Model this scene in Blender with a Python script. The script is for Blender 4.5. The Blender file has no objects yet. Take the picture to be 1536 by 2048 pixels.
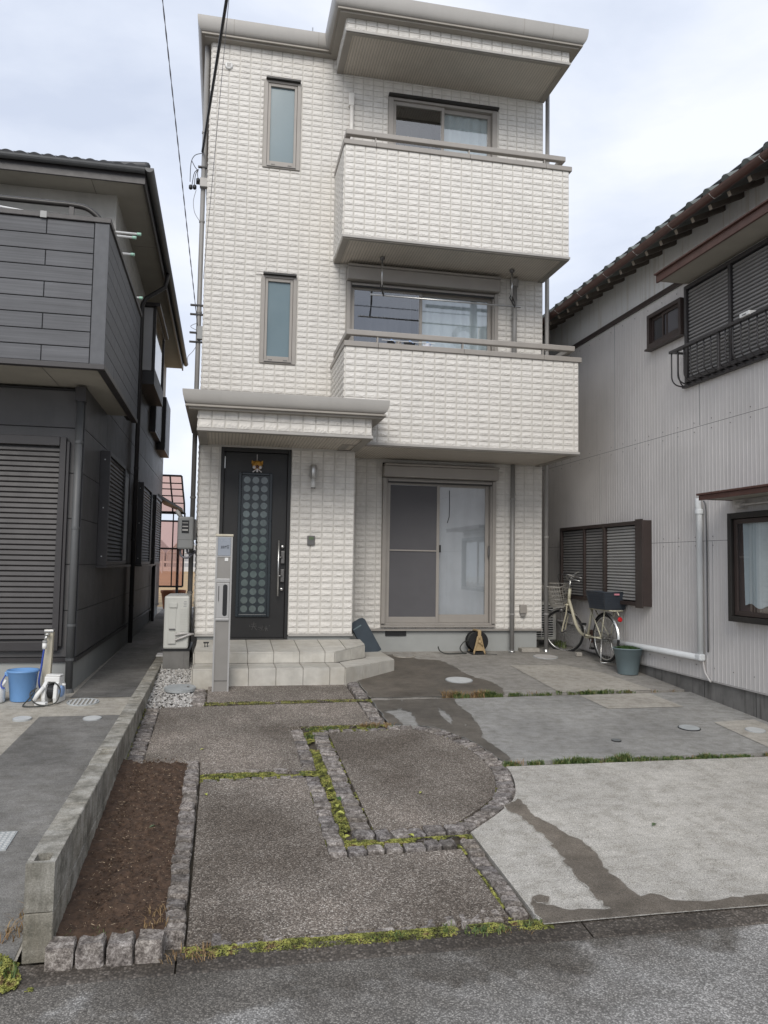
import bpy, bmesh, math, random
from mathutils import Vector, Matrix, noise
from mathutils.geometry import tessellate_polygon
random.seed(7)
RND = random.Random(11)
C = bpy.context.scene.collection
scene = bpy.context.scene
R = math.radians

# ------------------------------------------------------------------ camera
cam_d = bpy.data.cameras.new('camera')
cam = bpy.data.objects.new('camera', cam_d); C.objects.link(cam)
yaw, pit, rol = R(11.613), R(3.774), R(0.932)
f = Vector((math.sin(yaw)*math.cos(pit), math.cos(yaw)*math.cos(pit), math.sin(pit)))
r0 = Vector((math.cos(yaw), -math.sin(yaw), 0)); u0 = r0.cross(f)
rr = r0*math.cos(rol) + u0*math.sin(rol); uu = u0*math.cos(rol) - r0*math.sin(rol)
m = Matrix((rr, uu, -f)).transposed().to_4x4(); m.translation = Vector((0.303, -10.092, 1.6))
cam.matrix_world = m
cam_d.sensor_fit = 'HORIZONTAL'; cam_d.sensor_width = 36; cam_d.lens = 36*1562.44/1536
cam_d.clip_start = 0.05; cam_d.clip_end = 2000
scene.camera = cam

# ------------------------------------------------------------------ sky, sun, exposure
SUN_EL, SUN_AZ = R(37), R(194)           # azimuth clockwise from +Y: behind the camera, a little to the left
w = bpy.data.worlds.new('World'); scene.world = w; w.use_nodes = True
nt = w.node_tree; nt.nodes.clear()
out = nt.nodes.new('ShaderNodeOutputWorld'); bg = nt.nodes.new('ShaderNodeBackground')
sky = nt.nodes.new('ShaderNodeTexSky'); sky.sky_type = 'NISHITA'; sky.sun_disc = False
sky.sun_elevation = SUN_EL; sky.sun_rotation = SUN_AZ
tc = nt.nodes.new('ShaderNodeTexCoord')
mp = nt.nodes.new('ShaderNodeMapping'); mp.inputs['Scale'].default_value = (1.0, 1.0, 2.2)
mp.inputs['Location'].default_value = (3.1, 0.4, 1.7)
nz = nt.nodes.new('ShaderNodeTexNoise'); nz.inputs['Scale'].default_value = 2.3; nz.inputs['Detail'].default_value = 8; nz.inputs['Roughness'].default_value = 0.54
nz.inputs['Distortion'].default_value = 0.3
cr = nt.nodes.new('ShaderNodeValToRGB')
cr.color_ramp.elements[0].position = 0.36; cr.color_ramp.elements[0].color = (4.9, 5.4, 6.5, 1)
cr.color_ramp.elements[1].position = 0.66; cr.color_ramp.elements[1].color = (7.2, 7.45, 8.0, 1)
e = cr.color_ramp.elements.new(0.5); e.color = (5.9, 6.35, 7.3, 1)
mx = nt.nodes.new('ShaderNodeMix'); mx.data_type = 'RGBA'; mx.inputs['Factor'].default_value = 0.95
L = nt.links.new
L(tc.outputs['Generated'], mp.inputs['Vector']); L(mp.outputs['Vector'], nz.inputs['Vector']); L(nz.outputs['Fac'], cr.inputs['Fac'])
L(sky.outputs['Color'], mx.inputs['A']); L(cr.outputs['Color'], mx.inputs['B'])
L(mx.outputs['Result'], bg.inputs['Color']); bg.inputs['Strength'].default_value = 0.10
L(bg.outputs['Background'], out.inputs['Surface'])
sd = bpy.data.lights.new('sun', 'SUN'); sd.energy = 1.5; sd.angle = R(30); sd.color = (1.0, 0.945, 0.87)
so = bpy.data.objects.new('sun', sd); C.objects.link(so)
so.rotation_euler = (math.pi/2 - SUN_EL, 0, -SUN_AZ + math.pi); so.location = (0, -20, 30)
sv = Vector((math.sin(SUN_AZ)*math.cos(SUN_EL), math.cos(SUN_AZ)*math.cos(SUN_EL), math.sin(SUN_EL)))
so.rotation_euler = sv.to_track_quat('Z', 'Y').to_euler()
scene.view_settings.view_transform = 'Standard'; scene.view_settings.look = 'None'
scene.view_settings.exposure = 0.48; scene.view_settings.gamma = 1
scene.view_settings.use_curve_mapping = False
scene.render.engine = 'CYCLES'
scene.cycles.max_bounces = 8; scene.cycles.transparent_max_bounces = 12

# ------------------------------------------------------------------ materials
def new_mat(name):
    mt = bpy.data.materials.new(name); mt.use_nodes = True
    n = mt.node_tree; n.nodes.clear()
    o = n.nodes.new('ShaderNodeOutputMaterial'); p = n.nodes.new('ShaderNodeBsdfPrincipled')
    n.links.new(p.outputs['BSDF'], o.inputs['Surface'])
    return mt, n, p, o
def pos(n, scale=(1, 1, 1)):
    g = n.nodes.new('ShaderNodeNewGeometry'); mm = n.nodes.new('ShaderNodeMapping'); mm.inputs['Scale'].default_value = scale
    n.links.new(g.outputs['Position'], mm.inputs['Vector']); return mm.outputs['Vector']
def noise_tex(n, vec, scale, detail=3, rough=0.55):
    t = n.nodes.new('ShaderNodeTexNoise'); t.inputs['Scale'].default_value = scale; t.inputs['Detail'].default_value = detail
    t.inputs['Roughness'].default_value = rough; n.links.new(vec, t.inputs['Vector']); return t.outputs['Fac']
def ramp(n, fac, stops):
    c = n.nodes.new('ShaderNodeValToRGB'); el = c.color_ramp.elements
    el[0].position, el[0].color = stops[0][0], (*stops[0][1], 1); el[1].position, el[1].color = stops[-1][0], (*stops[-1][1], 1)
    for ps, cl in stops[1:-1]:
        q = el.new(ps); q.color = (*cl, 1)
    n.links.new(fac, c.inputs['Fac']); return c.outputs['Color']
def mix(n, fac, a, b, mode='MIX'):
    x = n.nodes.new('ShaderNodeMix'); x.data_type = 'RGBA'; x.blend_type = mode
    for s, v in (('Factor', fac), ('A', a), ('B', b)):
        if isinstance(v, (int, float)): x.inputs[s].default_value = v
        elif isinstance(v, tuple): x.inputs[s].default_value = (*v, 1)
        else: n.links.new(v, x.inputs[s])
    return x.outputs['Result']
def bump(n, p, fac, strength, dist=0.01):
    b = n.nodes.new('ShaderNodeBump'); b.inputs['Strength'].default_value = strength; b.inputs['Distance'].default_value = dist
    n.links.new(fac, b.inputs['Height']); n.links.new(b.outputs['Normal'], p.inputs['Normal']); return b
def sc(c, k): return tuple(min(1, v*k) for v in c)

def pmat(name, col, rough=0.6, var=0.12, scale=6, bstr=0.0, bscale=80, metal=0.0, stain=0.0, rand=0.0, streak=0.0, spec=0.5, stainc=None):
    mt, n, p, o = new_mat(name)
    v = pos(n)
    c = ramp(n, noise_tex(n, v, scale, 5), [(0.3, sc(col, 1-var)), (0.7, sc(col, 1+var))])
    if stain:
        sf = ramp(n, noise_tex(n, v, 1.7, 6, 0.65), [(0.48, (0, 0, 0)), (0.72, (stain,)*3)])
        c = mix(n, sf, c, stainc or sc(col, 0.45))
    if streak:
        sf = ramp(n, noise_tex(n, pos(n, (9, 9, 0.6)), 1.6, 4, 0.6), [(0.52, (0, 0, 0)), (0.75, (streak,)*3)])
        c = mix(n, sf, c, stainc or sc(col, 0.5))
    if rand:
        oi = n.nodes.new('ShaderNodeObjectInfo')
        c = mix(n, 1.0, c, ramp(n, oi.outputs['Random'], [(0, (1-rand,)*3), (1, (1.0,)*3)]), 'MULTIPLY')
    n.links.new(c, p.inputs['Base Color'])
    rv = n.nodes.new('ShaderNodeMapRange'); rv.inputs['To Min'].default_value = max(0.02, rough-0.08); rv.inputs['To Max'].default_value = min(1, rough+0.08)
    n.links.new(noise_tex(n, v, scale*2.3, 3), rv.inputs['Value']); n.links.new(rv.outputs['Result'], p.inputs['Roughness'])
    p.inputs['Metallic'].default_value = metal; p.inputs['Specular IOR Level'].default_value = spec
    if bstr: bump(n, p, noise_tex(n, v, bscale, 4), bstr, 0.004)
    return mt

M = {}
M['tile'] = pmat('white_siding', (0.725, 0.70, 0.655), 0.55, 0.065, 8, 0.6, 110, streak=0.17, rand=0.08, stainc=(0.46, 0.43, 0.38))
M['mortar'] = pmat('siding_joint', (0.585, 0.565, 0.525), 0.7, 0.06, 12, 0.2, 120)
M['taupe'] = pmat('taupe_aluminium', (0.315, 0.292, 0.265), 0.42, 0.05, 5, streak=0.08)
M['taupe_dark'] = pmat('taupe_trim', (0.30, 0.275, 0.24), 0.5, 0.06, 5)
M['gutter'] = pmat('grey_gutter', (0.395, 0.38, 0.355), 0.4, 0.05, 3, streak=0.1)
M['black_trim'] = pmat('black_window_hood', (0.022, 0.02, 0.018), 0.4, 0.1, 8)
M['foundation'] = pmat('grey_foundation', (0.33, 0.34, 0.33), 0.75, 0.05, 3, 0.15, 60, stain=0.15)
M['door'] = pmat('charcoal_door', (0.014, 0.0135, 0.013), 0.45, 0.15, 4, 0.05, 40)
M['door_panel'] = pmat('blue_black_door_panel', (0.020, 0.027, 0.032), 0.3, 0.1, 4)
M['steel'] = pmat('brushed_steel', (0.55, 0.55, 0.54), 0.32, 0.06, 20, metal=0.9)
M['dark_steel'] = pmat('dark_steel', (0.16, 0.155, 0.15), 0.4, 0.1, 20, metal=0.6)
M['silver_paint'] = pmat('silver_grey_paint', (0.27, 0.258, 0.24), 0.38, 0.04, 6, metal=0.15)
M['silver_light'] = pmat('light_silver_paint', (0.40, 0.395, 0.385), 0.35, 0.03, 6, metal=0.15)
M['plate'] = pmat('pale_name_plate', (0.28, 0.305, 0.345), 0.25, 0.04, 5)
M['ink'] = pmat('dark_ink', (0.03, 0.035, 0.045), 0.5, 0.05, 5)
M['white_pl'] = pmat('white_plastic', (0.72, 0.72, 0.70), 0.4, 0.03, 6)
M['ac'] = pmat('ivory_white_casing', (0.54, 0.54, 0.50), 0.45, 0.04, 6, streak=0.08)
M['meter'] = pmat('grey_casing', (0.30, 0.305, 0.30), 0.45, 0.04, 6)
M['black'] = pmat('black_plastic', (0.012, 0.012, 0.013), 0.42, 0.15, 8)
M['rubber'] = pmat('black_rubber', (0.02, 0.02, 0.02), 0.7, 0.2, 20)
M['step'] = pmat('beige_step_tile', (0.535, 0.515, 0.465), 0.6, 0.12, 9, 0.15, 60, stain=0.6, streak=.25, rand=0.10, stainc=(0.36, 0.32, 0.25))
M['grout'] = pmat('step_grout', (0.24, 0.22, 0.19), 0.8, 0.1, 10)
M['block'] = pmat('weathered_concrete_block', (0.33, 0.315, 0.275), 0.9, 0.18, 9, 0.9, 90, stain=0.75, streak=0.5, rand=0.1, stainc=(0.12, 0.112, 0.095))
M['cobble_old'] = pmat('granite_cobble', (0.30, 0.272, 0.255), 0.85, 0.4, 26, 1.0, 110, stain=0.65, rand=0.32, stainc=(0.06, 0.05, 0.045))
def stone_mat(name, dark, mid, light, sc1, sc2, rand=.3, streak=0.0):
    mt, n, p, o = new_mat(name); v = pos(n)
    a = noise_tex(n, v, sc1, 6, 0.72); b = noise_tex(n, v, sc2, 4, 0.7); d = noise_tex(n, v, 5.0, 4, 0.6)
    c = ramp(n, a, [(0.32, dark), (0.47, mid), (0.66, light)])
    c = mix(n, 1.0, c, ramp(n, b, [(0.30, (.5, .49, .47)), (0.62, (1.12, 1.12, 1.12))]), 'MULTIPLY')
    c = mix(n, 1.0, c, ramp(n, d, [(0.34, (.62, .60, .56)), (0.58, (1.05, 1.05, 1.05))]), 'MULTIPLY')
    if streak:
        sf = ramp(n, noise_tex(n, pos(n, (8, 8, 0.7)), 1.8, 5, 0.65), [(0.46, (0, 0, 0)), (0.66, (streak,)*3)])
        c = mix(n, sf, c, sc(dark, .9))
    if rand:
        oi = n.nodes.new('ShaderNodeObjectInfo'); c = mix(n, 1.0, c, ramp(n, oi.outputs['Random'], [(0, (1-rand, 1-rand, 1-rand*.95)), (1, (1.05, 1.03, 1.0))]), 'MULTIPLY')
    n.links.new(c, p.inputs['Base Color']); p.inputs['Roughness'].default_value = .88
    bump(n, p, a, 0.9, 0.010); return mt
M['cobble'] = stone_mat('granite_cobble', (0.085, 0.074, 0.068), (0.25, 0.225, 0.21), (0.52, 0.49, 0.465), 30, 120, .35)
M['block'] = stone_mat('weathered_concrete_block', (0.15, 0.145, 0.12), (0.37, 0.355, 0.31), (0.50, 0.485, 0.44), 11, 150, .1, .6)
M['dark_siding'] = pmat('charcoal_board', (0.105, 0.11, 0.12), 0.6, 0.10, 14, 0.3, 160, streak=0.2, rand=0.12)
M['dark_wall'] = pmat('charcoal_wall', (0.088, 0.086, 0.087), 0.5, 0.14, 3, 0.15, 120, streak=0.35, rand=0.1, stainc=(0.10, 0.10, 0.105))
M['dark_joint'] = pmat('board_joint', (0.03, 0.03, 0.032), 0.8, 0.1, 8)
M['grey_stucco'] = pmat('grey_beige_wall', (0.45, 0.44, 0.41), 0.8, 0.10, 4, 0.4, 120, stain=0.2, streak=0.12)
M['dk_metal'] = pmat('dark_bronze_metal', (0.040, 0.037, 0.038), 0.42, 0.1, 8)
M['shutter'] = pmat('grey_brown_shutter', (0.044, 0.041, 0.042), 0.45, 0.14, 4, rand=0.12)
M['soffit_beige'] = pmat('beige_soffit', (0.34, 0.32, 0.275), 0.8, 0.06, 4)
M['roof_dark'] = pmat('charcoal_roof_tile', (0.075, 0.078, 0.085), 0.5, 0.12, 8, rand=0.2)
M['pipe_dark'] = pmat('dark_grey_pipe', (0.10, 0.103, 0.105), 0.5, 0.08, 6, streak=0.3)
M['pipe_taupe'] = pmat('taupe_pipe', (0.27, 0.262, 0.25), 0.45, 0.05, 6, streak=0.1)
M['brown'] = pmat('dark_brown_metal', (0.045, 0.032, 0.028), 0.42, 0.12, 8)
M['redbrown'] = pmat('red_brown_metal', (0.095, 0.045, 0.035), 0.45, 0.15, 8, streak=0.3)
M['rsh'] = pmat('light_grey_louvre', (0.33, 0.325, 0.31), 0.45, 0.06, 6)
M['rsh_dark'] = pmat('dark_grey_louvre', (0.215, 0.21, 0.205), 0.45, 0.08, 6, rand=0.05)
M['kawara'] = pmat('grey_green_clay_tile', (0.135, 0.15, 0.14), 0.6, 0.18, 12, 0.3, 60, rand=0.3)
M['rafter'] = pmat('weathered_rafter', (0.10, 0.085, 0.07), 0.8, 0.2, 12)
M['rafter_end'] = pmat('pale_rafter_end', (0.34, 0.30, 0.25), 0.8, 0.15, 12)
M['pvc'] = pmat('white_vinyl_pipe', (0.68, 0.70, 0.70), 0.35, 0.04, 6, streak=0.15)
M['pvc_dirty'] = pmat('dirty_white_duct', (0.52, 0.50, 0.48), 0.5, 0.08, 6, streak=0.4)
M['found_dark'] = pmat('stained_concrete_base', (0.17, 0.165, 0.155), 0.9, 0.18, 7, 0.5, 70, stain=0.7, streak=0.95, stainc=(0.055, 0.05, 0.046))
M['bucket'] = pmat('blue_plastic', (0.155, 0.32, 0.60), 0.4, 0.05, 6)
M['lblue'] = pmat('pale_blue_plastic', (0.30, 0.45, 0.75), 0.4, 0.04, 6)
M['cream_wood'] = pmat('cream_post', (0.50, 0.46, 0.36), 0.6, 0.10, 9, streak=0.3)
M['bluehose'] = pmat('blue_hose', (0.04, 0.08, 0.35), 0.4, 0.1, 8)
M['hose'] = pmat('dark_hose', (0.045, 0.047, 0.042), 0.5, 0.1, 8)
M['ochre'] = pmat('ochre_plastic', (0.40, 0.29, 0.155), 0.5, 0.08, 8, stain=0.3)
M['bike_cream'] = pmat('cream_bicycle_paint', (0.56, 0.53, 0.40), 0.35, 0.08, 10, stain=0.25, stainc=(0.25, 0.17, 0.09))
M['chrome'] = pmat('chromed_steel', (0.60, 0.60, 0.58), 0.28, 0.08, 20, metal=0.85, stain=0.2, stainc=(0.25, 0.17, 0.10))
M['wire_basket'] = pmat('grey_wire', (0.42, 0.40, 0.36), 0.45, 0.1, 20, metal=0.3)
M['navy'] = pmat('dark_navy_plastic', (0.035, 0.043, 0.055), 0.5, 0.1, 8)
M['red'] = pmat('red_reflector', (0.55, 0.01, 0.015), 0.25, 0.05, 6)
M['pink'] = pmat('pink_label', (0.62, 0.25, 0.30), 0.4, 0.05, 6)
M['pot'] = pmat('grey_blue_pot', (0.155, 0.205, 0.22), 0.55, 0.06, 5)
M['leaf'] = pmat('green_leaf', (0.055, 0.115, 0.03), 0.55, 0.35, 30, rand=0.2)
M['leaf_pale'] = pmat('yellow_green_leaf', (0.42, 0.44, 0.10), 0.5, 0.25, 30)
M['leaf_dark'] = pmat('grey_green_leaf', (0.10, 0.14, 0.07), 0.5, 0.25, 30)
M['board'] = pmat('slate_blue_board', (0.045, 0.060, 0.075), 0.5, 0.12, 9, stain=0.25, stainc=(0.10, 0.11, 0.11))
M['manhole'] = pmat('pale_cover', (0.56, 0.57, 0.56), 0.5, 0.06, 8, stain=0.2)
M['manhole_grey'] = pmat('grey_cover', (0.40, 0.42, 0.42), 0.55, 0.10, 14, 0.5, 120, stain=0.3)
M['iron'] = pmat('dull_iron', (0.20, 0.21, 0.21), 0.5, 0.15, 14, metal=0.4)
M['cable'] = pmat('black_cable', (0.018, 0.018, 0.02), 0.5, 0.1, 8)
M['cable_grey'] = pmat('grey_twisted_cable', (0.24, 0.24, 0.27), 0.5, 0.1, 8)
M['terra'] = pmat('terracotta', (0.30, 0.11, 0.05), 0.7, 0.12, 8)
M['curtain'] = pmat('pale_curtain', (0.60, 0.66, 0.68), 0.85, 0.05, 6)
M['curtain_grey'] = pmat('grey_white_curtain', (0.50, 0.505, 0.53), 0.85, 0.06, 5)
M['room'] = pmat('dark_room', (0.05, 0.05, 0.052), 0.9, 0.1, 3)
M['screen'] = pmat('insect_screen', (0.10, 0.098, 0.105), 0.75, 0.05, 4)
M['gold'] = pmat('gold_ornament', (0.46, 0.24, 0.04), 0.5, 0.25, 60)
M['white_orn'] = pmat('white_ornament', (0.60, 0.58, 0.58), 0.6, 0.1, 30)
M['cloth_black'] = pmat('black_cloth', (0.015, 0.015, 0.017), 0.9, 0.2, 20)
M['cloth_white'] = pmat('white_cloth', (0.66, 0.68, 0.74), 0.9, 0.06, 20)
M['cap_green'] = pmat('mint_cap', (0.36, 0.60, 0.47), 0.5, 0.05, 6)
M['soil'] = None
M['frost'] = pmat('frosted_glass', (0.145, 0.205, 0.23), 0.22, 0.05, 2, spec=0.55)
M['disc'] = pmat('green_grey_glass_disc', (0.085, 0.11, 0.108), 0.10, 0.30, 5, spec=0.8)

def rib_mat(name, col, axis, freq, rough=0.6):
    mt, n, p, o = new_mat(name)
    s = [0, 0, 0]; s[axis] = 1
    v = pos(n, tuple(s)); wv = n.nodes.new('ShaderNodeTexWave'); wv.inputs['Scale'].default_value = freq
    wv.bands_direction = 'XYZ'[axis]; n.links.new(v, wv.inputs['Vector'])
    c = mix(n, ramp(n, wv.outputs['Fac'], [(0.04, (.8, .8, .8)), (0.2, (0, 0, 0))]), ramp(n, noise_tex(n, pos(n), 4, 4), [(0.3, sc(col, .93)), (0.7, sc(col, 1.07))]), sc(col, 0.55))
    n.links.new(c, p.inputs['Base Color']); p.inputs['Roughness'].default_value = rough
    bump(n, p, wv.outputs['Fac'], 0.6, 0.004); return mt
M['soffit'] = rib_mat('ribbed_taupe_soffit', (0.55, 0.50, 0.43), 0, 8.5)
def lined(name, col):
    mt, n, p, o = new_mat(name)
    c = ramp(n, noise_tex(n, pos(n, (1.2, 1.2, 75)), 1.0, 3, 0.6), [(0.3, sc(col, .78)), (0.7, sc(col, 1.2))])
    c = mix(n, 1.0, c, ramp(n, noise_tex(n, pos(n), 3.0, 4), [(0.3, (.9, .9, .9)), (0.7, (1.06, 1.06, 1.06))]), 'MULTIPLY')
    oi = n.nodes.new('ShaderNodeObjectInfo'); c = mix(n, 1.0, c, ramp(n, oi.outputs['Random'], [(0, (.9,)*3), (1, (1.0,)*3)]), 'MULTIPLY')
    n.links.new(c, p.inputs['Base Color']); p.inputs['Roughness'].default_value = .65; return mt
M['board_lines'] = lined('fine_lined_board', (0.112, 0.115, 0.124))

def glass_mat(name, refl=1.9, tint=(1, 1, 1)):
    mt, n, p, o = new_mat(name); n.nodes.remove(p)
    t = n.nodes.new('ShaderNodeBsdfTransparent'); t.inputs['Color'].default_value = (*tint, 1)
    g = n.nodes.new('ShaderNodeBsdfGlossy'); g.inputs['Roughness'].default_value = 0.015
    lw = n.nodes.new('ShaderNodeLayerWeight'); lw.inputs['Blend'].default_value = 0.5
    pw = n.nodes.new('ShaderNodeMath'); pw.operation = 'POWER'; pw.inputs[1].default_value = 4.0; n.links.new(lw.outputs['Facing'], pw.inputs[0])
    fr = n.nodes.new('ShaderNodeMapRange'); fr.inputs['To Min'].default_value = refl; fr.inputs['To Max'].default_value = 0.95; n.links.new(pw.outputs[0], fr.inputs['Value'])
    x = n.nodes.new('ShaderNodeMixShader'); n.links.new(fr.outputs['Result'], x.inputs['Fac']); n.links.new(t.outputs[0], x.inputs[1]); n.links.new(g.outputs[0], x.inputs[2])
    n.links.new(x.outputs[0], o.inputs['Surface']); return mt
M['glass'] = glass_mat('window_glass', 0.26, (0.90, 0.935, 0.945))
def poly_mat():
    mt, n, p, o = new_mat('brown_tinted_sheet'); n.nodes.remove(p)
    t = n.nodes.new('ShaderNodeBsdfTransparent'); t.inputs['Color'].default_value = (0.86, 0.60, 0.52, 1)
    d = n.nodes.new('ShaderNodeBsdfTranslucent'); d.inputs['Color'].default_value = (0.60, 0.36, 0.30, 1)
    x = n.nodes.new('ShaderNodeMixShader'); x.inputs[0].default_value = 0.4
    n.links.new(t.outputs[0], x.inputs[1]); n.links.new(d.outputs[0], x.inputs[2]); n.links.new(x.outputs[0], o.inputs['Surface']); return mt
M['polycarb'] = poly_mat()

def aggregate(name, dark, mid, light, scale, rough=0.8, wet=(0, 0, 0), wetk=0.5, bs=0.7):
    mt, n, p, o = new_mat(name); v = pos(n)
    vo = n.nodes.new('ShaderNodeTexVoronoi'); vo.inputs['Scale'].default_value = scale; n.links.new(v, vo.inputs['Vector'])
    sep = n.nodes.new('ShaderNodeSeparateColor'); n.links.new(vo.outputs['Color'], sep.inputs[0])
    c = ramp(n, sep.outputs[0], [(0.0, dark), (0.42, mid), (0.74, sc(mid, 1.35)), (0.97, light)])
    c = mix(n, ramp(n, vo.outputs['Distance'], [(0.35, (0, 0, 0)), (0.75, (0.75,)*3)]), c, sc(dark, 0.6))
    big = noise_tex(n, v, 0.9, 5, 0.6); fine = noise_tex(n, v, 7, 4, 0.6)
    c = mix(n, 1.0, c, ramp(n, big, [(0.38, (0.62, 0.59, 0.55)), (0.50, (.95, .94, .92)), (0.64, (1.28, 1.26, 1.24))]), 'MULTIPLY')
    c = mix(n, 1.0, c, ramp(n, fine, [(0.3, (0.86, 0.85, 0.84)), (0.7, (1.1,)*3)]), 'MULTIPLY')
    n.links.new(c, p.inputs['Base Color']); p.inputs['Roughness'].default_value = rough
    bump(n, p, vo.outputs['Distance'], bs, -0.006); return mt
M['aggr'] = aggregate('exposed_aggregate', (0.105, 0.088, 0.072), (0.225, 0.196, 0.169), (0.54, 0.505, 0.46), 145)
M['road'] = aggregate('asphalt', (0.185, 0.182, 0.175), (0.30, 0.296, 0.288), (0.56, 0.555, 0.54), 150, 0.85, bs=0.5)
def damp(mt):      # an uneven damp stain along the kerb, wider to the left
    n = mt.node_tree; p = next(q for q in n.nodes if q.type == 'BSDF_PRINCIPLED'); v = pos(n)
    sp = n.nodes.new('ShaderNodeSeparateXYZ'); n.links.new(v, sp.inputs[0])
    def mth(op, a, b):
        q = n.nodes.new('ShaderNodeMath'); q.operation = op
        for i_, k_ in ((0, a), (1, b)):
            if isinstance(k_, (int, float)): q.inputs[i_].default_value = k_
            else: n.links.new(k_, q.inputs[i_])
        return q.outputs[0]
    near = mth('MULTIPLY', mth('ADD', sp.outputs['Y'], 7.15), 2.3)
    left = mth('MULTIPLY', mth('SUBTRACT', 1.25, sp.outputs['X']), 0.30)
    nzv = mth('MULTIPLY', mth('SUBTRACT', noise_tex(n, v, 2.1, 5, 0.6), 0.5), 3.4)
    fac = mth('ADD', mth('ADD', near, left), nzv)
    fac = ramp(n, fac, [(0.05, (0, 0, 0)), (0.40, (0.85,)*3)])
    old = p.inputs['Base Color'].links[0].from_socket
    n.links.new(mix(n, fac, old, mix(n, 1.0, old, (0.44, 0.41, 0.37), 'MULTIPLY')), p.inputs['Base Color'])
damp(M['road'])
M['gutterc'] = aggregate('damp_gutter_concrete', (0.055, 0.047, 0.039), (0.088, 0.076, 0.064), (0.19, 0.17, 0.15), 100, 0.6, bs=0.35)

def concrete(name, col, contrast=0.18, brush=0.12, speck=0.12, rough=0.85):
    speck *= 1.7
    mt, n, p, o = new_mat(name); v = pos(n)
    big = noise_tex(n, v, 1.1, 7, 0.62); brushv = noise_tex(n, pos(n, (2.0, 26, 26)), 1.6, 5, 0.6); fine = noise_tex(n, v, 170, 3, 0.7); mid = noise_tex(n, v, 11, 5, 0.65)
    c = ramp(n, big, [(0.3, sc(col, 1-contrast)), (0.5, col), (0.7, sc(col, 1+contrast))])
    c = mix(n, 1.0, c, ramp(n, brushv, [(0.3, (1-brush,)*3), (0.7, (1+brush,)*3)]), 'MULTIPLY')
    c = mix(n, 1.0, c, ramp(n, fine, [(0.3, (1-speck*1.6,)*3), (0.72, (1+speck,)*3)]), 'MULTIPLY')
    c = mix(n, 1.0, c, ramp(n, mid, [(0.30, (0.74, 0.73, 0.70)), (0.58, (1.05,)*3)]), 'MULTIPLY')
    n.links.new(c, p.inputs['Base Color']); p.inputs['Roughness'].default_value = rough
    bump(n, p, fine, 0.35, 0.003); return mt
M['slab_front'] = concrete('pale_concrete', (0.50, 0.478, 0.435), 0.17, 0.07, 0.26)
M['slab_mid'] = concrete('grey_concrete', (0.305, 0.30, 0.285), 0.22, 0.12, 0.13)
M['slab_back'] = concrete('worn_concrete', (0.315, 0.30, 0.275), 0.26, 0.12, 0.13)
M['patch'] = concrete('beige_concrete_patch', (0.42, 0.395, 0.35), 0.16, 0.12, 0.14)
M['yard'] = concrete('beige_yard_concrete', (0.43, 0.40, 0.345), 0.26, 0.16, 0.14)
M['yard_dark'] = concrete('dark_yard_concrete', (0.20, 0.193, 0.18), 0.45, 0.12, 0.22)
def wet_mat(base, name, k, rough):
    mt = M[base].copy(); mt.name = name; n = mt.node_tree; p = next(q for q in n.nodes if q.type == 'BSDF_PRINCIPLED')
    at = n.nodes.new('ShaderNodeAttribute'); at.attribute_name = 'wetness'
    ad = n.nodes.new('ShaderNodeMath'); ad.operation = 'MULTIPLY_ADD'; n.links.new(noise_tex(n, pos(n), 26, 4, .6), ad.inputs[0]); ad.inputs[1].default_value = .75; n.links.new(at.outputs['Fac'], ad.inputs[2])
    f_ = ramp(n, ad.outputs[0], [(.45, (0, 0, 0)), (.80, (1, 1, 1))])
    old = p.inputs['Base Color'].links[0].from_socket
    deep = mix(n, 1.0, k, ramp(n, noise_tex(n, pos(n), 3.1, 5, .6), [(.32, (.80, .79, .78)), (.66, (1.22, 1.20, 1.18))]), 'MULTIPLY')
    n.links.new(mix(n, f_, old, mix(n, 1.0, old, deep, 'MULTIPLY')), p.inputs['Base Color'])
    mr = n.nodes.new('ShaderNodeMapRange'); mr.inputs['To Min'].default_value = .85; mr.inputs['To Max'].default_value = rough; n.links.new(f_, mr.inputs['Value']); n.links.new(mr.outputs['Result'], p.inputs['Roughness'])
    return mt
M['wet'] = wet_mat('slab_mid', 'wet_grey_concrete', (.40, .37, .335), .50); M['wet_back'] = wet_mat('slab_back', 'wet_worn_concrete', (.40, .37, .335), .50); M['wet_pale'] = wet_mat('slab_front', 'wet_pale_concrete', (.345, .315, .285), .6)
M['wet_road'] = aggregate('wet_asphalt', (0.055, 0.05, 0.044), (0.085, 0.078, 0.070), (0.20, 0.19, 0.175), 120, 0.6, bs=0.3)
M['dirt'] = pmat('joint_dirt', (0.075, 0.062, 0.045), 0.95, 0.3, 30, 0.8, 90)
M['soil'] = pmat('brown_soil', (0.078, 0.048, 0.031), 0.97, 0.4, 35, 1.0, 120)
M['debris'] = pmat('straw_bits', (0.40, 0.31, 0.21), 0.9, 0.4, 60)
M['pebble'] = None
def varmat(name, stops, scale=40, rough=0.8, trans=0.0):
    mt, n, p, o = new_mat(name)
    c = ramp(n, noise_tex(n, pos(n), scale, 2, 0.6), stops); n.links.new(c, p.inputs['Base Color']); p.inputs['Roughness'].default_value = rough
    return mt
M['pebble'] = varmat('white_grey_pebbles', [(0.32, (0.22, 0.21, 0.20)), (0.45, (0.40, 0.385, 0.36)), (0.6, (0.60, 0.59, 0.57)), (0.68, (0.42, 0.36, 0.30))], 38, 0.7)
M['moss'] = varmat('moss', [(0.3, (0.06, 0.05, 0.025)), (0.42, (0.10, 0.11, 0.025)), (0.52, (0.25, 0.26, 0.06)), (0.60, (0.36, 0.36, 0.09)), (0.7, (0.17, 0.11, 0.05))], 19, 0.85)
M['grass'] = varmat('grass_blades', [(0.3, (0.045, 0.078, 0.022)), (0.46, (0.075, 0.125, 0.034)), (0.58, (0.15, 0.185, 0.055)), (0.70, (0.22, 0.18, 0.08))], 30, 0.6)
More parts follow.
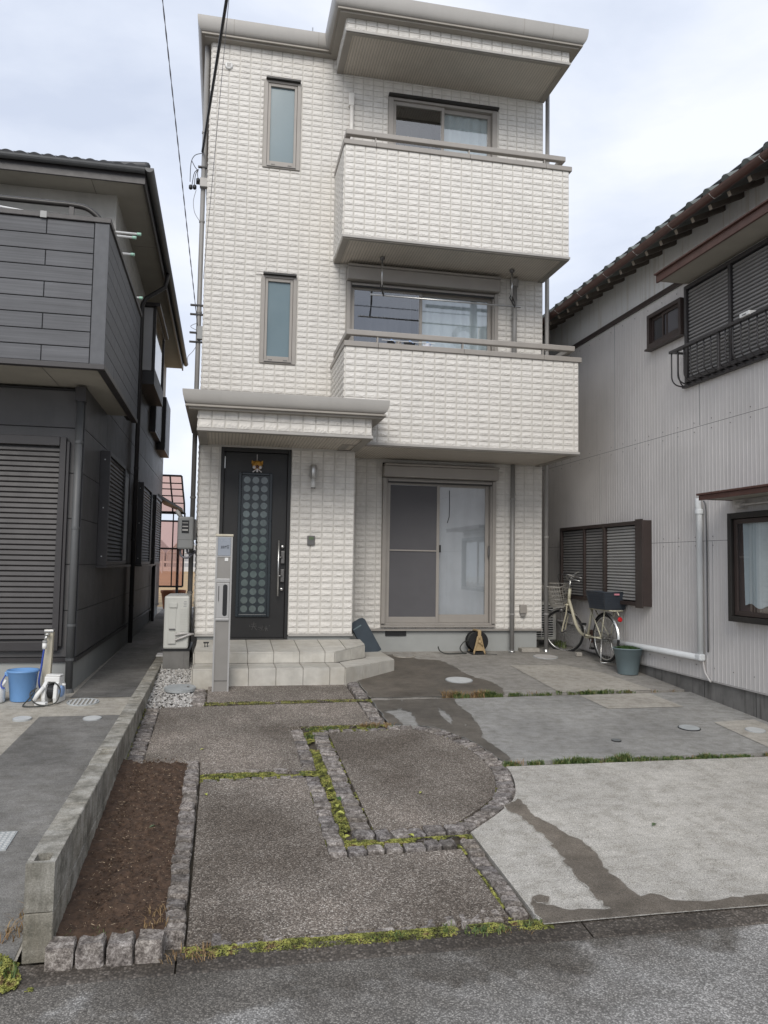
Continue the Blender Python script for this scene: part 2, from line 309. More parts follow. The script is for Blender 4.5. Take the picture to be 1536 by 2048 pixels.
M['dry'] = varmat('dry_grass', [(0.35, (0.20, 0.12, 0.055)), (0.65, (0.34, 0.24, 0.12))], 24, 0.8)
M['field'] = varmat('dry_field', [(0.35, (0.34, 0.22, 0.11)), (0.5, (0.45, 0.31, 0.15)), (0.65, (0.30, 0.21, 0.12))], 0.8, 0.95)
M['corr'] = pmat('lilac_grey_sheet', (0.60, 0.575, 0.555), 0.5, 0.06, 1.3, streak=0.22, stain=.12)
M['corr_up'] = pmat('pale_grey_sheet', (0.70, 0.70, 0.69), 0.5, 0.05, 2, streak=0.5, stainc=(0.38, 0.32, 0.22))
M['fence_far'] = pmat('white_fence', (0.55, 0.55, 0.55), 0.7, 0.06, 4)
M['far_wall'] = pmat('far_grey_wall', (0.35, 0.36, 0.38), 0.7, 0.06, 4)
M['sign_green'] = pmat('green_band', (0.06, 0.30, 0.26), 0.5, 0.05, 3)
M['sign_red'] = pmat('orange_band', (0.50, 0.14, 0.06), 0.5, 0.05, 3)
M['car'] = pmat('white_car_paint', (0.72, 0.72, 0.73), 0.25, 0.02, 3)
M['pole_conc'] = pmat('concrete_pole', (0.30, 0.29, 0.28), 0.8, 0.08, 4)

# ------------------------------------------------------------------ mesh helpers
class MB:
    def __init__(s): s.v = []; s.f = []
    def add(s, vs, fs):
        o = len(s.v); s.v += [tuple(p) for p in vs]; s.f += [tuple(i+o for i in q) for q in fs]; return s
    def box(s, a, b, mtx=None):
        (x0, y0, z0), (x1, y1, z1) = a, b
        vs = [Vector(p) for p in ((x0,y0,z0),(x1,y0,z0),(x1,y1,z0),(x0,y1,z0),(x0,y0,z1),(x1,y0,z1),(x1,y1,z1),(x0,y1,z1))]
        if mtx is not None: vs = [mtx @ p for p in vs]
        return s.add(vs, [(0,3,2,1),(4,5,6,7),(0,1,5,4),(1,2,6,5),(2,3,7,6),(3,0,4,7)])
    def quad(s, a, b, c, d): return s.add([a, b, c, d], [(0,1,2,3)])
    def frame(s, x0, x1, z0, z1, y0, y1, t, tb=None, tt=None):   # rectangular frame in XZ, depth y0..y1, members butted
        tb = t if tb is None else tb; tt = t if tt is None else tt
        s.box((x0, y0, z0), (x0+t, y1, z1)); s.box((x1-t, y0, z0), (x1, y1, z1))
        s.box((x0+t, y0, z0), (x1-t, y1, z0+tb)); s.box((x0+t, y0, z1-tt), (x1-t, y1, z1)); return s
    def tube(s, pts, r, n=8, closed=False, cap=True):
        pts = [Vector(p) for p in pts]; k = len(pts); rings = []
        prev = None
        for i, p in enumerate(pts):
            if closed: d = pts[(i+1) % k] - pts[i-1]
            else: d = pts[min(i+1, k-1)] - pts[max(i-1, 0)]
            d.normalize()
            if prev is None:
                a = d.orthogonal().normalized()
            else:
                a = prev - d*prev.dot(d)
                a = a.normalized() if a.length > 1e-6 else d.orthogonal().normalized()
            prev = a; b = d.cross(a); rad = r[i] if isinstance(r, (list, tuple)) else r
            rings.append([p + (a*math.cos(2*math.pi*j/n) + b*math.sin(2*math.pi*j/n))*rad for j in range(n)])
        vs = [q for rg in rings for q in rg]; fs = []
        for i in range(k if closed else k-1):
            i2 = (i+1) % k
            for j in range(n): fs.append((i*n+j, i*n+(j+1) % n, i2*n+(j+1) % n, i2*n+j))
        if cap and not closed: fs += [tuple(range(n-1, -1, -1)), tuple((k-1)*n+j for j in range(n))]
        return s.add(vs, fs)
    def lathe(s, prof, c, n=20, axis='Z', cap=True):
        c = Vector(c); vs = []; fs = []
        for (rad, h) in prof:
            for j in range(n):
                a = 2*math.pi*j/n
                p = Vector((rad*math.cos(a), rad*math.sin(a), h))
                if axis == 'Y': p = Vector((p.x, h, p.y))
                if axis == 'X': p = Vector((h, p.x, p.y))
                vs.append(c+p)
        k = len(prof)
        for i in range(k-1):
            for j in range(n): fs.append((i*n+j, i*n+(j+1) % n, (i+1)*n+(j+1) % n, (i+1)*n+j))
        if cap: fs += [tuple(range(n-1, -1, -1)), tuple((k-1)*n+j for j in range(n))]
        return s.add(vs, fs)
    def sweep(s, prof, path, closed=False):      # prof: list of (outward, z); path: list of (x, y, nx, ny) with miter normals
        vs = []; fs = []; n = len(prof)
        for (x, y, nx, ny) in path:
            for (o_, z) in prof: vs.append((x+nx*o_, y+ny*o_, z))
        for i in range(len(path)-1):
            for j in range(n-1): fs.append((i*n+j, i*n+j+1, (i+1)*n+j+1, (i+1)*n+j))
        fs += [tuple(range(n)), tuple(range((len(path)-1)*n+n-1, (len(path)-1)*n-1, -1))]
        return s.add(vs, fs)
    def prism(s, poly, zf0, zf1):                 # poly in XY; zf = top/bottom height functions
        k = len(poly); tri = tessellate_polygon([[Vector((p[0], p[1], 0)) for p in poly]])
        vs = [(x, y, zf1(x, y)) for x, y in poly] + [(x, y, zf0(x, y)) for x, y in poly]
        fs = []
        for t in tri:
            a, b, c = [Vector((*poly[i], 0)) for i in t]
            t = tuple(t) if (b-a).cross(c-a).z > 0 else tuple(reversed(t)); fs.append(t)
        area = sum(poly[i][0]*poly[(i+1) % k][1]-poly[(i+1) % k][0]*poly[i][1] for i in range(k))
        for i in range(k):
            j = (i+1) % k
            fs.append((i, k+i, k+j, j) if area > 0 else (i, j, k+j, k+i))
        return s.add(vs, fs)
    def mesh(s, name, smooth=False, org=(0, 0, 0)):
        o = Vector(org); me = bpy.data.meshes.new(name)
        me.from_pydata([Vector(p)-o for p in s.v], [], s.f); me.update()
        if smooth:
            for p in me.polygons: p.use_smooth = True
        return me

W = {}
def tag(o, label=None, cat=None, group=None, kind=None):
    if label: o['label'] = label
    if cat: o['category'] = cat
    if group: o['group'] = group
    if kind: o['kind'] = kind
    return o
def thing(name, label, cat, loc=(0, 0, 0), group=None, rotz=0):
    o = bpy.data.objects.new(name, None); C.objects.link(o); o.location = loc; o.rotation_euler = (0, 0, rotz)
    o.empty_display_size = 0.1; W[o.name] = Vector(loc); return tag(o, label, cat, group)
def obj(name, mb, mat, parent=None, smooth=False, org=None, bevel=0, kind=None, local=False, label=None, autosmooth=False):
    """one mesh object; verts in world coordinates (or in the parent's, with local=True)"""
    po = Vector((0, 0, 0)) if (parent is None or local) else W[parent.name]
    if org is None:
        if parent is not None: org = po if not local else (0, 0, 0)
        else: org = (0, 0, 0)
    org = Vector(org)
    me = mb.mesh(name, smooth, org); me.materials.append(M[mat] if isinstance(mat, str) else mat)
    o = bpy.data.objects.new(name, me); C.objects.link(o)
    o.location = org - po if parent is not None else org
    if parent is not None: o.parent = parent
    W[o.name] = Vector(org)
    if bevel:
        bv = o.modifiers.new('bevel', 'BEVEL'); bv.width = bevel; bv.segments = 2; bv.limit_method = 'ANGLE'
    if kind: o['kind'] = kind
    if label: o['label'] = label
    return o
def inst(name, me, parent, loc, rot=(0, 0, 0), scale=(1, 1, 1), kind=None):
    o = bpy.data.objects.new(name, me); C.objects.link(o)
    o.parent = parent; o.location = Vector(loc) - (W[parent.name] if parent is not None else Vector((0, 0, 0)))
    o.rotation_euler = rot; o.scale = scale
    if kind: o['kind'] = kind
    return o
def solo(name, mb, mat, label, cat, org, smooth=False, group=None, bevel=0):
    return tag(obj(name, mb, mat, None, smooth, org, bevel), label, cat, group)
def struct(name, mb, mat, smooth=False):
    return tag(obj(name, mb, mat, None, smooth), kind='structure')

S0, SL = 0.445, 0.063
def g(y): return S0 + SL*y
def gz(x, y): return g(y)

# ------------------------------------------------------------------ ground
mb = MB(); mb.quad((-90, -90, -0.02), (90, -90, -0.02), (90, 10.5, -0.02), (-90, 10.5, -0.02)); struct('ground', mb, 'dirt')
mb = MB(); mb.quad((-160, 10.4, 0.42), (160, 10.4, 0.42), (160, 420, 0.42), (-160, 420, 0.42)); struct('dry_field', mb, 'field')
mb = MB(); nx = 40
mb.quad((-60, -13, 0.0), (60, -13, 0.0), (60, -6.86, 0.0), (-60, -6.86, 0.0)); struct('road', mb, 'road')
mb = MB(); mb.quad((-90, -90, -0.004), (90, -90, -0.004), (90, -13, -0.004), (-90, -13, -0.004)); struct('car_park', mb, 'yard')
# road-edge strip of concrete with a low lip, cut into lengths by joints
gut = bpy.data.objects.new('kerb_strip', None); C.objects.link(gut); tag(gut, kind='structure'); W[gut.name] = Vector((0, 0, 0))
xs = [-9.0, -6.6, -4.2, -1.8, 0.17, 1.92, 3.7, 6.1, 8.5, 10.9]
for i in range(len(xs)-1):
    mb = MB(); a, b = xs[i]+0.004, xs[i+1]-0.004
    pr = [(-6.735, -0.1), (-6.735, 0.018), (-6.78, 0.013), (-6.86, 0.005), (-6.875, -0.002), (-6.88, -0.1)]
    vs = [(x, y, z) for x in (a, b) for (y, z) in pr]; n_ = len(pr)
    fs = [(j, j+1, n_+j+1, n_+j) for j in range(n_-1)]+[tuple(range(n_-1, -1, -1)), tuple(range(n_, 2*n_))]
    mb.add(vs, fs); obj('kerb_stone', mb, 'gutterc', gut)
# driveway base (dirt seen in the joints)
mb = MB(); mb.quad((-0.36, -6.74, g(-6.74)-0.03), (6.0, -6.74, g(-6.74)-0.03), (6.0, 0.2, g(0.2)-0.03), (-0.36, 0.2, g(0.2)-0.03)); struct('driveway_base', mb, 'dirt')
def spline(pts, k=6):
    o = []
    n = len(pts)
    for i in range(n-1):
        p0 = Vector(pts[max(i-1, 0)]); p1 = Vector(pts[i]); p2 = Vector(pts[i+1]); p3 = Vector(pts[min(i+2, n-1)])
        for j in range(k):
            t = j/k
            o.append(0.5*((2*p1)+(p2-p0)*t+(2*p0-5*p1+4*p2-p3)*t*t+(3*p1-p0-3*p2+p3)*t**3))
    o.append(Vector(pts[-1])); return o
ARC = [(1.70, -3.50), (1.88, -3.515), (2.068, -3.585), (2.264, -3.944), (2.345, -4.374), (2.321, -4.805), (2.191, -5.202), (2.016, -5.438), (1.724, -5.727)]
arc = [tuple(p) for p in spline([Vector((*p, 0)).to_2d() for p in ARC], 6)]
def offset(poly, d):
    o = []
    for i, p in enumerate(poly):
        a = Vector(poly[max(i-1, 0)]); b = Vector(poly[min(i+1, len(poly)-1)]); t = (b-a).normalized(); o.append((p[0]-t.y*d, p[1]+t.x*d))
    return o
arc_out = offset(arc, 0.012); arc_in = offset(arc, -0.118)
top = lambda x, y: g(y); bot = lambda x, y: g(y)-0.12
# concrete slabs on the right
arc_low = [p for p in arc_out if p[1] < -4.65]
mb = MB(); mb.prism([(1.735, -6.733), (6.0, -6.733), (6.0, -4.645), (arc_low[0][0], -4.645)]+arc_low[1:]+[(1.735, -5.74)], bot, top); struct('front_slab', mb, 'slab_front')
arc_up = [p for p in arc_out if p[1] > -4.54]
mb = MB(); mb.prism([(6.0, -4.545), (6.0, -2.46), (1.755, -2.62), (1.755, -3.47)]+[p for p in arc_up if p[0] > 1.76]+[(arc_up[-1][0], -4.545)], bot, top); struct('middle_slab', mb, 'slab_mid')
mb = MB(); mb.prism([(1.765, -2.515), (6.0, -2.36), (6.0, 0.3), (1.765, 0.3)], bot, top); struct('rear_slab', mb, 'slab_back')
mb = MB(); mb.quad((4.4, 0.3, g(.3)), (6, 0.3, g(.3)), (6, 11, 0.46), (4.4, 11, 0.46)); struct('side_passage', mb, 'yard_dark')
# exposed-aggregate panels on the left
mb = MB(); mb.prism([(0.20, -2.54), (1.60, -2.48), (1.60, -1.6), (0.20, -1.6)], bot, top); struct('step_front_panel', mb, 'aggr')
mb = MB(); mb.prism([(-0.20, -4.30), (0.195, -4.30), (0.195, -4.545), (0.895, -4.545), (0.895, -3.44), (1.60, -3.41), (1.60, -2.64), (-0.20, -2.715)], bot, top); struct('upper_panel', mb, 'aggr')
mb = MB(); mb.prism([(0.205, -6.68), (1.61, -6.66), (1.61, -5.945), (0.895, -5.965), (0.895, -4.71), (0.205, -4.73)], bot, top); struct('lower_panel', mb, 'aggr')
din = [p for p in arc_in if p[0] > 1.72]
mb = MB(); mb.prism([(1.19, -5.64), (1.19, -3.66)]+[(1.6, -3.63)]+din+[(1.70, -5.60)], bot, top); struct('curved_panel', mb, 'aggr')
# left-hand neighbour's yard
def yz(x, y): return 0.30 if y > -2.3 else g(y)
mb = MB()
mb.add([(-8, -6.74, yz(0, -6.74)), (-0.44, -6.74, yz(0, -6.74)), (-0.46, -2.3, .30), (-8, -2.3, .30), (-0.50, 3.0, .30), (-8, 3.0, .30), (-0.5, 10.4, .42), (-8, 10.4, .42)],
       [(0, 1, 2, 3), (3, 2, 4, 5), (5, 4, 6, 7)]); struct('neighbour_yard', mb, 'yard')
mb = MB(); mb.add([(x, y, yz(0, y)+0.004) for x, y in ((-1.17, -2.95), (-1.21, -4.4), (-1.30, -6.72), (-.452, -6.72), (-.468, -2.95))], [(0, 1, 2, 3, 4)]); struct('dark_yard_slab', mb, 'yard_dark')
mb = MB(); mb.quad((-1.05, -2.28, .304), (-.50, -2.28, .304), (-.52, 9.5, .41), (-1.08, 9.5, .41)); struct('side_alley', mb, 'yard_dark')
mb = MB(); mb.quad((-.52, .1, .38), (0.0, .1, .38), (0.0, 10.3, .42), (-.52, 10.3, .42)); struct('gravel_strip_behind', mb, 'yard_dark')

# wet patches and paler concrete repairs (thin sheets on the slabs, each with its own outline)
def rough_outline(poly, amp, k=4):
    P = [Vector(p) for p in poly]; o = []
    for i in range(len(P)):
        a, b = P[i], P[(i+1) % len(P)]; n_ = max(1, min(k+3, int((b-a).length/0.035)))
        for j in range(n_):
            q = a.lerp(b, j/n_)
            if amp and 0 < j: q = q + Vector((RND.uniform(-amp, amp), RND.uniform(-amp, amp)))
            o.append(q)
    return o
def sheet(name, poly, mat, dz, amp=0.017, holes=(), feather=0.0):
    loops = [[Vector((p.x, p.y, 0)) for p in rough_outline(q, amp)] for q in (poly, *holes)]
    flat = [p for l in loops for p in l]; tri = tessellate_polygon(loops); mb = MB(); fs = []
    for t in tri:
        a, b, c = [flat[i] for i in t]; fs.append(tuple(t) if (b-a).cross(c-a).z > 0 else tuple(reversed(t)))
    vs = [(p.x, p.y, g(p.y)+dz) for p in flat]; wet = [1.0]*len(vs); st = 0
    if feather:
        for li, l in enumerate(loops):
            k = len(l); area = sum(l[i].x*l[(i+1) % k].y-l[(i+1) % k].x*l[i].y for i in range(k)); sg = (1 if area > 0 else -1)*(1 if li == 0 else -1); base = len(vs)
            for i in range(k):
                t_ = l[(i+2) % k]-l[i-2]; nn_ = Vector((t_.y, -t_.x, 0)).normalized()*sg*feather
                q = l[i]+nn_; vs.append((q.x, q.y, g(q.y)+dz-.0015)); wet.append(0.0)
            for i in range(k):
                a, b, c, d = st+i, st+(i+1) % k, base+(i+1) % k, base+i
                e1 = Vector(vs[b])-Vector(vs[a]); e2 = Vector(vs[d])-Vector(vs[a]); fs.append((a, b, c, d) if e1.cross(e2).z > 0 else (d, c, b, a))
            st += k
    mb.add(vs, fs); o = struct(name, mb, mat)
    at = o.data.attributes.new('wetness', 'FLOAT', 'POINT')
    for i, v in enumerate(wet): at.data[i].value = v
    return o
sheet('concrete_patch', [(3.777, -0.98), (4.492, -1.01), (4.755, -1.508), (4.85, -2.40), (3.773, -2.43)], 'patch', 0.004, 0.004)
sheet('concrete_patch', [(3.92, -2.56), (4.726, -2.53), (4.761, -3.109), (3.956, -3.118)], 'patch', 0.004, 0.003)
sheet('concrete_patch', [(4.696, -3.671), (5.15, -3.62), (5.15, -4.53), (4.79, -4.53), (4.668, -4.429)], 'patch', 0.004, 0.003)
sheet('wet_patch', [(1.772, -1.70), (1.96, -1.45), (2.222, -1.129), (2.30, -0.612), (2.357, -0.242), (2.565, -0.25), (2.706, -0.531), (2.984, -0.643), (3.037, -0.964), (3.039, -1.204), (3.05, -1.461), (3.096, -1.681), (3.194, -1.868), (3.213, -2.164), (3.171, -2.323), (3.12, -2.455), (2.375, -2.485), (1.772, -2.50)], 'wet_back', 0.008, feather=.022)
sheet('wet_patch', [(1.763, -2.63), (2.031, -2.62), (2.015, -2.779), (1.957, -2.927), (1.773, -3.039), (1.83, -3.185), (1.827, -3.403), (1.848, -3.478), (1.763, -3.455)], 'wet', 0.008, feather=.018)
sheet('wet_patch', [(2.06, -2.62), (2.575, -2.60), (2.526, -2.802), (2.529, -3.032), (2.543, -3.214), (2.511, -3.384), (2.492, -3.578), (2.452, -3.789), (2.396, -3.929), (2.424, -4.152), (2.437, -4.481), (2.375, -4.53), (2.362, -4.338), (2.285, -3.92), (2.11, -3.58), (1.996, -3.53), (2.024, -3.271), (2.029, -3.062), (1.968, -2.983), (1.988, -2.854), (2.033, -2.761)], 'wet', 0.008, 0.01, feather=.015,
      holes=[[(2.321, -2.844), (2.336, -3.015), (2.359, -3.198), (2.336, -3.384), (2.275, -3.557), (2.255, -3.426), (2.258, -3.189)]])
sheet('wet_patch', [(2.19, -5.286), (2.18, -5.479), (2.195, -5.634), (2.238, -5.737), (2.251, -5.825), (2.289, -5.906), (2.308, -6.021), (2.305, -6.103), (2.26, -6.259), (2.256, -6.332), (2.279, -6.433), (2.283, -6.532), (2.296, -6.593), (2.36, -6.573), (2.424, -6.641), (2.601, -6.69), (2.719, -6.674), (2.935, -6.66), (3.6, -6.66), (5.6, -6.65), (5.6, -6.732), (1.74, -6.732), (1.775, -6.532), (1.785, -6.572), (1.884, -6.656), (2.022, -6.676), (2.117, -6.676), (2.111, -6.42), (2.112, -6.221), (2.137, -6.03), (2.15, -5.846), (2.13, -5.627), (2.075, -5.42)], 'wet_pale', 0.005, feather=.022)
sheet('wet_patch', [(1.79, -6.518), (1.825, -6.504), (1.86, -6.523), (1.835, -6.568), (1.79, -6.561)], 'wet_pale', 0.0065, 0.004, feather=.012)
rng = random.Random(3)
def flat_sheet(name, poly, mat, z, amp=0.02):
    q = rough_outline(poly, amp); mb = MB(); tri = tessellate_polygon([[Vector((p.x, p.y, 0)) for p in q]]); fs = []
    for t in tri:
        a, b, c = [q[i] for i in t]; fs.append(tuple(t) if (b-a).cross(c-a) > 0 else tuple(reversed(t)))
    mb.add([(p.x, p.y, z) for p in q], fs); return struct(name, mb, mat)
# ------------------------------------------------------------------ small ground covers (stuff)
def blades(mb, x, y, z, h, n, rad, rg, wd=0.004, lean=0.6):
    for _ in range(n):
        a = rg.uniform(0, 6.283); rr_ = rad*math.sqrt(rg.random()); bx, by = x+rr_*math.cos(a), y+rr_*math.sin(a)
        d = rg.uniform(0, 6.283); hh = h*rg.uniform(0.5, 1.1); ln = hh*lean*rg.uniform(0.3, 1.3)
        px, py = -math.sin(d)*wd, math.cos(d)*wd
        m1 = (bx+math.cos(d)*ln*0.35, by+math.sin(d)*ln*0.35, z+hh*0.65); t = (bx+math.cos(d)*ln, by+math.sin(d)*ln, z+hh*0.9)
        mb.add([(bx-px, by-py, z-.004), (bx+px, by+py, z-.004), (m1[0]+px*.8, m1[1]+py*.8, m1[2]), (m1[0]-px*.8, m1[1]-py*.8, m1[2]), t], [(0, 1, 2, 3), (3, 2, 4)])
def moss_strip(mb, x0, x1, y0, y1, n, rg, zf, size=0.006, hump=0.018, fill=0.55):
    for _ in range(n):
        x, y = rg.uniform(x0, x1), rg.uniform(y0, y1)
        k = noise.noise(Vector((x*9, y*9, 1.3)))
        if k < 0.25-fill: continue
        s = size*rg.uniform(0.6, 1.5); a = rg.uniform(0, 6.283); tl = rg.uniform(-.8, .8)
        ex = min(x-x0, x1-x, y-y0, y1-y); e = min(1, max(0, ex/0.025))
        z = zf(x, y)-.012 + hump*e*(0.5+0.9*max(0, k+.3))*rg.uniform(0.5, 1.1)
        ux, uy = math.cos(a)*s, math.sin(a)*s; vx, vy, vz = -math.sin(a)*s*math.cos(tl), math.cos(a)*s*math.cos(tl), s*math.sin(tl)
        mb.add([(x-ux, y-uy, z), (x+vx, y+vy, z+vz), (x+ux, y+uy, z+s*.3), (x-vx, y-vy, z-vz)], [(0, 1, 2, 3)])
rg = random.Random(21)
mb = MB()
moss_strip(mb, 0.17, 1.76, -2.64, -2.50, 6500, rg, gz, 0.0036, 0.010, .5)
moss_strip(mb, 0.20, 0.99, -4.73, -4.54, 8000, rg, gz, 0.0036, 0.011, .52)
moss_strip(mb, 0.99, 1.72, -3.64, -3.42, 7000, rg, gz, 0.0036, 0.011, .5)
moss_strip(mb, 0.99, 1.075, -5.84, -3.55, 12500, rg, gz, 0.0036, 0.013, .55)
moss_strip(mb, 1.0, 1.73, -5.85, -5.74, 6500, rg, gz, 0.0036, 0.011, .5)
moss_strip(mb, 0.19, 1.80, -6.79, -6.68, 13000, rg, gz, 0.0036, 0.013, .55)
moss_strip(mb, -0.72, -0.43, -6.92, -6.70, 8000, rg, lambda x, y: 0.022, 0.005, 0.04, .8); moss_strip(mb, -0.46, -0.34, -6.90, -6.74, 2500, rg, lambda x, y: 0.015, 0.005, 0.03, .5)
moss_strip(mb, 1.60, 1.632, -6.66, -5.85, 1500, rg, gz, 0.005, 0.022, .5)
moss_strip(mb, 1.165, 1.195, -5.64, -3.7, 900, rg, gz, 0.005, 0.02, .25)
moss_strip(mb, 0.885, 0.905, -5.95, -4.7, 900, rg, gz, 0.005, 0.02, .3)
for i in range(len(arc_in)-1):
    x, y = arc_in[i]; moss_strip(mb, x-.012, x+.012, y-.03, y+.03, 26, rg, gz, 0.005, 0.02, .4)
moss_strip(mb, -0.35, -0.32, -4.3, -2.7, 500, rg, gz, 0.006, 0.03, .4)
obj('moss', mb, 'moss', kind='stuff')
mb = MB()
for x0, x1, y, n, h in ((2.55, 2.75, -2.52, 14, .075), (2.86, 3.1, -2.50, 26, .095), (3.18, 3.32, -2.47, 10, .07), (3.35, 3.65, -2.47, 10, .04), (3.75, 4.1, -2.45, 18, .06), (4.12, 4.35, -2.43, 16, .065), (4.4, 4.62, -2.42, 12, .05), (4.65, 4.9, -2.40, 5, .03),
                       (2.36, 2.66, -4.60, 30, .075), (2.76, 2.92, -4.60, 12, .06), (2.92, 3.35, -4.60, 50, .075), (3.35, 3.95, -4.60, 42, .055), (3.95, 4.7, -4.60, 60, .05), (4.7, 5.15, -4.60, 30, .045), (1.3, 1.75, -3.5, 12, .04), (1.0, 1.3, -3.52, 12, .035), (.35, .95, -4.62, 9, .03), (1.02, 1.08, -3.75, 6, .04)):
    for i in range(n):
        xq = rg.uniform(x0, x1); kq = noise.noise(Vector((xq*5.0, y*3, 4.2)))
        if kq > -.28: blades(mb, xq, y+rg.uniform(-.03, .03), g(y)-.01, h*(.40+.75*max(0, kq+.15)), 16, .03, rg, .0035, .9)
for i in range(14): blades(mb, rg.uniform(.9, 1.75), rg.uniform(-6.78, -6.70), .015, .026, 12, .03, rg, .0025, 1.0)
for i in range(26): blades(mb, rg.uniform(-.85, -.43), rg.uniform(-6.85, -6.72), .02, .06, 9, .03, rg, .005)
for i in range(7): blades(mb, rg.uniform(-.3, -.05), rg.uniform(-6.64, -6.58), .05, .035, 5, .03, rg, .0015)
for i in range(6): blades(mb, rg.uniform(4.75, 5.1), rg.uniform(.2, .8), g(.3), .10, 14, .06, rg, .006)
obj('grass', mb, 'grass', kind='stuff')
mb = MB()
for i in range(26): blades(mb, rg.uniform(2.50, 2.95), -2.52+rg.uniform(-.03, .03), g(-2.5)-.01, .085, 10, .03, rg, .003, .9)
for i in range(16): blades(mb, rg.uniform(1.5, 1.76), -3.48+rg.uniform(-.03, .03), g(-3.5)-.01, .045, 9, .03, rg, .003, 1.1)
for i in range(9): blades(mb, rg.uniform(.02, .11), rg.uniform(-6.62, -6.40), .06, .03, 7, .03, rg, .002, 1.3)
for i in range(12): blades(mb, rg.uniform(.13, .33), rg.uniform(-6.80, -6.72), .015, .028, 8, .03, rg, .002, 1.3)
for i in range(10): blades(mb, rg.uniform(-.56, -.44), rg.uniform(-6.6, -6.3), .04, .05, 9, .03, rg, .0025, 1.2)
for i in range(12): blades(mb, rg.uniform(.25, 1.78), rg.uniform(-6.79, -6.70), .008, .018, 6, .03, rg, .002, 1.6)
for i in range(10): blades(mb, rg.uniform(3.0, 5.1), -2.45, g(-2.45)-.01, .05, 5, .03, rg, .003, 1.1)
for i in range(9): blades(mb, rg.uniform(2.4, 5.1), -4.60, g(-4.6)-.01, .045, 5, .03, rg, .003, 1.1)
obj('dry_grass', mb, 'dry', kind='stuff')

# white gravel beside the steps
ico = bmesh.new(); bmesh.ops.create_icosphere(ico, subdivisions=1, radius=1.0)
iv = [v.co.copy() for v in ico.verts]; ifc = [[v.index for v in q.verts] for q in ico.faces]; ico.free()
def stone_blob(mb, x, y, z, s, rg, flat=.6):
    rm = Matrix.Rotation(rg.uniform(0, 6.28), 3, 'Z') @ Matrix.Rotation(rg.uniform(-.5, .5), 3, 'X')
    d = Vector((s*rg.uniform(.7, 1.3), s*rg.uniform(.6, 1.1), s*flat*rg.uniform(.7, 1.2)))
    mb.add([rm @ Vector((p.x*d.x, p.y*d.y, p.z*d.z))*rg.uniform(.85, 1.12) + Vector((x, y, z)) for p in iv], ifc)
mb = MB()
for i in range(3000):
    y = rg.uniform(-2.66, 0.1); x = rg.uniform(-.345, .03 if y > -1.9 else .07)
    stone_blob(mb, x, y, g(y)-.022+rg.uniform(-.006, .016), rg.uniform(.008, .019), rg)
obj('gravel', mb, 'pebble', kind='stuff')
# soil bed with straw bits
mb = MB(); nx, ny = 22, 90; vs = []
for j in range(ny+1):
    for i in range(nx+1):
        x = -.335+(.445)*i/nx; y = -6.66+2.32*j/ny
        ed = min(1, (i)/3, (nx-i)/2, j/3, (ny-j)/3)
        z = g(y)+.012+.055*math.sin(math.pi*i/nx)*ed*.55 + (.028 if i < 7 else 0)*(1-i/7 if i < 7 else 0)*1.6
        z += .018*noise.noise(Vector((x*14, y*14, 0)))+.012*noise.noise(Vector((x*45, y*45, 2)))+rg.uniform(-.004, .004)
        vs.append((x, y, z))
mb.add(vs, [(j*(nx+1)+i, j*(nx+1)+i+1, (j+1)*(nx+1)+i+1, (j+1)*(nx+1)+i) for j in range(ny) for i in range(nx)])
struct('soil_bed', mb, 'soil')
mb = MB()
for i in range(2200):
    x, y = rg.uniform(-.31, .10), rg.uniform(-6.62, -4.37); t = (x+.335)/.445
    z = g(y)+.012+.03*math.sin(math.pi*t)+.02
    z += .018*noise.noise(Vector((x*14, y*14, 0)))+.012*noise.noise(Vector((x*45, y*45, 2)))-.006
    stone_blob(mb, x, y, z, rg.uniform(.002, .0065), rg, .8)
obj('soil_crumbs', mb, 'soil', kind='stuff')
mb = MB()
for i in range(800):
    x, y = rg.uniform(-.30, .10), rg.uniform(-6.62, -4.37); t = (x+.335)/.445
    z = g(y)+.012+.03*math.sin(math.pi*t)+.028+.018*noise.noise(Vector((x*14, y*14, 0)))+.012*noise.noise(Vector((x*45, y*45, 2)))
    a = rg.uniform(0, 6.28); l = rg.choice((.0015, .002, .002, .003, .003, .004, .010)); dx, dy = math.cos(a)*l, math.sin(a)*l; wx, wy = -math.sin(a)*.0009, math.cos(a)*.0009
    mb.add([(x-dx-wx, y-dy-wy, z), (x+dx-wx, y+dy-wy, z+rg.uniform(-.003, .004)), (x+dx+wx, y+dy+wy, z+.001), (x-dx+wx, y-dy+wy, z)], [(0, 1, 2, 3)])
obj('straw_bits', mb, 'debris', kind='stuff')

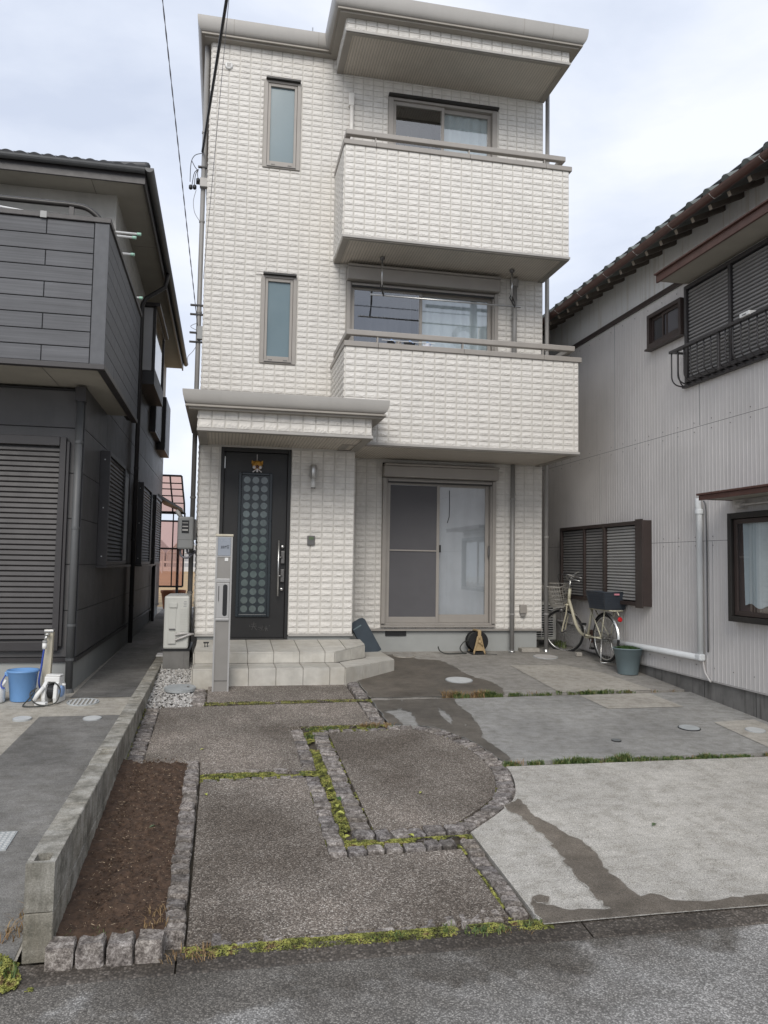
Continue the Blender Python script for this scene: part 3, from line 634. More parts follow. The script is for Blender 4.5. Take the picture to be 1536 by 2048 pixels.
# ------------------------------------------------------------------ cobbles
def cobble_mesh(seed, round_=.12):
    rg = random.Random(seed); bm = bmesh.new(); bmesh.ops.create_cube(bm, size=1)
    bmesh.ops.bevel(bm, geom=[e_ for e_ in bm.edges], offset=round_*.8, segments=1, affect='EDGES')
    top_ = [q for q in bm.faces if q.normal.z > .9]
    bmesh.ops.subdivide_edges(bm, edges=list({e_ for q in top_ for e_ in q.edges}), cuts=1, use_grid_fill=True)
    for v in bm.verts:
        v.co.x += rg.uniform(-.03, .03); v.co.y += rg.uniform(-.03, .03)
        if v.co.z > .2: v.co.z += rg.uniform(-.07, .09)
    me = bpy.data.meshes.new('stone'); bm.to_mesh(me); bm.free(); me.materials.append(M['cobble']); return me
COB = [cobble_mesh(i, .09+.03*(i % 3)) for i in range(10)]
slope_ax = math.atan(SL)
def row(parent, p0, p1, n, wd, ht=.07, proud=.006, jit=.006, zf=g, gap=.90):
    a, b = Vector(p0), Vector(p1); d = b-a; ang = math.atan2(d.y, d.x); ln = d.length/n
    cuts = [0]
    for i in range(n): cuts.append(cuts[-1]+RND.uniform(.8, 1.22))
    cuts = [c/cuts[-1] for c in cuts]
    for i in range(n):
        q = a.lerp(b, (cuts[i]+cuts[i+1])/2); l_ = (cuts[i+1]-cuts[i])*d.length*gap
        inst('stone', RND.choice(COB), parent, (q.x+RND.uniform(-jit, jit), q.y+RND.uniform(-jit, jit)*.5, zf(q.y)+proud-ht/2+RND.uniform(-.004, .004)),
             (slope_ax*.9+RND.uniform(-.03, .03), RND.uniform(-.03, .03), ang+RND.uniform(-.05, .05)), (l_, wd*RND.uniform(.9, 1.03), ht))
def st_thing(name, label):
    return thing(name, label, 'stone edging', (0, 0, 0))
t = st_thing('stone_edging', 'curved ring of granite setts around the D-shaped aggregate panel')
row(t, (1.118, -5.72), (1.118, -3.64), 19, .118)
row(t, (1.19, -5.705), (1.70, -5.665), 5, .12)
row(t, (1.10, -3.60), (1.70, -3.57), 6, .075, proud=.0)
al = [Vector(p) for p in offset(arc, -.053)]; ls = [0]
for i in range(1, len(al)): ls.append(ls[-1]+(al[i]-al[i-1]).length)
n = 23
def at_len(s):
    for i in range(1, len(al)):
        if ls[i] >= s: return al[i-1].lerp(al[i], (s-ls[i-1])/(ls[i]-ls[i-1]))
    return al[-1]
for i in range(n):
    a, b = at_len(ls[-1]*i/n), at_len(ls[-1]*(i+1)/n)
    row(t, a, b, 1, .122)
t = st_thing('stone_edging', 'granite setts edging the lower aggregate panel, from the moss joint down to the road')
row(t, (.945, -5.93), (.945, -4.71), 12, .10); row(t, (1.0, -5.885), (1.61, -5.865), 6, .085); row(t, (1.672, -6.66), (1.672, -5.83), 8, .09)
row(t, (.30, -6.655), (1.60, -6.625), 13, .10, proud=-.004, gap=.86); row(t, (.21, -4.70), (.90, -4.685), 7, .05, proud=.0)
t = st_thing('stone_edging', 'granite setts edging the upper aggregate panel beside the long moss joint')
row(t, (.945, -4.56), (.945, -3.56), 10, .10); row(t, (1.665, -3.42), (1.675, -2.65), 7, .125); row(t, (.20, -4.525), (.90, -4.525), 7, .04, proud=.0)
row(t, (-.265, -4.28), (-.265, -2.72), 14, .12, proud=.0)
t = st_thing('stone_edging', 'short pair of sett rows flanking the small panel in front of the tiled steps')
row(t, (1.685, -2.49), (1.69, -1.68), 7, .125); row(t, (.12, -2.60), (.12, -1.97), 6, .13, proud=-.002)
t = st_thing('planter_edging', 'raised granite setts bordering the brown soil bed on its right and road sides')
row(t, (.145, -6.66), (.145, -4.40), 19, .092, ht=.11, proud=.03)
for i, x in enumerate((-.272, -.158, -.045, .066)):
    inst('stone', COB[i*2], t, (x, -6.735, .035), (0, RND.uniform(-.04, .04), RND.uniform(-.05, .05)), (.104, .105, .12))
row(t, (-.33, -4.335), (.185, -4.335), 5, .06, proud=.012)

# ------------------------------------------------------------------ low block wall between the two yards
t = thing('block_wall', 'long low grey concrete block wall with drain slots between the yards', 'wall', (-.40, -6.72, 0))
blk = {}
def block_mesh(holes, end):
    mb = MB(); L_ = .389; hw = .0545; H = .19
    if end:   # hollow end block with one open core
        mb.box((-hw, 0, 0), (hw, L_, H-.05)); mb.box((-hw, 0, H-.05), (hw, .022, H)); mb.box((-hw, .022, H-.05), (-hw+.024, L_, H)); mb.box((hw-.024, .022, H-.05), (hw, L_, H)); mb.box((-hw+.024, .105, H-.05), (hw-.024, L_, H))
    elif holes:
        mb.box((-hw, 0, 0), (hw, L_, H-.03)); mb.box((-hw, 0, H-.03), (-hw+.026, L_, H)); mb.box((hw-.026, 0, H-.03), (hw, L_, H))
        ys = [0, .13, .165, .19, .225, .25, .285, L_]
        for a, b in ((0, .20), (.235, .255), (.29, .31), (.345, L_)): mb.box((-hw+.026, a, H-.03), (hw-.026, b, H))
    else: mb.box((-hw, 0, 0), (hw, L_, H))
    me = mb.mesh('block'); me.materials.append(M['block']); return me
BM_ = {(h, e_): block_mesh(h, e_) for h in (0, 1) for e_ in (0, 1)}
nb = 18
for k in range(2):
    for i in range(nb):
        y = -6.72+i*.392; x = -.365-.045*(i/nb)
        if k == 0 and g(y) > .2: continue
        o = inst('block', BM_[(1 if (k == 1 and i in (4, 9, 14)) else 0, 1 if (i == 0 and k == 1) else 0)], t, (x+RND.uniform(-.001, .001), y, .015+k*.195), (0, 0, .0065))
        if not ((k == 1 and i in (4, 9, 14)) or (k == 1 and i == 0)): bv = o.modifiers.new('bevel', 'BEVEL'); bv.width = .004; bv.segments = 1
mb = MB(); mb.box((-.47, .05, .402), (-.35, .34, .418)); obj('cap_plate', mb, 'white_pl', t, bevel=.003)
mb = MB(); mb.box((-.45, -6.3, -.05), (-.38, .33, .33)); obj('mortar_core', mb, 'block', t)

# ------------------------------------------------------------------ THE WHITE THREE-STOREY HOUSE
H = thing('white_house', 'narrow three-storey house in white tile-pattern siding with two balconies and a flat roof', 'house', (2.29, 0, .445))
TW, TH = .1377, .0758
def tile_verts(seed, w_=TW-.015, h_=TH-.008):
    rg = random.Random(seed); nx_, nz_ = 7, 4; vs = []; fs = []
    led = [rg.uniform(.22, .52) for _ in range(nx_+1)]
    for q in range(1, nx_): led[q] = (led[q-1]*.45+led[q]*.55)
    for j in range(nz_+1):
        for i in range(nx_+1):
            u = i/nx_; l_ = led[i]
            v = (0, l_-.10, l_+.02, l_+.30*(1-l_)+.12, 1)[j]
            d = (.0085, .0145, .0135, .0088, .0078)[j]+rg.uniform(-.0012, .0018)
            if j == 1: d += rg.uniform(-.0055, .0025)
            if i in (0, nx_): d = .0080 if j in (0, 4) else .0098
            vs.append((u*w_, -d, v*h_))
    W_ = nx_+1
    for j in range(nz_):
        for i in range(nx_): fs.append((j*W_+i, j*W_+i+1, (j+1)*W_+i+1, (j+1)*W_+i))
    bord = [i for i in range(W_)]+[j*W_+nx_ for j in range(1, nz_+1)]+[nz_*W_+i for i in range(nx_-1, -1, -1)]+[j*W_ for j in range(nz_-1, 0, -1)]
    o = len(vs); vs += [(vs[b][0], .001, vs[b][2]) for b in bord]; k = len(bord)
    for i in range(k): fs.append((bord[(i+1) % k], bord[i], o+i, o+(i+1) % k))
    return vs, fs
TV = [tile_verts(100+i) for i in range(9)]
TM = []
for vs, fs in TV:
    me = bpy.data.meshes.new('tile'); me.from_pydata(vs, [], fs); me.materials.append(M['tile']); TM.append(me)
def tiles(parent, org, axis, u_len, z0, z1, holes=(), single=False, row_h=TH, phase=0.0, mb=None, u0=0.0):
    """axis 'X': wall facing -Y running along +X; axis 'Y': wall facing -X running along -Y (from back to front)"""
    own = mb is None
    mb = mb or MB(); nrow = int(round((z1-z0)/row_h)); rh = (z1-z0)/max(1, nrow); u = u0-phase; cnt = 0
    while u < u0+u_len-.004:
        a = max(u, u0); b = min(u+TW, u0+u_len); u += TW
        if b-a < .012: continue
        for j in range(nrow):
            zz = z0+j*rh; skip = False
            ta, tb_ = a, b; parts_ = [(zz, zz+rh)]
            for (ha, hb, hz0, hz1) in holes:
                if ta < hb-.003 and tb_ > ha+.003 and zz < hz1-.003 and zz+rh > hz0+.003:
                    zlo, zhi = parts_[0]
                    ox = min(tb_, hb)-max(ta, ha); oz = min(zhi, hz1)-max(zlo, hz0)
                    if ox >= (tb_-ta)*.98 and oz >= (zhi-zlo)*.98: skip = True; break
                    if oz >= (zhi-zlo)*.7:               # trim in u
                        if ha > ta+.012: tb_ = ha
                        elif hb < tb_-.012: ta = hb
                        else: skip = True; break
                    else:
                        if hz0 > zlo+.012: parts_[0] = (zlo, hz0)
                        elif hz1 < zhi-.012: parts_[0] = (hz1, zhi)
                        else: skip = True; break
            if skip or tb_-ta < .015: continue
            zlo, zhi = parts_[0]
            k = RND.randrange(9); sx = (tb_-ta-.015)/(TW-.015); sz = (zhi-zlo-.008)/(TH-.008)
            if sx <= .05 or sz <= .05: continue
            if single:
                inst('tile', TM[k], parent, (org[0]+ta+.0075, org[1], zlo+.004), (0, 0, 0), (sx, 1, sz)); cnt += 1
            else:
                vs, fs = TV[k]
                if axis == 'X': mb.add([(org[0]+ta+.0075+p[0]*sx, org[1]+p[1], zlo+.004+p[2]*sz) for p in vs], fs)
                else: mb.add([(org[0]+p[1], org[1]-ta-.0075-p[0]*sx, zlo+.004+p[2]*sz) for p in vs], fs)
    if own and not single: obj('siding_tiles', mb, 'tile', parent, kind='stuff')
    return cnt
def wall_xz(mb, x0, x1, z0, z1, y, holes):
    xs = sorted({x0, x1, *[min(max(h[i], x0), x1) for h in holes for i in (0, 1)]}); zs = sorted({z0, z1, *[min(max(h[i], z0), z1) for h in holes for i in (2, 3)]})
    for i in range(len(xs)-1):
        for j in range(len(zs)-1):
            cx_, cz_ = (xs[i]+xs[i+1])/2, (zs[j]+zs[j+1])/2
            if any(h[0] < cx_ < h[1] and h[2] < cz_ < h[3] for h in holes): continue
            mb.quad((xs[i], y, zs[j]), (xs[i+1], y, zs[j]), (xs[i+1], y, zs[j+1]), (xs[i], y, zs[j+1]))
XL, XR, ZT = -.02, 4.60, 8.46
w1 = (.668, 1.155, 6.775, 7.965); w2 = (.697, 1.160, 4.165, 5.325); w3 = (2.345, 3.905, 6.35, 7.965); w4 = (1.815, 3.925, 3.15, 5.545); w5 = (2.349, 3.916, .797, 2.94)
holes = [w1, w2, w3, w4, w5]
mb = MB(); wall_xz(mb, XL, XR, .735, ZT, 0.0, holes)
mb.quad((XL, 8, .735), (XL, 0, .735), (XL, 0, ZT), (XL, 8, ZT)); mb.quad((XR, 0, .735), (XR, 8, .735), (XR, 8, ZT), (XR, 0, ZT)); mb.quad((XR, 8, .735), (XL, 8, .735), (XL, 8, ZT), (XR, 8, ZT))
mb.quad((XL, 0, ZT), (XR, 0, ZT), (XR, 8, ZT), (XL, 8, ZT)); obj('wall', mb, 'mortar', H)
mb = MB(); mb.box((XL+.05, .03, .2), (XR-.06, 7.95, .725)); obj('foundation', mb, 'foundation', H)
mb = MB(); mb.box((2.425, .012, .655), (2.705, .035, .722)); obj('foundation_vent', mb, 'black', H)
mb = MB(); mb.box((1.88, -.022, .722), (XR+.005, .03, .745)); obj('base_drip', mb, 'taupe', H)
# facade siding: everything not nearest the lens is joined, the entrance-wall tiles are single parts
bump_hole = (XL-.1, 1.86, .7, 2.98)
tm = MB()
tiles(H, (0, 0, 0), 'X', XR-XL, .745, .745+102*TH, holes=[*holes, bump_hole, (1.64, 4.62, 2.97, 4.1), (1.64, 4.62, 5.57, 6.75), (1.63, 4.62, 8.2, 8.5)], mb=tm, u0=XL, phase=.05)
tiles(H, (XL, 1.6, 0), 'Y', 1.6, .745, .745+102*TH, mb=tm); tiles(H, (XL+.04, -.004, 0), 'Y', .694, .747, .747+29*TH, mb=tm); tiles(H, (.015, -.71, 0), 'Y', .99, 3.002, 3.185, mb=tm, row_h=.092)
obj('siding_tiles', tm, 'tile', H, kind='stuff')
# soffits and trims
def soffit(x0, x1, y0, y1, z, tw=.085, right=True, left=True):
    mb = MB(); mb.box((x0+tw, y0+.05, z+.012), (x1-tw, y1, z+.03)); obj('soffit', mb, 'soffit', H)
    mb = MB()
    mb.box((x0, y0, z), (x1, y0+.05, z+.028))
    if left: mb.box((x0, y0+.05, z), (x0+tw, y1, z+.028))
    if right: mb.box((x1-tw, y0+.05, z), (x1, y1, z+.028))
    obj('soffit_trim', mb, 'taupe_dark', H, bevel=.003)
def balcony(x0, x1, yf, z0, z1, name, posts):
    B = bpy.data.objects.new('balcony', None); C.objects.link(B); B.parent = H; W[B.name] = W[H.name]
    mb = MB()
    mb.box((x0, yf, z0+.03), (x1, yf+.10, z1)); mb.box((x0, yf+.10, z0+.03), (x0+.10, -.002, z1)); mb.box((x1-.10, yf+.10, z0+.03), (x1, -.002, z1)); mb.box((x0+.1, yf+.1, z0+.03), (x1-.1, -.002, z0+.15))
    obj('balcony_wall', mb, 'mortar', B)
    tm = MB(); n_ = round((z1-z0-.03)/TH)
    tiles(B, (0, yf, 0), 'X', x1-x0, z0+.04, z1, mb=tm, u0=x0, phase=.02)
    tiles(B, (x0, 0, 0), 'Y', -yf, z0+.04, z1, mb=tm)
    obj('siding_tiles', tm, 'tile', B, kind='stuff')
    mb = MB(); mb.box((x0-.015, yf-.022, z0+.012), (x1+.012, yf-.004, z0+.042)); obj('drip_edge', mb, 'gutter', B, bevel=.003)
    # coping in butted lengths
    xs = [x0-.02]+posts+[x1+.035]
    for i in range(len(xs)-1):
        mb = MB(); mb.box((xs[i]+.001, yf-.03, z1), (xs[i+1]-.001, yf+.13, z1+.062)); obj('coping', mb, 'taupe', B, bevel=.006)
    mb = MB(); mb.box((x0-.02, yf+.13, z1), (x0+.13, -.004, z1+.062)); mb.box((x1-.12, yf+.13, z1), (x1+.035, -.004, z1+.062)); obj('coping', mb, 'taupe', B, bevel=.006)
    for i, xp in enumerate(posts):
        mb = MB(); mb.box((xp-.008, yf+.03, z1+.0625), (xp+.008, yf+.075, z1+.15)); obj('rail_post', mb, 'taupe', B)
    mb = MB(); zr = z1+.148; mb.box((x0+.012, yf+.015, zr), (x1-.035, yf+.085, zr+.065)); mb.box((x0+.012, yf+.085, zr), (x0+.08, -.05, zr+.065)); mb.box((x1-.10, yf+.085, zr), (x1-.035, -.05, zr+.065))
    obj('handrail', mb, 'taupe', B, bevel=.008)
    for yb in (yf*.45, -.08):
        mb = MB(); mb.box((x0+.025, yb, z1+.0625), (x0+.065, yb+.03, zr-.001)); mb.box((x1-.085, yb, z1+.0625), (x1-.05, yb+.03, zr-.001)); obj('rail_post', mb, 'taupe', B)
    soffit(x0-.005, x1+.005, yf-.004, -.004, z0-.002)
    return B
B2 = balcony(1.64, 4.575, -1.18, 2.97, 4.135, 'b2', [2.03, 3.085, 4.12])
B3 = balcony(1.64, 4.605, -.84, 5.572, 6.762, 'b3', [2.03, 3.25, 4.28])
# roof overhang over the top balcony, box gutters
mb = MB(); mb.box((1.63, -.85, 8.23), (XR+.005, -.002, 8.47)); obj('roof_overhang', mb, 'mortar', H)
tm = MB(); tiles(H, (0, -.85, 0), 'X', 2.975, 8.235, 8.40, mb=tm, u0=1.63, row_h=.083, phase=.03)
tiles(H, (1.63, 0, 0), 'Y', .85, 8.235, 8.40, mb=tm, row_h=.083); obj('siding_tiles', tm, 'tile', H, kind='stuff')
soffit(1.625, XR+.01, -.857, -.004, 8.196)
mb = MB(); mb.box((1.62, -.875, 8.205), (XR+.018, -.861, 8.237)); obj('drip_edge', mb, 'gutter', H, bevel=.003)
prof = [(0.0, .42), (.10, .42), (.128, .424), (.148, .435), (.163, .452), (.174, .475), (.182, .505), (.188, .54), (.191, .575), (.192, .604), (.186, .608), (0.0, .61)]
def boxgutter(path, zb, name='eave_gutter', lengths=()):
    pr = [(o_, zb+z-.42) for o_, z in prof]
    mb = MB(); mb.sweep(pr, path); o = obj(name, mb, 'gutter', H, smooth=True); o.data.set_sharp_from_angle(angle=R(32))
    pr = [(0.002, zb-.045), (.10, zb-.045), (.10, zb-.022), (.135, zb-.022), (.135, zb-.002), (.002, zb-.002)]
    mb = MB(); mb.sweep(pr, path); obj('eave_trim', mb, 'taupe_dark', H)
Q = 1
boxgutter([(XL, 8, -Q, 0), (XL, 0, -Q, -Q), (1.63, 0, -1, -Q), (1.63, -.85, -Q, -Q), (XR, -.85, Q, -Q), (XR, 8, Q, 0)], 8.425)
for x in (1.35, 3.9, 4.3, .25):
    yb = 0 if x < 1.63 else -.85
    pts = [(yb-o_-.0012, 8.425+z-.42) for o_, z in prof[1:10]]
    mb = MB(); mb.add([(x+dx, y, z) for dx in (0, .006) for y, z in pts], [(i, 9+i, 10+i, i+1) for i in range(8)]); obj('gutter_joint', mb, 'taupe_dark', H)
mb = MB(); mb.box((XL, 0, 8.62), (XR, 8, 8.63)); mb.box((1.63, -.85, 8.62), (XR, 0, 8.63)); obj('roof', mb, 'gutter', H)
for x, y, h in ((1.159, 2.0, 10.12), (1.409, 2.0, 10.09), (1.483, 2.0, 10.22), (1.765, 2.0, 10.1)):
    mb = MB(); mb.tube([(x, y, 8.63), (x, y, h)], .011, 5); obj('antenna_rod', mb, 'steel', H)
# ---- entrance bay
mb = MB(); YB = -.70; dx0, dx1, dz0, dz1 = .255, 1.085, .685, 2.95
wall_xz(mb, XL+.04, 1.86, .735, 2.965, YB, [(dx0, dx1, dz0-.1, dz1)])
mb.quad((XL+.04, -.002, .735), (XL+.04, YB, .735), (XL+.04, YB, 2.965), (XL+.04, -.002, 2.965)); mb.quad((1.86, YB, .735), (1.86, -.002, .735), (1.86, -.002, 2.965), (1.86, YB, 2.965))
obj('entrance_wall', mb, 'mortar', H)
n1 = tiles(H, (0, YB, 0), 'X', dx0-XL-.06, .747, .747+29*TH, single=True, u0=XL+.04, phase=.02)
n2 = tiles(H, (0, YB, 0), 'X', 1.86-dx1-.002, .747, .747+29*TH, single=True, u0=dx1+.002, phase=.03)
mb = MB(); mb.box((XL+.03, YB-.018, .722), (dx0-.01, YB-.002, .745)); mb.box((dx1+.01, YB-.018, .722), (1.87, YB-.002, .745)); obj('base_drip', mb, 'gutter', H)
mb = MB(); mb.box((XL+.06, YB+.02, .3), (dx0-.002, YB+.3, .722)); mb.box((dx1+.002, YB+.02, .3), (1.84, YB+.3, .722)); obj('foundation', mb, 'foundation', H)
# porch canopy
mb = MB(); mb.box((.015, -1.70, 2.995), (1.875, YB-.002, 3.2)); mb.box((.015, YB-.002, 2.967), (1.635, -.004, 3.2)); obj('porch_canopy', mb, 'mortar', H)
n3 = tiles(H, (0, -1.70, 0), 'X', 1.86, 3.002, 3.185, single=True, row_h=.092, u0=.015)
mb = MB(); mb.box((.0, -1.72, 2.968), (1.89, -1.703, 3.0)); obj('drip_edge', mb, 'gutter', H, bevel=.003)
soffit(.0, 1.888, -1.703, YB-.004, 2.962, tw=.10)
Q = 1
pr_path = [(.015, -.004, -Q, 0), (.015, -1.70, -Q, -Q), (1.875, -1.70, Q, -Q), (1.875, -1.20, Q, 0)]
prof_s = prof; prof = [(0.0, .42), (.085, .42), (.108, .424), (.126, .434), (.140, .450), (.152, .474), (.160, .505), (.165, .535), (.167, .564), (.162, .568), (0.0, .57)]
boxgutter(pr_path, 3.225, 'porch_gutter'); prof = prof_s
mb = MB(); mb.box((.015, -1.70, 3.374), (1.875, -1.2, 3.38)); mb.box((.015, -1.2, 3.374), (1.63, -.01, 3.38)); obj('porch_roof', mb, 'gutter', H)
# ---- entrance door
D = bpy.data.objects.new('entrance_door', None); C.objects.link(D); D.parent = H; W[D.name] = W[H.name]
mb = MB(); mb.frame(dx0, dx1, dz0, dz1, YB-.012, YB+.10, .04, .012, .05); obj('door_frame', mb, 'door', D, bevel=.004)
mb = MB(); mb.box((dx0+.042, YB+.03, dz0+.014), (dx1-.042, YB+.07, dz1-.053)); obj('door_leaf', mb, 'door', D, bevel=.003)
mb = MB(); mb.frame(.468, .868, .945, 2.66, YB+.004, YB+.0295, .035); obj('light_frame', mb, 'door_panel', D, bevel=.008)
mb = MB(); mb.box((.505, YB+.016, .982), (.831, YB+.0295, 2.623)); obj('light_panel', mb, 'door_panel', D)
dm = MB(); dm.lathe([(.0415, -.0015), (.0405, -.003)], (0, 0, 0), 20, 'Y'); dme = dm.mesh('glass_disc', False); dme.materials.append(M['disc'])
for r_ in range(16):
    for c_ in range(3): inst('glass_disc', dme, D, (.566+c_*.102, YB+.016, 2.567-r_*.1018))
mb = MB(); mb.tube([(.955, YB-.045, 1.195), (.955, YB-.045, 1.855)], .011, 10); obj('pull_handle', mb, 'steel', D, smooth=True)
for z in (1.655, 1.435):
    mb = MB(); mb.box((.985, YB-.012, z-.075), (1.03, YB+.0298, z+.075)); obj('lever_plate', mb, 'dark_steel', D, bevel=.006)
    mb = MB(); mb.tube([(1.0, YB-.02, z), (.955, YB-.045, z)], .008, 8); obj('handle_arm', mb, 'steel', D, smooth=True)
for z in (1.78, 1.275):
    mb = MB(); mb.lathe([(.02, .029), (.02, -.006), (.014, -.012)], (1.003, YB, z), 14, 'Y'); obj('lock_cylinder', mb, 'steel', D, smooth=True)
mb = MB(); mb.box((.296, YB+.012, 2.70), (.306, YB+.0298, 2.84)); obj('hinge', mb, 'steel', D)
# faint hand lettering low on the door: four brush-like strokes groups in dark wire
mb = MB(); yl = YB+.026
for pts in ([(.66, .87), (.72, .872)], [(.69, .90), (.69, .87)], [(.655, .845), (.725, .848)], [(.69, .87), (.665, .80)], [(.69, .845), (.725, .80)],
            [(.745, .83), (.765, .835), (.77, .82), (.748, .805), (.772, .795)], [(.79, .855), (.78, .80), (.80, .79), (.815, .82), (.80, .855), (.795, .80)], [(.835, .85), (.828, .79)], [(.822, .825), (.85, .82)], [(.838, .82), (.852, .795)], [(.64, .86), (.64, .84)], [(.87, .86), (.872, .845)]):
    mb.tube([(x, yl, z-.01) for x, z in pts], .0022, 4)
obj('door_lettering', mb, 'dark_steel', D)
# ---- wall lamp, bell, outlet, vent
mb = MB(); mb.lathe([(.028, 2.60), (.038, 2.61), (.038, 2.765), (.034, 2.772)], (1.345, YB-.075, 0), 18); obj('wall_lamp', mb, 'steel', H, smooth=True)
lp = bpy.data.objects['wall_lamp']
mb = MB(); mb.lathe([(.024, 2.495), (.027, 2.50), (.027, 2.60)], (1.345, YB-.075, 0), 18); obj('lamp_glass', mb, 'white_pl', lp, smooth=True)
mb = MB(); mb.lathe([(.022, 2.486), (.028, 2.494)], (1.345, YB-.075, 0), 18); obj('lamp_cap', mb, 'dark_steel', lp)
mb = MB(); mb.box((1.325, YB-.04, 2.55), (1.365, YB-.008, 2.70)); mb.tube([(1.30, YB-.06, 2.62), (1.30, YB-.06, 2.755), (1.39, YB-.06, 2.755), (1.39, YB-.06, 2.62)], .003, 5); obj('lamp_bracket', mb, 'steel', lp)
mb = MB(); mb.box((1.294, YB-.036, 1.805), (1.385, YB-.010, 1.92)); obj('door_bell', mb, 'dark_steel', H, bevel=.006)
mb = MB(); mb.box((1.312, YB-.039, 1.872), (1.368, YB-.0362, 1.905)); obj('bell_panel', mb, 'leaf_dark', bpy.data.objects['door_bell'])
mb = MB(); mb.box((4.27, -.06, .955), (4.365, -.010, 1.075)); obj('outlet_box', mb, 'taupe', H, bevel=.008)
mb = MB(); mb.box((4.285, -.05, .915), (4.35, -.010, .953)); obj('outlet_base', mb, 'silver_paint', H, bevel=.004)
mb = MB(); mb.lathe([(.05, -.010), (.052, -.022), (.042, -.034), (.030, -.034)], (.199, 0, 8.086), 20, 'Y'); obj('round_vent', mb, 'white_pl', H, smooth=True)
for k in range(5):
    mb = MB(); zz = 8.086-.022+k*.011; mb.box((.199-.026, -.0365, zz), (.199+.026, -.0345, zz+.004)); obj('vent_slat', mb, 'dark_steel', bpy.data.objects['round_vent'])
for px, pz in ((4.41, 5.72), (2.9, 3.06), (4.05, 3.1)):
    pass
# ---- windows
def window(h, name, kind):
    x0, x1, z0, z1 = h
    Wn = bpy.data.objects.new('window', None); C.objects.link(Wn); Wn.parent = H; W[Wn.name] = W[H.name]
    # dark room behind
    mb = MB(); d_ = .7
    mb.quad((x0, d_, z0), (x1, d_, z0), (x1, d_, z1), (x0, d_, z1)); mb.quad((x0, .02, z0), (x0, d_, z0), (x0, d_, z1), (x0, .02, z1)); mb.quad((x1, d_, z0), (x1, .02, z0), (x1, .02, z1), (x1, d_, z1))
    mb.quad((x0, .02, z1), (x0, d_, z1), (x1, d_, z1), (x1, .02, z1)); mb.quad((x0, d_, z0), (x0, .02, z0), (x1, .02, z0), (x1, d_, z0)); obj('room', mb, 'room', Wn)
    return Wn
def wavy(x0, x1, z0, z1, y, amp, per, mat, parent):
    mb = MB(); n_ = max(8, int((x1-x0)/per*8)); vs = []
    for i in range(n_+1):
        x = x0+(x1-x0)*i/n_; yy = y+amp*math.sin(2*math.pi*(x-x0)/per+.6*math.sin(x*7)); vs += [(x, yy, z0), (x, yy, z1)]
    mb.add(vs, [(2*i, 2*i+2, 2*i+3, 2*i+1) for i in range(n_)]); return obj('curtain', mb, mat, parent, smooth=True)
for h in (w1, w2):
    x0, x1, z0, z1 = h; Wn = window(h, 'w', 'tall')
    mb = MB(); mb.frame(x0, x1, z0, z1, -.028, .06, .05, .05, .03); obj('outer_frame', mb, 'taupe', Wn, bevel=.004)
    mb = MB(); mb.frame(x0+.052, x1-.052, z0+.052, z1-.032, -.014, .045, .035, .045, .04); obj('sash', mb, 'taupe', Wn, bevel=.004)
    mb = MB(); mb.box((x0+.087, .016, z0+.097), (x1-.087, .03, z1-.072)); obj('pane', mb, 'frost', Wn)
    mb = MB(); mb.box((x0+.02, -.075, z1+.001), (x1-.012, -.004, z1+.028)); obj('window_hood', mb, 'black_trim', Wn, bevel=.003)
    mb = MB(); mb.box((x0+.055, -.036, z0+.012), (x1-.055, -.0285, z0+.022)); obj('sill_slot', mb, 'black_trim', Wn)
    for sx in (x0+.11, x1-.16): mb = MB(); mb.box((sx, -.034, z0+.040), (sx+.05, -.0285, z0+.050)); obj('stay_cover', mb, 'dark_steel', Wn)
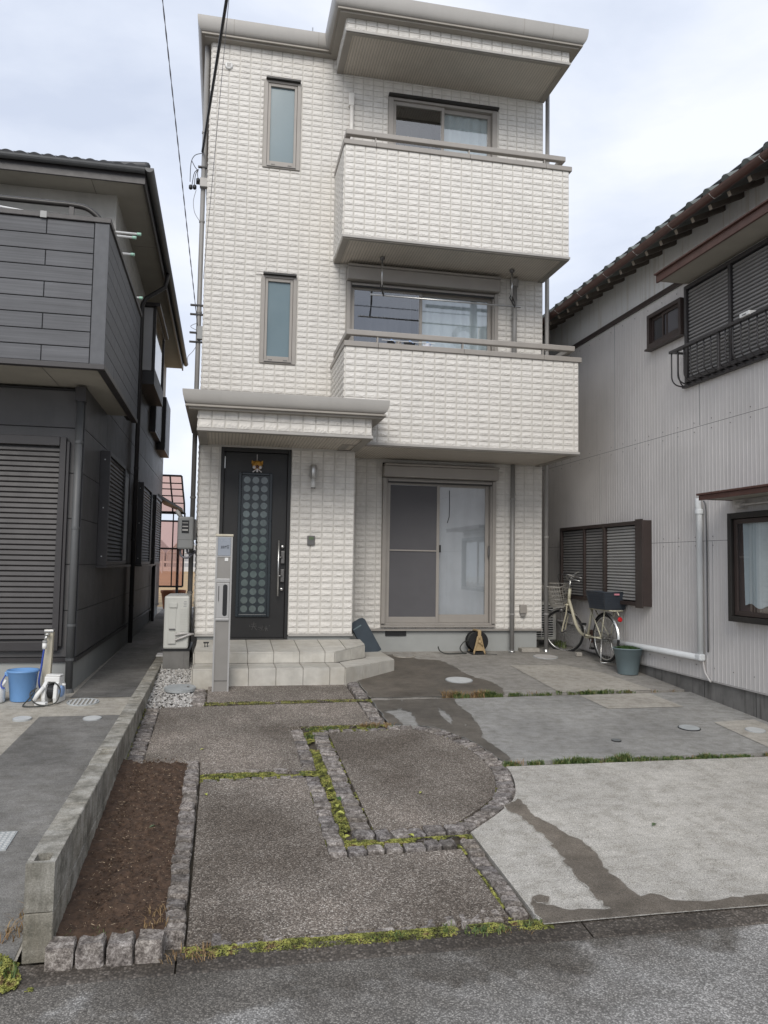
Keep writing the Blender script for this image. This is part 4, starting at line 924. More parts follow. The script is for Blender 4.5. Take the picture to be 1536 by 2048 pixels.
# sliding windows
def slider(h, top_in, bot_in, mull, glass_l, box=None, screen=True, mid=None, hood=False):
    x0, x1, z0, z1 = h; Wn = window(h, 'w', 'slide')
    zt = box[0] if box else z1
    mb = MB(); mb.frame(x0, x1, z0, zt, -.03, .10, .07, bot_in*.5, .035); obj('outer_frame', mb, 'taupe', Wn, bevel=.004)
    xm = mull
    # left sash outside (with insect screen), right sash inside
    mb = MB(); mb.frame(x0+.072, xm+.022, z0+bot_in*.5+.002, zt-.037, .0, .03, .04, .08, .05); obj('sash', mb, 'taupe', Wn, bevel=.003)
    mb = MB(); mb.frame(xm-.02, x1-.072, z0+bot_in*.5+.002, zt-.037, .034, .064, .05, .11, .055); obj('sash', mb, 'taupe', Wn, bevel=.003)
    mb = MB(); mb.quad((x0+.112, .014, z0+bot_in*.5+.082), (xm-.018, .014, z0+bot_in*.5+.082), (xm-.018, .014, zt-.087), (x0+.112, .014, zt-.087)); obj('pane', mb, 'glass', Wn)
    mb = MB(); mb.quad((xm+.03, .048, z0+bot_in*.5+.112), (x1-.122, .048, z0+bot_in*.5+.112), (x1-.122, .048, zt-.092), (xm+.03, .048, zt-.092)); obj('pane', mb, 'glass', Wn)
    if mid: mb = MB(); mb.box((x0+.112, -.004, mid), (xm-.018, .010, mid+.018)); obj('sash_bar', mb, 'taupe', Wn)
    if box:
        mb = MB(); mb.box((x0-.006, -.14, box[0]+.004), (x1+.004, -.004, box[1]-.03)); mb.box((x0+.005, -.165, box[1]-.029), (x1+.012, -.004, box[1])); obj('shutter_box', mb, 'taupe', Wn, bevel=.008)
        mb = MB(); mb.box((x0+.07, -.06, box[0]-.045), (x1-.06, -.031, box[0]-.022)); obj('shutter_rail', mb, 'taupe', Wn, bevel=.003)
        mb = MB(); mb.box((x0+.07, -.05, box[0]-.066), (x1-.06, -.031, box[0]-.047)); obj('shutter_slot', mb, 'black_trim', Wn)
        for xa in (x0, x1-.05): mb = MB(); mb.box((xa, -.06, z0+.02), (xa+.05, -.0305, box[0]-.002)); obj('shutter_guide', mb, 'taupe', Wn, bevel=.004)
    if hood: mb = MB(); mb.box((x0-.004, -.085, z1+.001), (x1+.01, -.004, z1+.03)); obj('window_hood', mb, 'black_trim', Wn, bevel=.003)
    return Wn
W3 = slider(w3, .05, .05, 3.12, None, hood=True)
wavy(2.45, 3.10, 6.4, 7.9, .50, .025, .16, 'screen', W3); wavy(3.13, 3.84, 6.4, 7.9, .085, .012, .14, 'curtain', W3)
W4 = slider(w4, .05, .05, 2.84, None, box=(5.335, 5.54))
wavy(1.9, 2.82, 3.2, 5.32, .5, .03, .19, 'screen', W4); wavy(2.86, 3.86, 3.2, 5.32, .085, .014, .15, 'curtain', W4)
W5 = slider(w5, .05, .05, 3.118, None, box=(2.735, 2.915), mid=1.77)
mb = MB(); mb.box((2.462, -.012, .905), (3.10, -.006, 2.645)); obj('insect_screen', mb, 'screen', W5); bpy.data.objects['insect_screen'].location.y += .021
mb = MB(); mb.box((2.43, .085, .9), (3.10, .09, 2.66)); obj('roller_blind', mb, 'curtain_grey', W5)
wavy(3.12, 3.86, .9, 2.66, .085, .006, .21, 'curtain_grey', W5)
mb = MB(); mb.tube([(3.285, .043, 2.60), (3.29, .043, 2.38), (3.285, .043, 2.24), (3.26, .043, 2.16)], .005, 6); obj('blind_cord', mb, 'black', W5)
mb = MB(); mb.box((3.135, -.012, 1.76), (3.16, .0, 1.86)); obj('crescent_lock', mb, 'black', W5, bevel=.003)
mb = MB(); mb.box((3.82, -.02, 1.72), (3.845, -.004, 1.86)); bpy.data.objects['crescent_lock']; obj('sash_pull', mb, 'dark_steel', W5)
# window sill strip under the ground-floor sash
mb = MB(); mb.box((2.345, -.05, .770), (3.92, -.024, .796)); obj('window_sill', mb, 'taupe', W5, bevel=.003)
# ---- downpipes
def pipe(pts, r_, mat, parent, name='downpipe', n=12, clips=()):
    mb = MB(); mb.tube(pts, r_, n); o = obj(name, mb, mat, parent, smooth=True)
    for z in clips:
        mb = MB(); x, y = pts[0][0], pts[0][1]; mb.lathe([(r_+.006, z-.012), (r_+.006, z+.012)], (x, y, 0), 12); obj('pipe_clip', mb, mat, o)
    return o
p_ = pipe([(4.14, -.085, g(-.08)), (4.14, -.085, 2.97)], .03, 'pipe_taupe', H, clips=(.95, 1.7, 2.5)); mb = MB(); mb.lathe([(.05, g(-.08)), (.045, g(-.08)+.02), (.032, g(-.08)+.03)], (4.14, -.085, 0), 14); obj('pipe_foot', mb, 'steel', p_, smooth=True)
pipe([(4.155, -.075, 4.15), (4.155, -.075, 5.52)], .034, 'pipe_taupe', H, clips=(5.0,)); mb = MB(); mb.lathe([(.05, 5.45), (.06, 5.55)], (4.155, -.075, 0), 14); obj('rain_head', mb, 'pipe_taupe', H)
p_ = pipe([(4.655, -.03, g(0)), (4.655, -.03, 8.4)], .030, 'pipe_taupe', H, clips=(.95, 2.0, 3.2, 4.6, 6.2, 7.4)); mb = MB(); mb.lathe([(.045, .44), (.036, .47)], (4.655, -.03, 0), 14); obj('pipe_foot', mb, 'steel', p_)
pipe([(-.085, .1, .45), (-.085, .1, 8.40)], .031, 'pipe_taupe', H, clips=(1.2, 2.4, 3.6, 4.8, 6.0, 7.2))
pipe([(1.835, -.05, 6.85), (1.835, -.05, 7.74)], .027, 'tile', H, name='flue_pipe', clips=()); mb = MB(); mb.box((1.79, -.075, 7.74), (1.865, -.008, 7.92)); obj('flue_cover', mb, 'tile', H, bevel=.012)
# service-entry bracket and fittings on the left edge of the facade
for z, l_ in ((6.72, .12), (6.50, .14), (4.88, .16), (4.76, .16), (4.52, .16), (4.40, .16)):
    mb = MB(); mb.box((-.035-l_, .06, z-.006), (-.02, .10, z+.012)); obj('cable_bracket', mb, 'black', H)
mb = MB(); mb.box((-.125, .02, 6.44), (-.022, .10, 6.56)); obj('service_box', mb, 'gutter', H, bevel=.006)
mb = MB(); mb.box((-.10, .02, 4.43), (-.022, .10, 4.60)); obj('service_box', mb, 'meter', H, bevel=.006)
for x, z in ((-.24, 6.43), (-.19, 6.435), (-.15, 6.53)):
    mb = MB(); mb.lathe([(.012, -.03), (.024, -.02), (.024, .02), (.012, .03)], (x, .06, z), 10); obj('insulator', mb, 'black', H, smooth=True)
def cable(pts, r_, mat, k=8): mb = MB(); mb.tube(spline(pts, k), r_, 6); return mb
mb = MB()
for pts in ([(-.11, .06, 6.90), (-.2, .06, 6.86), (-.245, .06, 6.75), (-.25, .06, 6.5)], [(-.235, .06, 6.78), (-.19, .06, 6.70), (-.15, .06, 6.66)], [(-.15, .06, 6.68), (-.2, .06, 6.62), (-.225, .06, 6.45)], [(-.15, .06, 6.68), (-.185, .06, 6.6), (-.195, .06, 6.45)], [(-.15, .06, 6.68), (-.16, .06, 6.62), (-.15, .06, 6.55)]): mb.tube(spline(pts, 6), .005, 5)
obj('drop_loops', mb, 'cable', H)
mb = MB()
for pts in ([(-.17, .06, 6.4), (-.2, .06, 6.25), (-.18, .06, 6.1), (-.12, .06, 6.0)], [(-.09, .1, 4.66), (-.16, .1, 4.63), (-.18, .1, 4.60), (-.1, .1, 4.56)], [(-.09, .1, 4.38), (-.15, .1, 4.28), (-.21, .1, 4.2), (-.2, .1, 4.1)]): mb.tube(spline(pts, 6), .004, 5)
obj('loose_wires', mb, 'cable_grey', H)

# wall-hung drying poles of the middle balcony
t = thing('drying_rack', 'ceiling-hung drying hangers and pole under the top balcony of the white house', 'drying rack', (3.1, -.355, 5.0))
for x in (2.228, 4.010):
    mb = MB(); mb.lathe([(.035, 5.568), (.03, 5.545), (.014, 5.53)], (x, -.355, 0), 12); obj('mount', mb, 'dark_steel', t)
    mb = MB(); mb.tube([(x, -.355, 5.545), (x, -.355, 5.19)], .013, 8); obj('hanger_rod', mb, 'steel', t, smooth=True)
    mb = MB(); mb.tube([(x-.01, -.30, 5.21), (x+.0, -.42, 5.07), (x+.0, -.45, 5.03), (x, -.47, 5.05), (x+.0, -.46, 5.09), (x, -.33, 5.24)], .008, 6, closed=True); mb.tube([(x, -.36, 5.14), (x, -.39, 5.17)], .006, 5); obj('hook_arm', mb, 'black', t, smooth=True)
mb = MB(); mb.tube([(2.06, -.44, 5.04), (4.10, -.44, 5.04)], .011, 8); obj('pole', mb, 'steel', t, smooth=True)
t = thing('laundry_hanger', 'small pieces of black and white laundry clipped behind the middle balcony rail', 'laundry', (2.4, -.55, 4.2))
for x, mat, wd in ((2.32, 'cloth_black', .10), (2.42, 'taupe', .07), (2.56, 'cloth_black', .15), (2.80, 'cloth_white', .12)):
    mb = MB(); vs = []
    for i in range(7):
        u = i/6; vs += [(x+(u-.5)*wd, -.55+.015*math.sin(u*9), 4.42), (x+(u-.5)*wd*1.15, -.55+.03*math.sin(u*8+1), 4.1)]
    mb.add(vs, [(2*i, 2*i+2, 2*i+3, 2*i+1) for i in range(6)]); obj('garment', mb, mat, t, smooth=True)
for x in (2.32, 2.56, 2.79):
    mb = MB(); mb.tube([(x, -.55, 4.42), (x, -.55, 4.47), (x+.012, -.55, 4.48)], .006, 5); mb.tube([(x, -.55, 4.45), (x+.05, -.55, 4.41)], .004, 5); obj('clip', mb, 'lblue', t)
mb = MB(); mb.tube([(2.2, -.55, 4.425), (2.9, -.55, 4.425)], .005, 5); obj('rack_bar', mb, 'white_pl', t)

# door ornament: small round straw-and-paper new-year charm
t = thing('door_ornament', 'small gold and white animal-face charm hung at the top of the dark entrance door', 'ornament', (.68, YB+.0, 2.73))
mb = MB(); mb.lathe([(.006, .0), (.05, -.004), (.062, -.014), (.045, -.035), (.015, -.045)], (.68, YB+.028, 2.745), 18, 'Y'); obj('charm_body', mb, 'gold', t, smooth=True)
for s in (-1, 1):
    mb = MB(); mb.add([(.68+s*.03, YB+.01, 2.79), (.68+s*.066, YB+.012, 2.805), (.68+s*.068, YB+.012, 2.755), (.68+s*.05, YB+.0, 2.78)], [(0, 1, 3), (1, 2, 3), (2, 0, 3), (0, 2, 1)]); obj('charm_ear', mb, 'gold', t)
    mb = MB(); mb.lathe([(.002, 0), (.022, -.004), (.015, -.012)], (.68+s*.036, YB-.002, 2.722), 10, 'Y'); obj('charm_cheek', mb, 'white_orn', t, smooth=True)
    mb = MB(); mb.add([(.68+s*.012, YB-.004, 2.70), (.68+s*.055, YB+.004, 2.672), (.68+s*.05, YB+.004, 2.658), (.68+s*.012, YB-.004, 2.69)], [(0, 1, 2, 3)]); obj('paper_strip', mb, 'white_orn', t)
mb = MB(); mb.box((.668, YB-.020, 2.662), (.690, YB-.014, 2.705)); obj('paper_tag', mb, 'white_orn', t)
mb = MB(); mb.lathe([(.018, 0), (.02, -.01), (.01, -.018)], (.679, YB-.010, 2.728), 10, 'Y'); obj('charm_nose', mb, 'redbrown', t, smooth=True)
mb = MB(); mb.tube([(.676, YB+.02, 2.88), (.677, YB+.015, 2.80)], .004, 5); obj('hanging_loop', mb, 'white_orn', t)

# ------------------------------------------------------------------ tiled entrance steps
t = thing('entrance_steps', 'two tiled beige entrance steps with a chamfered right corner below the dark door', 'steps', (.9, -1.3, .4))
def zs2(y): return .622+(.684-.622)*(y+1.46)/(.76)
st1 = [(.04, -1.88), (1.60, -1.88), (2.27, -1.22), (2.27, -.35), (.04, -.35)]; st2 = [(.04, -1.46), (1.545, -1.46), (1.955, -1.04), (1.955, -.5), (1.6, -.5), (.04, -.5)]
mb = MB(); mb.prism([(.05, -1.872), (1.597, -1.872), (2.262, -1.217), (2.262, -.36), (.05, -.36)], lambda x, y: .2, lambda x, y: .490); obj('step_core', mb, 'grout', t)
mb = MB(); mb.prism([(.05, -1.452), (1.541, -1.452), (1.947, -1.036), (1.947, -.66), (.05, -.66)], lambda x, y: .48, lambda x, y: zs2(y)-.010); obj('step_core', mb, 'grout', t)
def tile_poly(poly, z0f, z1f):
    mb = MB(); cx_ = sum(p[0] for p in poly)/len(poly); cy_ = sum(p[1] for p in poly)/len(poly)
    q = [(p[0]+(cx_-p[0])*.004/max(.02, abs(cx_-p[0])), p[1]+(cy_-p[1])*.004/max(.02, abs(cy_-p[1]))) for p in poly]
    mb.prism(q, z0f, z1f); o = obj('tile', mb, 'step', t, bevel=.002)
def riser(x0, x1, y, z0, z1):
    mb = MB(); mb.box((x0+.0025, y, z0), (x1-.0025, y+.012, z1)); obj('tile', mb, 'step', t, bevel=.002)
j1 = [.04, .32, .60, .88, 1.16, 1.44, 1.60]; j2 = [.04, .32, .60, .88, 1.16, 1.44, 1.545]
for i in range(len(j1)-1):
    riser(j1[i], j1[i+1], -1.885, .24, .488); tile_poly([(j1[i], -1.888), (j1[i+1], -1.888), (j1[i+1], -1.466), (j1[i], -1.466)], lambda x, y: .489, lambda x, y: .502)
for i in range(len(j2)-1):
    riser(j2[i], j2[i+1], -1.465, .504, .608); tile_poly([(j2[i], -1.468), (j2[i+1], -1.468), (j2[i+1], -.712), (j2[i], -.712)] if i < 5 else [(1.44, -1.468), (1.545, -1.468), (1.70, -1.305), (1.70, -.712), (1.44, -.712)], lambda x, y: zs2(y)-.012, lambda x, y: zs2(y))
tile_poly([(1.70, -1.303), (1.962, -1.037), (1.962, -.712), (1.70, -.712)], lambda x, y: zs2(y)-.012, lambda x, y: zs2(y))
def ch_riser(a, b, n_, z0, z1, zt=None):
    a, b = Vector(a), Vector(b); d = (b-a); nrm = Vector((d.y, -d.x)).normalized()*.006
    for i in range(n_):
        p, q = a.lerp(b, (i+.012)/n_), a.lerp(b, (i+1-.012)/n_); mb = MB()
        zz = (lambda v: zt(v.y)) if zt else (lambda v: z1)
        mb.add([(*(p+nrm), z0), (*(q+nrm), z0), (*(q+nrm), zz(q)), (*(p+nrm), zz(p)), (*(p-nrm), z0), (*(q-nrm), z0), (*(q-nrm), zz(q)), (*(p-nrm), zz(p))], [(0, 1, 2, 3), (1, 5, 6, 2), (4, 7, 6, 5), (0, 3, 7, 4), (3, 2, 6, 7)]); obj('tile', mb, 'step', t)
ch_riser((1.602, -1.885), (2.272, -1.225), 3, .24, .488); ch_riser((1.548, -1.463), (1.958, -1.043), 2, .504, .608, lambda y: zs2(y)-.014)
mb = MB(); mb.box((2.266, -1.22, .24), (2.276, -.36, .488)); obj('tile', mb, 'step', t); mb = MB(); mb.box((1.951, -1.035, .504), (1.961, -.66, .64)); obj('tile', mb, 'step', t)
tile_poly([(1.603, -1.888), (1.94, -1.556), (1.765, -1.262), (1.605, -1.43)], lambda x, y: .489, lambda x, y: .502); tile_poly([(1.943, -1.553), (2.277, -1.222), (1.99, -1.04), (1.768, -1.259)], lambda x, y: .489, lambda x, y: .502)
tile_poly([(2.277, -1.219), (2.277, -.36), (1.97, -.36), (1.97, -1.03)], lambda x, y: .489, lambda x, y: .502)
mb = MB(); mb.box((.028, -1.88, .24), (.039, -.36, .488)); mb.box((.028, -1.46, .49), (.039, -.66, .61)); obj('side_cladding', mb, 'step', t)
t = thing('door_stop', 'tiny black two-legged door stop left on the top tiled step', 'door stop', (.155, -1.15, zs2(-1.15)))
z_ = zs2(-1.15)
mb = MB(); mb.box((.125, -1.17, z_+.04), (.185, -1.13, z_+.055)); obj('bar', mb, 'black', t)
for x in (.137, .165): mb = MB(); mb.box((x, -1.157, z_), (x+.009, -1.147, z_+.04)); obj('leg', mb, 'black', t)

# ------------------------------------------------------------------ letterbox post
t = thing('letterbox_post', 'tall silver-grey letterbox post with name plate standing before the tiled steps', 'letterbox', (.32, -2.07, g(-2.07)))
px0, px1, pf = .238, .400, -2.11; zb = g(-2.11)-.02
mb = MB(); mb.box((px0, pf, zb), (px1, pf+.10, 1.845)); obj('post', mb, 'silver_paint', t, bevel=.006)
mb = MB(); mb.box((px0-.006, pf-.006, 1.846), (px1+.006, pf+.106, 1.868)); obj('cap', mb, 'cream_wood', t, bevel=.004)
mb = MB(); mb.box((px0, pf-.008, zb), (px0+.016, pf-.001, 1.842)); mb.box((px1-.016, pf-.008, zb), (px1, pf-.001, 1.842)); obj('side_rail', mb, 'silver_light', t)
mb = MB(); mb.box((px0+.018, pf-.006, 1.652), (px1-.018, pf-.001, 1.838)); obj('name_plate', mb, 'plate', t, bevel=.002); npl = bpy.data.objects['name_plate']
mb = MB(); mb.box((px0+.016, pf-.007, 1.640), (px1-.016, pf-.001, 1.650)); obj('plate_rail', mb, 'silver_light', t)
mb = MB(); yk = pf-.0078
def stroke(a, b, c, d): mb.box((min(a, c)-.0016, yk, min(b, d)-.0016), (max(a, c)+.0016, yk+.0015, max(b, d)+.0016))
bx = .289; bz = 1.727
for s in (((0, .018, .012, .018), (.006, .0, .006, .024), (-.002, .0, .014, .0), (.001, .009, .011, .009)), ((0, 0, 0, .022), (.011, 0, .011, .022), (0, .011, .011, .011), (0, .022, .011, .022), (0, 0, .011, 0)), ((.006, 0, .006, .024), (0, .015, .011, .02)), ((-.002, .028, .016, .028), (.0, .02, .0, .028), (.002, .014, .014, .014), (.003, 0, .013, 0), (.003, 0, .003, .012), (.013, 0, .013, .012), (.016, .022, .016, .028))):
    for a, b, c, d in s: stroke(bx+a, bz+b, bx+c, bz+d)
    bx += .0195
obj('lettering', mb, 'ink', npl)
mb = MB(); mb.box((.327, pf-.006, 1.598), (.362, pf-.001, 1.632)); obj('bell_button', mb, 'white_pl', t, bevel=.005)
mb = MB(); mb.box((px0+.016, pf-.014, 1.385), (px1-.016, pf-.001, 1.425)); obj('slot_cover', mb, 'silver_light', t, bevel=.006)
mb = MB(); mb.box((px0+.018, pf-.010, 1.035), (px1-.018, pf-.001, 1.383)); obj('box_door', mb, 'silver_light', t, bevel=.004)
mb = MB(); mb.box((px0+.016, pf-.018, 1.008), (px1-.016, pf-.001, 1.034)); obj('door_lip', mb, 'silver_light', t, bevel=.004)
mb = MB(); vs = []
for i in range(16):
    a = math.pi*i/15; vs.append((.340+.022*math.cos(a), 1.345+.022*math.sin(a)))
for i in range(16):
    a = math.pi+math.pi*i/15; vs.append((.340+.022*math.cos(a), 1.075+.022*math.sin(a)))
mb.add([(x, pf-.0112, z) for x, z in vs]+[(x, pf-.0102, z) for x, z in vs], [tuple(range(31, -1, -1))]+[(i, (i+1) % 32, 32+(i+1) % 32, 32+i) for i in range(32)]); obj('viewing_slot', mb, 'black', t)
mb = MB(); mb.tube([(.276, pf-.013, 1.20), (.276, pf-.013, 1.35)], .004, 6); obj('pull', mb, 'dark_steel', t)
mb = MB(); mb.box((px0+.018, pf-.0045, .414), (px1-.018, pf-.001, .420)); obj('seam', mb, 'dark_steel', t)

# ------------------------------------------------------------------ left passage: outdoor unit, power box, cover
t = thing('outdoor_unit', 'white air-conditioner outdoor unit end-on beside the entrance steps on the gravel', 'air conditioner', (-.19, -.6, .4))
ax0, ax1, ay0, ay1, az0, az1 = -.322, -.048, -.92, -.15, .60, 1.195
mb = MB(); mb.box((ax0, ay0, az0), (ax1, ay1, az1)); obj('casing', mb, 'ac', t, bevel=.02)
for k in range(14):
    mb = MB(); zz = .80+k*.019; mb.box((-.145, ay0-.004, zz), (-.062, ay0+.002, zz+.009)); obj('louvre', mb, 'ac', t)
mb = MB(); mb.box((-.272, ay0-.018, .66), (-.185, ay0-.0005, .80)); mb.box((-.268, ay0-.008, .802), (-.19, ay0-.0005, 1.06)); mb.box((-.265, ay0-.02, 1.065), (-.182, ay0-.0005, 1.12)); obj('valve_cover', mb, 'ac', t, bevel=.006)
mb = MB(); mb.box((-.262, ay0-.022, .818), (-.195, ay0-.0085, .83)); obj('grip_recess', mb, 'dark_steel', t)
mb = MB()
for i in range(4): mb.box((-.112+.004*(i % 2), ay0-.0012, 1.075+i*.018), (-.078, ay0-.0004, 1.083+i*.018))
obj('rating_label', mb, 'meter', t)
for k in range(6): mb = MB(); mb.box((-.20+k*.024, ay0+.02, az1+.0005), (-.19+k*.024, ay1-.02, az1+.004)); obj('top_slat', mb, 'ac', t)
mb = MB()
for pts in ([(-.19, ay0-.012, .76), (-.12, ay0-.03, .775), (-.05, ay0+.02, .77), (-.01, ay0+.15, .75)], [(-.19, ay0-.012, .70), (-.11, ay0-.03, .735), (-.03, ay0+.02, .76), (-.0, ay0+.2, .75)]): mb.tube(spline(pts, 6), .012, 8)
obj('refrigerant_pipe', mb, 'pvc_dirty', t, smooth=True)
for ya_ in (-.93, -.26): mb = MB(); mb.box((-.32, ya_, g(ya_)-.03), (-.03, ya_+.09, .585)); obj('foot_block', mb, 'found_dark', t, bevel=.006)
mb = MB(); mb.box((-.34, -.945, .586), (-.02, -.13, .599)); obj('stand_rail', mb, 'black', t)
t = thing('power_box', 'grey wall-mounted power box with a dark window on the left side of the white house', 'electric box', (-.13, -.3, 1.9))
mb = MB(); mb.box((-.235, -.42, 1.735), (-.045, -.16, 2.125)); obj('casing', mb, 'meter', t, bevel=.02)
mb = MB(); mb.box((-.185, -.424, 1.925), (-.10, -.4205, 2.08)); obj('display', mb, 'black', t)
mb = MB()
for k in range(3): mb.box((-.178, -.4252, 1.955+k*.045), (-.112, -.4242, 1.973+k*.04))
obj('display_panel', mb, 'pvc_dirty', t)
mb = MB(); mb.box((-.235, -.4215, 1.845), (-.045, -.4205, 1.849)); obj('seam', mb, 'dark_steel', t)
mb = MB(); mb.box((-.045, -.35, 1.85), (-.021, -.2, 2.1)); obj('mounting_plate', mb, 'dark_steel', t)
mb = MB()
for pts in ([(-.2, -.3, 1.737), (-.19, -.3, 1.66), (-.12, -.3, 1.63), (-.05, -.25, 1.68), (-.03, -.2, 1.72)], [(-.12, -.3, 1.737), (-.11, -.3, 1.69), (-.07, -.28, 1.68), (-.03, -.2, 1.7)]): mb.tube(spline(pts, 8), .013, 8)
obj('cable_loop', mb, 'cable_grey', t, smooth=True)
mb = MB(); mb.tube([(-.26, -.35, 2.20), (-.19, -.35, 2.11)], .024, 8); obj('conduit', mb, 'pvc_dirty', t, smooth=True)
def disc(name, x, y, r_, mat, label, zf=g, group=None, rim='manhole_grey', grate=False, elong=1.0):
    z = zf(y) if callable(zf) else zf
    t = thing(name, label, 'drain cover', (x, y, z), group)
    rot = Matrix.Translation((x, y, z)) @ Matrix.Rotation(slope_ax if z != .30 else 0, 4, 'X')
    def put(prof, nm, mt):
        mb = MB(); mb.lathe(prof, (0, 0, 0), 28); mb.v = [tuple(rot @ Vector(p)) for p in mb.v]; return obj(nm, mb, mt, t)
    put([(r_, -.02), (r_, .006), (r_*.93, .006), (r_*.93, -.02)], 'rim', rim)
    if not grate: put([(r_*.92, -.02), (r_*.92, .008), (r_*.5, .009), (0.001, .0095)], 'lid', mat)
    else:
        put([(r_*.92, -.02), (r_*.92, -.012), (.001, -.012)], 'pit', 'black')
        for i in range(7):
            xx = -r_*.78+i*r_*.26; hl = math.sqrt(max(0, (r_*.92)**2-xx*xx)); mb = MB(); mb.box((xx-.008, -hl, -.012), (xx+.008, hl, .007)); mb.v = [tuple(rot @ Vector(p)) for p in mb.v]; obj('bar', mb, 'manhole', t)
    return t
t = disc('manhole_cover', -.07, -2.01, .155, 'manhole_grey', 'round pale grey manhole cover lying in the white gravel', lambda y: g(y)+.02)
for dx, dy in ((.075, .02), (.08, -.02)):
    mb = MB(); mb.lathe([(.012, g(-2.0)+.028), (.010, g(-2.0)+.034)], (-.07+dx, -2.01+dy, 0), 10); obj('bolt', mb, 'dark_steel', t)
disc('manhole_cover', 2.875, -1.80, .150, 'manhole', 'white round drain cover in the wet concrete in front of the hose reel', lambda y: g(y)+.010)
disc('manhole_cover', 4.47, -.44, .16, 'pvc_dirty', 'cream round drain cover by the foot of the bicycle front wheel', lambda y: g(y)+.002)
disc('manhole_cover', 4.90, -3.97, .085, 'manhole', 'white round cover on the beige patch at the right edge of the drive', lambda y: g(y)+.006)
disc('manhole_cover', 4.35, -3.83, .095, 'manhole_grey', 'grey sunken meter cover with a dark rim on the middle slab', lambda y: g(y)+.001, rim='black')
disc('manhole_cover', 3.50, -4.12, .04, 'iron', 'tiny dark iron plug in the middle concrete slab', lambda y: g(y)+.001, rim='black')
disc('manhole_cover', 2.60, -.32, .14, 'slab_back', 'flat concrete-grey pit cover near the white house base', lambda y: g(y)+.010, rim='patch')
disc('drain_grate', -.905, -2.46, .14, 'manhole', 'round slotted drain grate beside the dark downpipe', lambda y: yz(0, y)+.004, grate=True)
disc('manhole_cover', -1.29, -3.02, .075, 'manhole', 'small white round cover in front of the blue bucket', lambda y: yz(0, y)+.006)
disc('manhole_cover', -.73, -3.06, .075, 'manhole', 'small white round cover beside the low block wall', lambda y: yz(0, y)+.006)
t = thing('square_grate', 'square checkered metal drain lid cut off by the left edge of the picture', 'drain cover', (-.86, -5.5, g(-5.5)))
mb = MB(); mb.box((-1.04, -5.66, 0), (-.745, -5.42, .006)); mb.v = [(x, y, z+g(y)+.004) for x, y, z in mb.v]; obj('lid', mb, 'manhole_grey', t)
mb = MB()
for i in range(11):
    for j in range(9):
        x, y = -1.03+i*.026, -5.65+j*.026; mb.box((x, y, g(y)+.0101), (x+.016, y+.008, g(y)+.014))
obj('raised_studs', mb, 'manhole', t)
t = thing('concrete_brick', 'pale concrete half brick lying against the white house corner', 'brick', (4.37, -.06, .44))
mb = MB(); mb.box((4.27, -.13, .44), (4.52, .02, .495)); obj('brick_body', mb, 'patch', t, bevel=.006)
t = thing('concrete_brick', 'small rough stone chock beside the bicycle front wheel', 'brick', (4.90, -.42, .42))
mb = MB(); mb.box((4.90, -.46, g(-.4)), (4.98, -.39, g(-.4)+.055)); obj('brick_body', mb, 'patch', t, bevel=.01)

# slate-blue plastic ramp board leaning on the bay
t = thing('leaning_board', 'slate-blue plastic board leaning against the entrance bay beside the steps', 'board', (2.12, -.35, .5))
mb = MB(); A = Vector((2.19, -.43, .47)); Bv = Vector((1.955, -.40, .885)); dv = (Bv-A); L_ = dv.length; dv.normalize(); nv = Vector((.25, -.95, .2)).normalized(); nv = (nv-dv*nv.dot(dv)).normalized(); wv = dv.cross(nv).normalized()
def bp(u, v, wq): return A+dv*u+wv*v+nv*wq
k = [(-.0, -.11), (.0, .11), (L_-.05, .11), (L_-.012, .09), (L_, .05), (L_, -.05), (L_-.012, -.09), (L_-.05, -.11)]
mb.add([bp(u, v, 0) for u, v in k]+[bp(u, v, .03) for u, v in k], [tuple(range(7, -1, -1)), tuple(range(8, 16))]+[(i, (i+1) % 8, 8+(i+1) % 8, 8+i) for i in range(8)])
obj('board_panel', mb, 'board', t, bevel=.006)
mb = MB(); mb.add([bp(u, v, wq) for wq in (.0305, .034) for u, v in ((L_-.09, -.10), (L_-.09, .02), (L_-.075, .02), (L_-.075, -.10))], [(4, 5, 6, 7), (0, 1, 5, 4), (1, 2, 6, 5), (2, 3, 7, 6), (3, 0, 4, 7)]); obj('rib', mb, 'pot', t)
mb = MB(); mb.box((2.19, -.46, .452), (2.30, -.36, .475)); obj('foot', mb, 'black', t)

# hose reel on the right
t = thing('hose_reel', 'black garden hose reel with ochre A-shaped frame against the white house', 'hose reel', (3.64, -.10, .44))
zr = g(-.12); cx_, cz_ = 3.625, zr+.20; reel_t = t
for yy, rads in ((-.05, [(.03, 0), (.165, 0), (.17, .006), (.165, .012), (.03, .012)]), (-.23, [(.03, 0), (.165, 0), (.17, .006), (.165, .012), (.03, .012)])):
    mb = MB(); mb.lathe([(a, b+yy) for a, b in rads], (cx_, 0, cz_), 28, 'Y'); obj('drum_flange', mb, 'black', t, smooth=False)
for k in range(8):
    mb = MB(); pts = [(cx_+.135*math.cos(a), -.215+k*.021, cz_+.135*math.sin(a)) for a in [2*math.pi*i/24 for i in range(24)]]; mb.tube(pts, .010, 6, closed=True); obj('hose_coil', mb, 'hose', t, smooth=True)
for yy in (-.275, -.012):
    mb = MB()
    for s in (-1, 1): mb.tube([(cx_+s*.10, yy, zr), (cx_+s*.062, yy, zr+.12), (cx_+s*.02, yy, zr+.29)], [.017, .019, .021], 8)
    mb.box((cx_-.075, yy-.008, zr+.055), (cx_+.075, yy+.008, zr+.13)); mb.box((cx_-.045, yy-.008, zr+.13), (cx_+.045, yy+.008, zr+.24)); mb.box((cx_-.027, yy-.012, zr+.25), (cx_+.027, yy+.012, zr+.385)); obj('side_frame', mb, 'ochre', t, bevel=.004)
